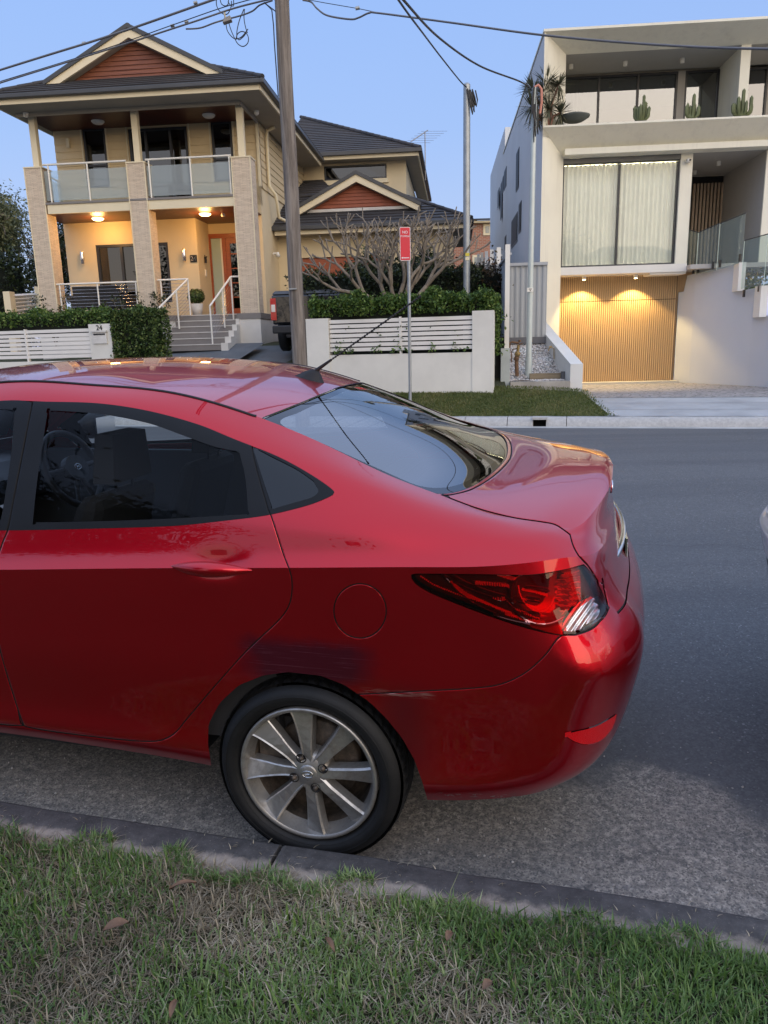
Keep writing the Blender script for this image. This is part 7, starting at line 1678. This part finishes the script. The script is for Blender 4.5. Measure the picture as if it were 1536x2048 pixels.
def potplant(loc, ph, pr, fr, label, mat, n_=900, size=.035, stems=False, seed=1):
    o = empty('potted_plant', tuple(loc)); tag(o, label, 'potted plant'); mb = MB(); mb.lathe([(0, 0), (pr*.7, 0), (pr, ph), (pr*.9, ph), (pr*.85, ph-.05), (0, ph-.05)], (0, 0, 0), (0, 0, 1), 20); mb.build('pot', plain('white_pot', (.6, .58, .54), .6), o)
    r = np.random.default_rng(seed); d = r.normal(size=(n_, 3)); d /= np.linalg.norm(d, axis=1, keepdims=True); P = d*fr*r.uniform(.5, 1., n_)[:, None]; P[:, 2] = P[:, 2]*.9+ph+fr*.8
    leafcloud('foliage', P, mat, size, o, seed=seed); mb = MB(); mb.tube([(0, 0, ph-.06), (.01, 0, ph+fr*.9)], .015, 6); mb.build('stem', BARK, o); return o
potplant(h2w(-7.0, 20.4, 2.3), .32, .17, .24, 'round clipped shrub in a white pot on the porch by the stairs', HEDGEL, 1500, .03)
def rose(base, H_, label, seed):
    r = np.random.default_rng(seed); o = empty('rose_bush', tuple(base)); tag(o, label, 'rose bush'); mb = MB(); P = []
    for k in range(6):
        p = np.zeros(3); d = np.array([r.uniform(-.35, .35), r.uniform(-.3, .3), 1.]); pts = [p]
        for j in range(5): p = p+d/np.linalg.norm(d)*H_*r.uniform(.15, .22); d = d+r.normal(0, .3, 3)*[1, 1, .4]; pts.append(p); P += [p+r.normal(0, .05, 3) for _ in range(22 if j > 1 else 3)]
        mb.tube(pts, list(np.linspace(.010, .004, 6)), 5)
    mb.build('stem', BARK, o); leafcloud('foliage', np.array(P), DARKL, .035, o, seed=seed); return o
rose(h2w(-7.55, 18.9, 1.45), 1.55, 'thin rose bush left of the stair rail', 3); rose(h2w(-10.3, 18.9, 1.6), 1.25, 'straggly rose bush at the first stone column', 4); rose(h2w(-8.35, 18.9, 1.6), 1.25, 'straggly rose bush at the middle stone column', 6)
# balcony plants of the white house
CACT = leafmat('cactus_green', [(0, (.05, .085, .03)), (1, (.10, .15, .06))], .6, 0)
def cactus(x, y, D, H_, label, seed, k=6, sp=.13):
    r = np.random.default_rng(seed); b_ = l2w(np.array([0, 0, 0.])) ; p0 = onplane(x, y, BW, BW*D); o = empty('cactus', tuple(p0)); tag(o, label, 'cactus')
    mb = MB(); n_ = 10
    for i in range(k):
        bx = (i-(k-1)/2)/(k/2)*sp; h = H_*(1 if i == k//2 else r.uniform(.45, .8)); yy_ = r.uniform(-.07, .07); pts = [(bx*.55, 0, 0), (bx*.95, yy_, h*.22), (bx*1.02, yy_, h*.6), (bx*1.02+r.uniform(-.01, .01), yy_, h)]; P = smoothpts([p for p in pts], closed=False, step=.05)
        m_ = len(P); rr = r.uniform(.028, .038); v = []
        for q, p in enumerate(P):
            t = q/(m_-1); R_ = rr*(1 if t < .85 else max(.05, math.sqrt(max(0, 1-((t-.85)/.15)**2)))); R_ *= 1+.06*math.sin(t*9+i)
            for j in range(20): a = 2*math.pi*j/20; R2 = R_*(1+.22*math.cos(5*a)); v.append((p[0]+R2*math.cos(a), p[1]+R2*math.sin(a), p[2]))
        f = [(q*20+j, q*20+(j+1) % 20, (q+1)*20+(j+1) % 20, (q+1)*20+j) for q in range(m_-1) for j in range(20)]; mb.add(v, f, 0, True)
    ob = mb.build('stems', plain('cactus_green', (.12, .14, .06), .6, var=.25, scale=6), o); return o
cactus(1283, 241, 18.78, .52, 'branching cactus on the white balcony parapet, left of three', 1, 8, .15); cactus(1383, 236, 18.78, .50, 'branching cactus on the white balcony parapet, middle of three', 2, 6, .16); cactus(1483, 232, 18.78, .55, 'widest cactus on the white balcony parapet by the blade wall', 3, 9, .24)
def yucca(x, y, D, sc_, label):
    p0 = onplane(x, y, BW, BW*D); o = empty('yucca', tuple(p0)); tag(o, label, 'plant'); r = np.random.default_rng(8); st_ = MB(); lf = []; ft = []; tn = []
    heads = [((.0, 0, .75), .42), ((-.34, -.1, .25), .42), ((-.30, 0, .62), .40), ((.27, 0, .72), .36), ((.05, -.1, .2), .40), ((-.1, -.1, .5), .42), ((.30, -.1, .12), .3), ((-.22, -.12, -.02), .3)]
    for (c, L_) in heads:
        c = np.array(c)*sc_; st_.tube([(0.05, 0, -.3), (c[0]*.5, c[1]*.5, c[2]*.5), tuple(c)], [.03, .025, .02], 6)
        for k in range(80):
            d = r.normal(size=3); d[2] += .25; d /= np.linalg.norm(d); sdv = np.cross(d, [0, 0, 1.]); sdv /= np.linalg.norm(sdv)+1e-6; L2 = L_*sc_*r.uniform(.8, 1.25); dr = np.array([0, 0, -.10*L2]); w_ = .014*sc_
            b0 = len(lf); t_ = r.uniform(0, 1); lf += [c-sdv*w_*.6, c+sdv*w_*.6, c+d*L2*.55+sdv*w_+dr*.3, c+d*L2*.55-sdv*w_+dr*.3, c+d*L2+dr]; ft += [(b0, b0+1, b0+2, b0+3), (b0+3, b0+2, b0+4, b0+4)]; tn += [t_]*5
    st_.build('stem', plain('pink_stem', (.30, .16, .12), .8), o); me = mk('leaves', lf, [f if f[2] != f[3] else f[:3] for f in ft], leafmat('yucca_leaf', [(0, (.05, .06, .035)), (1, (.17, .17, .11))]), o); a = me.data.attributes.new('tint', 'FLOAT', 'POINT'); a.data.foreach_set('value', np.array(tn, np.float32)); return o
yucca(1092, 240, 18.70, 1.0, 'spiky yucca cluster overhanging the left end of the white balcony')
p0 = onplane(1148, 245, BW, BW*18.8); mb = MB(); mb.lathe([(0, .0), (.20, .02), (.34, .10), (.35, .13), (.32, .13), (.0, .06)], (0, 0, 0), (0, 0, 1), 28); mb.lathe([(.33, .12), (.22, .17), (0, .19)], (0, 0, 0), (0, 0, 1), 28, 0); o = mb.build('fire_bowl', plain('grey_bowl', (.10, .11, .10), .7)); o.location = Vector(p0); tag(o, 'wide grey round bowl on the white parapet beside the yucca', 'bowl')
p0 = r2l(wp(1520, 566)); pw = l2w(p0+np.array([.35, 1.9, 0])); r = np.random.default_rng(2); P = r.normal(0, 1, (900, 3))*[.32, .25, .16]+pw+[0, 0, .15]; o = empty('bush', tuple(pw)); tag(o, 'small green bush glimpsed through the lower glass panel', 'bush'); leafcloud('leaves', P-pw, HEDGEL, .05, o)
# rusty water meter standpipe and garden tap in the gravel
b_ = atY(1035, 752, 15.5); b_[2] = .68; o = empty('water_meter', tuple(b_)); tag(o, 'rusty brass water meter standpipe in the gravel by the white fence post', 'water meter'); RUST = plain('rusty_pipe', (.16, .09, .05), .75, .4, var=.4, scale=20, bmp=.3, bs=60); BRASS = plain('old_brass', (.30, .21, .09), .5, .7, var=.4, scale=16)
def MM(x, y): return atY(x, y, 15.5)-b_
mb = MB(); mb.tube([MM(1034, 752), MM(1033, 722)], .04, 12); mb.lathe([(.03, 0), (.05, .02), (.05, .08), (.03, .1)], MM(1033, 722), (0, 0, 1), 12); mb.build('riser', RUST, o)
mb = MB(); mb.tube([MM(1034, 716), MM(1036, 700), MM(1037, 690)], .03, 10); mb.lathe([(.0, -.05), (.05, -.05), (.06, 0), (.05, .05), (0, .05)], MM(1035, 708), (0, 1, 0), 14); mb.build('meter', BRASS, o)
mb = MB(); mb.tube([MM(1038, 686), MM(1024, 684), MM(1019, 686), MM(1019, 706)], .022, 8); mb.tube([MM(1036, 697), MM(1026, 698), MM(1023, 704), MM(1023, 724)], .011, 6); mb.tube([MM(1037, 690), MM(1045, 686)], .012, 6); mb.tube([MM(1040, 684), MM(1039, 680)], .03, 6); mb.build('pipework', RUST, o)
b_ = atY(1108, 715, 16.1); o = empty('garden_tap', tuple(b_)); tag(o, 'small garden tap on a bent pipe beside the sloping white wall', 'tap'); 
def MT(x, y): return atY(x, y, 16.1)-b_
mb = MB(); mb.tube([MT(1108, 718), MT(1108, 697), MT(1102, 694), MT(1098, 698), MT(1097, 702)], .011, 8); mb.build('pipe', BRASS, o); mb = MB(); mb.tube([MT(1098, 694), MT(1104, 692)], .014, 6); mb.build('handle', BRASS, o)
# wheelie bin lost in the shade beside the fence pillar
b_ = atY(993, 740, 15.6); b_[2] = .55; o = empty('bin', tuple(b_)); tag(o, 'dark wheelie bin in the shadow between fence pillar and white post', 'bin'); BINM = plain('bin_plastic', (.012, .014, .014), .5)
mb = MB(); mb.hexa([(-.16, -.2, .05), (.14, -.2, .05), (.14, .2, .05), (-.16, .2, .05)], [(-.20, -.26, .95), (.18, -.26, .95), (.18, .28, .95), (-.20, .28, .95)]); mb.build('body', BINM, o, bevel=.02); mb = MB(); mb.box(-.22, .20, -.28, .3, .951, 1.0); mb.build('lid', BINM, o, bevel=.015); mb = MB(); mb.tube([(-.2, .22, .08), (.18, .22, .08)], .08, 14); mb.build('wheel', BINM, o)

# ---- silver car behind, a hand's width of its nose in frame ----
car2 = empty('parked_car', tuple(CO+CEX*5.085), -CA); car2.scale = (1.06, 1.06, 1.2); tag(car2, 'silver blue car parked behind the red sedan, only its nose in view', 'car')
def recolour(o, parent):
    c = o.copy(); col.objects.link(c); c.parent = parent
    if o.type == 'MESH' and any(m == RED for m in o.data.materials):
        c.data = o.data.copy()
        for i, m in enumerate(c.data.materials):
            if m == RED: c.data.materials[i] = SILVER
    if o.type == 'MESH' and parent in (car2,) or (parent and parent.parent == car2 and o.type == 'MESH' and parent.type == 'MESH'):
        if c.data == o.data: c.data = o.data.copy()
        k_ = np.empty(len(c.data.vertices)*3, np.float32); c.data.vertices.foreach_get('co', k_); k_ = k_.reshape(-1, 3)
        k_[:, 0] -= .15*np.clip((k_[:, 2]-.42)/.3, 0, 1)*np.clip((-2.75-k_[:, 0])/.5, 0, 1); c.data.vertices.foreach_set('co', k_.ravel()); c.data.update()
    for ch in list(o.children): recolour(ch, c)
    return c
for ch in list(car.children): recolour(ch, car2)
mb = MB()
for s in (1,): 
    pts = [(-3.345+.012, y, .735+.0+SH*(y+.8)-.045*(abs(y)/.62)**2*0) for y in np.linspace(-.30, .30, 9)]; mb.tube(pts, .012, 8)
mb.build('grille_trim', CHROME, car2)

# ---- neighbours behind the camera, seen only as reflections ----
for i, (x, y, H_, cr) in enumerate(((-13.2, -6.5, 7.5, 2.6), (-3.5, -9, 5.4, 1.9), (5.6, -14, 7.0, 2.6), (-19, -8, 8, 3))):
    leafy_tree('tree', (x, y, .1), H_, cr, 5000, DARKL, ['broad dark tree across the lawn behind the viewer, left of the tallest', 'tallest dark tree behind the viewer', 'dark tree behind the viewer on the right', 'dark tree farthest left behind the viewer'][i], .17, 30+i, .25)
TANB = plain('tan_brick', (.30, .22, .17), .9, var=.15, scale=6)
def backhouse(x, y, w_, d_, h, label, az=-SA):
    o = empty('house', (x, y, 0), az); tag(o, label, 'house'); mb = MB(); wallrect(mb, -w_/2, w_/2, -.25, 0, 0, h, [(-w_*.34, -w_*.18, h*.55, h*.85), (w_*.16, w_*.34, h*.55, h*.85), (-w_*.36, -w_*.2, h*.1, h*.36), (w_*.1, w_*.34, h*.1, h*.36)]); mb.box(-w_/2, -w_/2+.25, -d_, -.25, 0, h); mb.box(w_/2-.25, w_/2, -d_, -.25, 0, h); mb.box(-w_/2, w_/2, -d_-.25, -d_, 0, h); mb.build('wall', TANB, o)
    mb = MB(); e = .6; r_ = d_/2+e; tilesl(mb, (w_/2+e, e, h), (-w_/2-e, e, h), (-w_/2-e+r_, e-r_, h+r_*.5), (w_/2+e-r_, e-r_, h+r_*.5), .6); tilesl(mb, (-w_/2-e, e, h), (-w_/2-e, e-2*r_, h), (-w_/2-e+r_, e-r_, h+r_*.5), (-w_/2-e+r_, e-r_, h+r_*.5), .6); tilesl(mb, (w_/2+e, e-2*r_, h), (w_/2+e, e, h), (w_/2+e-r_, e-r_, h+r_*.5), (w_/2+e-r_, e-r_, h+r_*.5), .6); tilesl(mb, (-w_/2-e, e-2*r_, h), (w_/2+e, e-2*r_, h), (w_/2+e-r_, e-r_, h+r_*.5), (-w_/2-e+r_, e-r_, h+r_*.5), .6); mb.build('roof', TILE, o)
    for (a, b, c, d) in ((-w_*.34, -w_*.18, h*.55, h*.85), (w_*.16, w_*.34, h*.55, h*.85), (-w_*.36, -w_*.2, h*.1, h*.36), (w_*.1, w_*.34, h*.1, h*.36)): mb = MB(); mb.box(a, b, -.18, -.12, c, d); mb.build('window', PANE, o)
backhouse(-4.5, -14.5, 13, 9, 5.6, 'two-storey tan brick house directly behind the viewer')
backhouse(13.5, -19, 13, 9, 5.4, 'two-storey tan brick house behind the viewer on the right')
# ---- grass ----
def grass(name, n_, sampler, length, width, stops, seed, lean=.5, flat=0., F=S2w, z0=None, clump=None, mat=None):
    r = np.random.default_rng(seed); P = sampler(n_, r); n_ = len(P); L_ = length*r.uniform(.45, 1.25, n_); az = r.uniform(0, 2*math.pi, n_); ln = lean*r.uniform(.15, 1.3, n_)
    if flat: ln = r.uniform(1.2, 3.5, n_)
    d = np.stack([np.cos(az), np.sin(az), np.zeros(n_)], 1); s = np.stack([-np.sin(az), np.cos(az), np.zeros(n_)], 1)*(width*r.uniform(.6, 1.3, n_))[:, None]; up = np.array([0, 0, 1.]); k = 1/np.sqrt(1+ln**2)
    def at(t): return P+(d*(ln*t)[:, None] if np.isscalar(t) else 0)*(L_*t*k)[:, None]+up*((L_*t*k)*(1-.25*t*np.minimum(ln, 1.5)))[:, None]
    A, B_, C_ = P, at(.5), at(1.)
    V = np.stack([A-s*.8, A+s*.8, B_+s, B_-s, C_], 1).reshape(-1, 3); b = np.arange(n_)[:, None]*5
    q = np.concatenate([b+np.array([0, 1, 2]), b+np.array([0, 2, 3]), b+np.array([3, 2, 4])]); 
    tn = r.uniform(0, 1, n_)*.55+.45*np.clip(.5+.5*(np.sin(P[:, 0]*3.1+P[:, 1]*2)+np.sin(P[:, 0]*7.7-P[:, 1]*6+2)+r.normal(0, .5, n_))*.5, 0, 1)
    o = mkbig(name, F(V), q, mat or leafmat(name+'_blade', stops, .45, .3), attr=np.repeat(tn, 5)); tag(o, kind='stuff'); return o
def patchy(P): return np.sin(P[:, 0]*2.3+1.3)+np.sin(P[:, 1]*4.1+P[:, 0]*3.3)+.8*np.sin(P[:, 0]*7.1-P[:, 1]*5.7+.5)+.5*np.sin(P[:, 0]*13.1+P[:, 1]*15.)
def nearsamp(dry=False, edge=True):
    def f(n_, r):
        P = np.stack([r.uniform(-3.1, 1.6, n_), W_K-.150-r.uniform(0, 1, n_)**1.15*1.75, np.zeros(n_)], 1); q = patchy(P)+r.normal(0, .9, n_)
        # the left half is drier than the right
        keep = (q > -.1-.55*(P[:, 0]+.7)) if not dry else (q < .2-.6*(P[:, 0]+.7)); w3 = S2w(P); px = proj(np.column_stack([w3[:, :2], np.full(n_, .13)])); vis = (px[:, 0] > -120) & (px[:, 0] < 1660) & (px[:, 1] < 2200)
        P = P[keep & vis]; P[:, 2] = .118; return P
    return f
GREEN = [(0, (.035, .085, .026)), (.4, (.115, .21, .062)), (.8, (.25, .36, .13)), (1, (.48, .54, .30))]
DRY = [(0, (.11, .09, .06)), (.5, (.34, .29, .20)), (1, (.72, .65, .50))]
grass('grass', 170000, nearsamp(), .040, .0019, GREEN, 1, .95)
grass('grass_blades_bright', 26000, nearsamp(), .058, .0022, [(0, (.04, .10, .02)), (1, (.17, .28, .06))], 2, .8)
grass('dry_grass', 120000, nearsamp(True), .055, .0013, DRY, 3, flat=1)
grass('dry_grass', 26000, nearsamp(True), .05, .0016, DRY, 4, .9)
grass('grass_stems', 1100, nearsamp(), .13, .0012, [(0, (.10, .16, .05)), (1, (.45, .42, .25))], 24, .6)
grass('dry_grass', 12000, nearsamp(), .05, .0013, DRY, 14, flat=1)
def farsamp(n_, r):
    u = r.uniform(-6, 1.1, n_); w_ = r.uniform(13.57, np.interp(u, [-1.7, 0], [14.75, 15.25]), n_); m = u < .55-.28*(w_-13.57)+r.normal(0, .05, n_); P = np.stack([u, w_, .155+(w_-13.575)*np.interp(u, [-1.7, .3], [.385, .18])], 1); return P[m]
grass('grass', 42000, farsamp, .04, .005, [(0, (.05, .085, .02)), (.5, (.12, .15, .04)), (.8, (.18, .18, .06)), (1, (.30, .26, .13))], 5, .7)
def edgesamp(n_, r):
    u = r.uniform(-3.1, 3.4, n_); P = np.stack([u, W_K-.165+.035*np.clip(np.sin(u*9)+np.sin(u*23+1)+r.normal(0, .5, n_), -1, 1.6), np.full(n_, .120)], 1); return P[(np.sin(u*6.1)+np.sin(u*17.3)) > -.9]
grass('grass', 9000, edgesamp, .045, .002, GREEN, 31, 1.2); grass('dry_grass', 7000, edgesamp, .05, .0013, DRY, 32, flat=1)
def litter(n_, r): return np.stack([r.uniform(-3, 3.4, n_), W_K-.02-r.uniform(0, 1, n_)*.14, np.full(n_, .1315)], 1)
grass('dry_clippings', 260, litter, .022, .0012, DRY, 33, flat=1)
def behsamp(n_, r): return np.stack([r.uniform(-3, 3, n_), r.uniform(-1, 0, n_), np.full(n_, .12)], 1)
# fallen leaves and twigs on the near lawn
LEAFB = plain('fallen_leaf', (.17, .10, .06), .7, var=.3, scale=30)
def deadleaf(x, y, L_, ang, label, wd=.3):
    p = atZ(x, y, .155); o_ = MB(); ax = np.array([math.cos(ang), math.sin(ang), .08]); sd = np.array([-math.sin(ang), math.cos(ang), 0]); V = []; k = 9
    for i in range(k):
        t = i/(k-1); w_ = wd*L_*math.sin(math.pi*t)**.8/2+.0006; c = ax*L_*(t-.5)+np.array([0, 0, .010*math.sin(math.pi*t)]); V += [c-sd*w_+np.array([0, 0, .006]), c, c+sd*w_+np.array([0, 0, .007])]
    o_.add(V, [(3*i+j, 3*(i+1)+j, 3*(i+1)+j+1, 3*i+j+1) for i in range(k-1) for j in range(2)], 0, True); ob = o_.build('fallen_leaf', LEAFB); ob.location = Vector(p); tag(ob, label, 'leaf')
deadleaf(366, 1774, .07, rad(12), 'curled brown leaf below the kerb joint on the lawn', .18); deadleaf(347, 2022, .045, rad(88), 'upright brown leaf at the bottom edge of the lawn', .3); deadleaf(899, 1877, .03, rad(60), 'small tan leaf on the green lawn under the rear bumper', .6); deadleaf(660, 1893, .05, rad(120), 'narrow brown leaf on the lawn below the rear wheel', .25); deadleaf(975, 1976, .03, rad(40), 'tiny grey leaf low on the right lawn', .6)
deadleaf(232, 1856, .06, rad(20), 'dull grey brown leaf on the dry left lawn', .5)
mb = MB(); r = np.random.default_rng(5)
for k in range(1500):
    u, w_ = r.uniform(-2.2, 3.4), W_K+.02+abs(r.normal(0, .5)); s_ = r.uniform(.0015, .005); p = S2w(np.array([u, w_, float(zroad(w_))+s_*.5])); v = ico*s_*r.uniform(.6, 1.2, 3); mb.add(v+p, icf, 0)
g = mb.build('grit', plain('grit_stone', (.34, .32, .30), .9, var=.5, scale=15)); tag(g, kind='stuff')
p = atZ(1333, 1391, .03); mb = MB(); mb.add(ico*np.array([.014, .009, .010]), icf); o = mb.build('stone', plain('pale_stone', (.55, .53, .5), .8)); o.location = Vector(p); tag(o, 'pale angular stone lying on the asphalt right of the red bumper', 'stone')
# kerb joint crack filled with grit
mb = MB(); mb.add([S2w(np.array(q)) for q in ((jn-.010, W_K-.005, .09), (jn+.010, W_K-.005, .09), (jn+.010, W_K-.16, .112), (jn-.010, W_K-.16, .112))], [(0, 1, 2, 3)]); tag(mb.build('kerb_joint', plain('joint_dark', (.012, .011, .01), .95)), kind='structure')
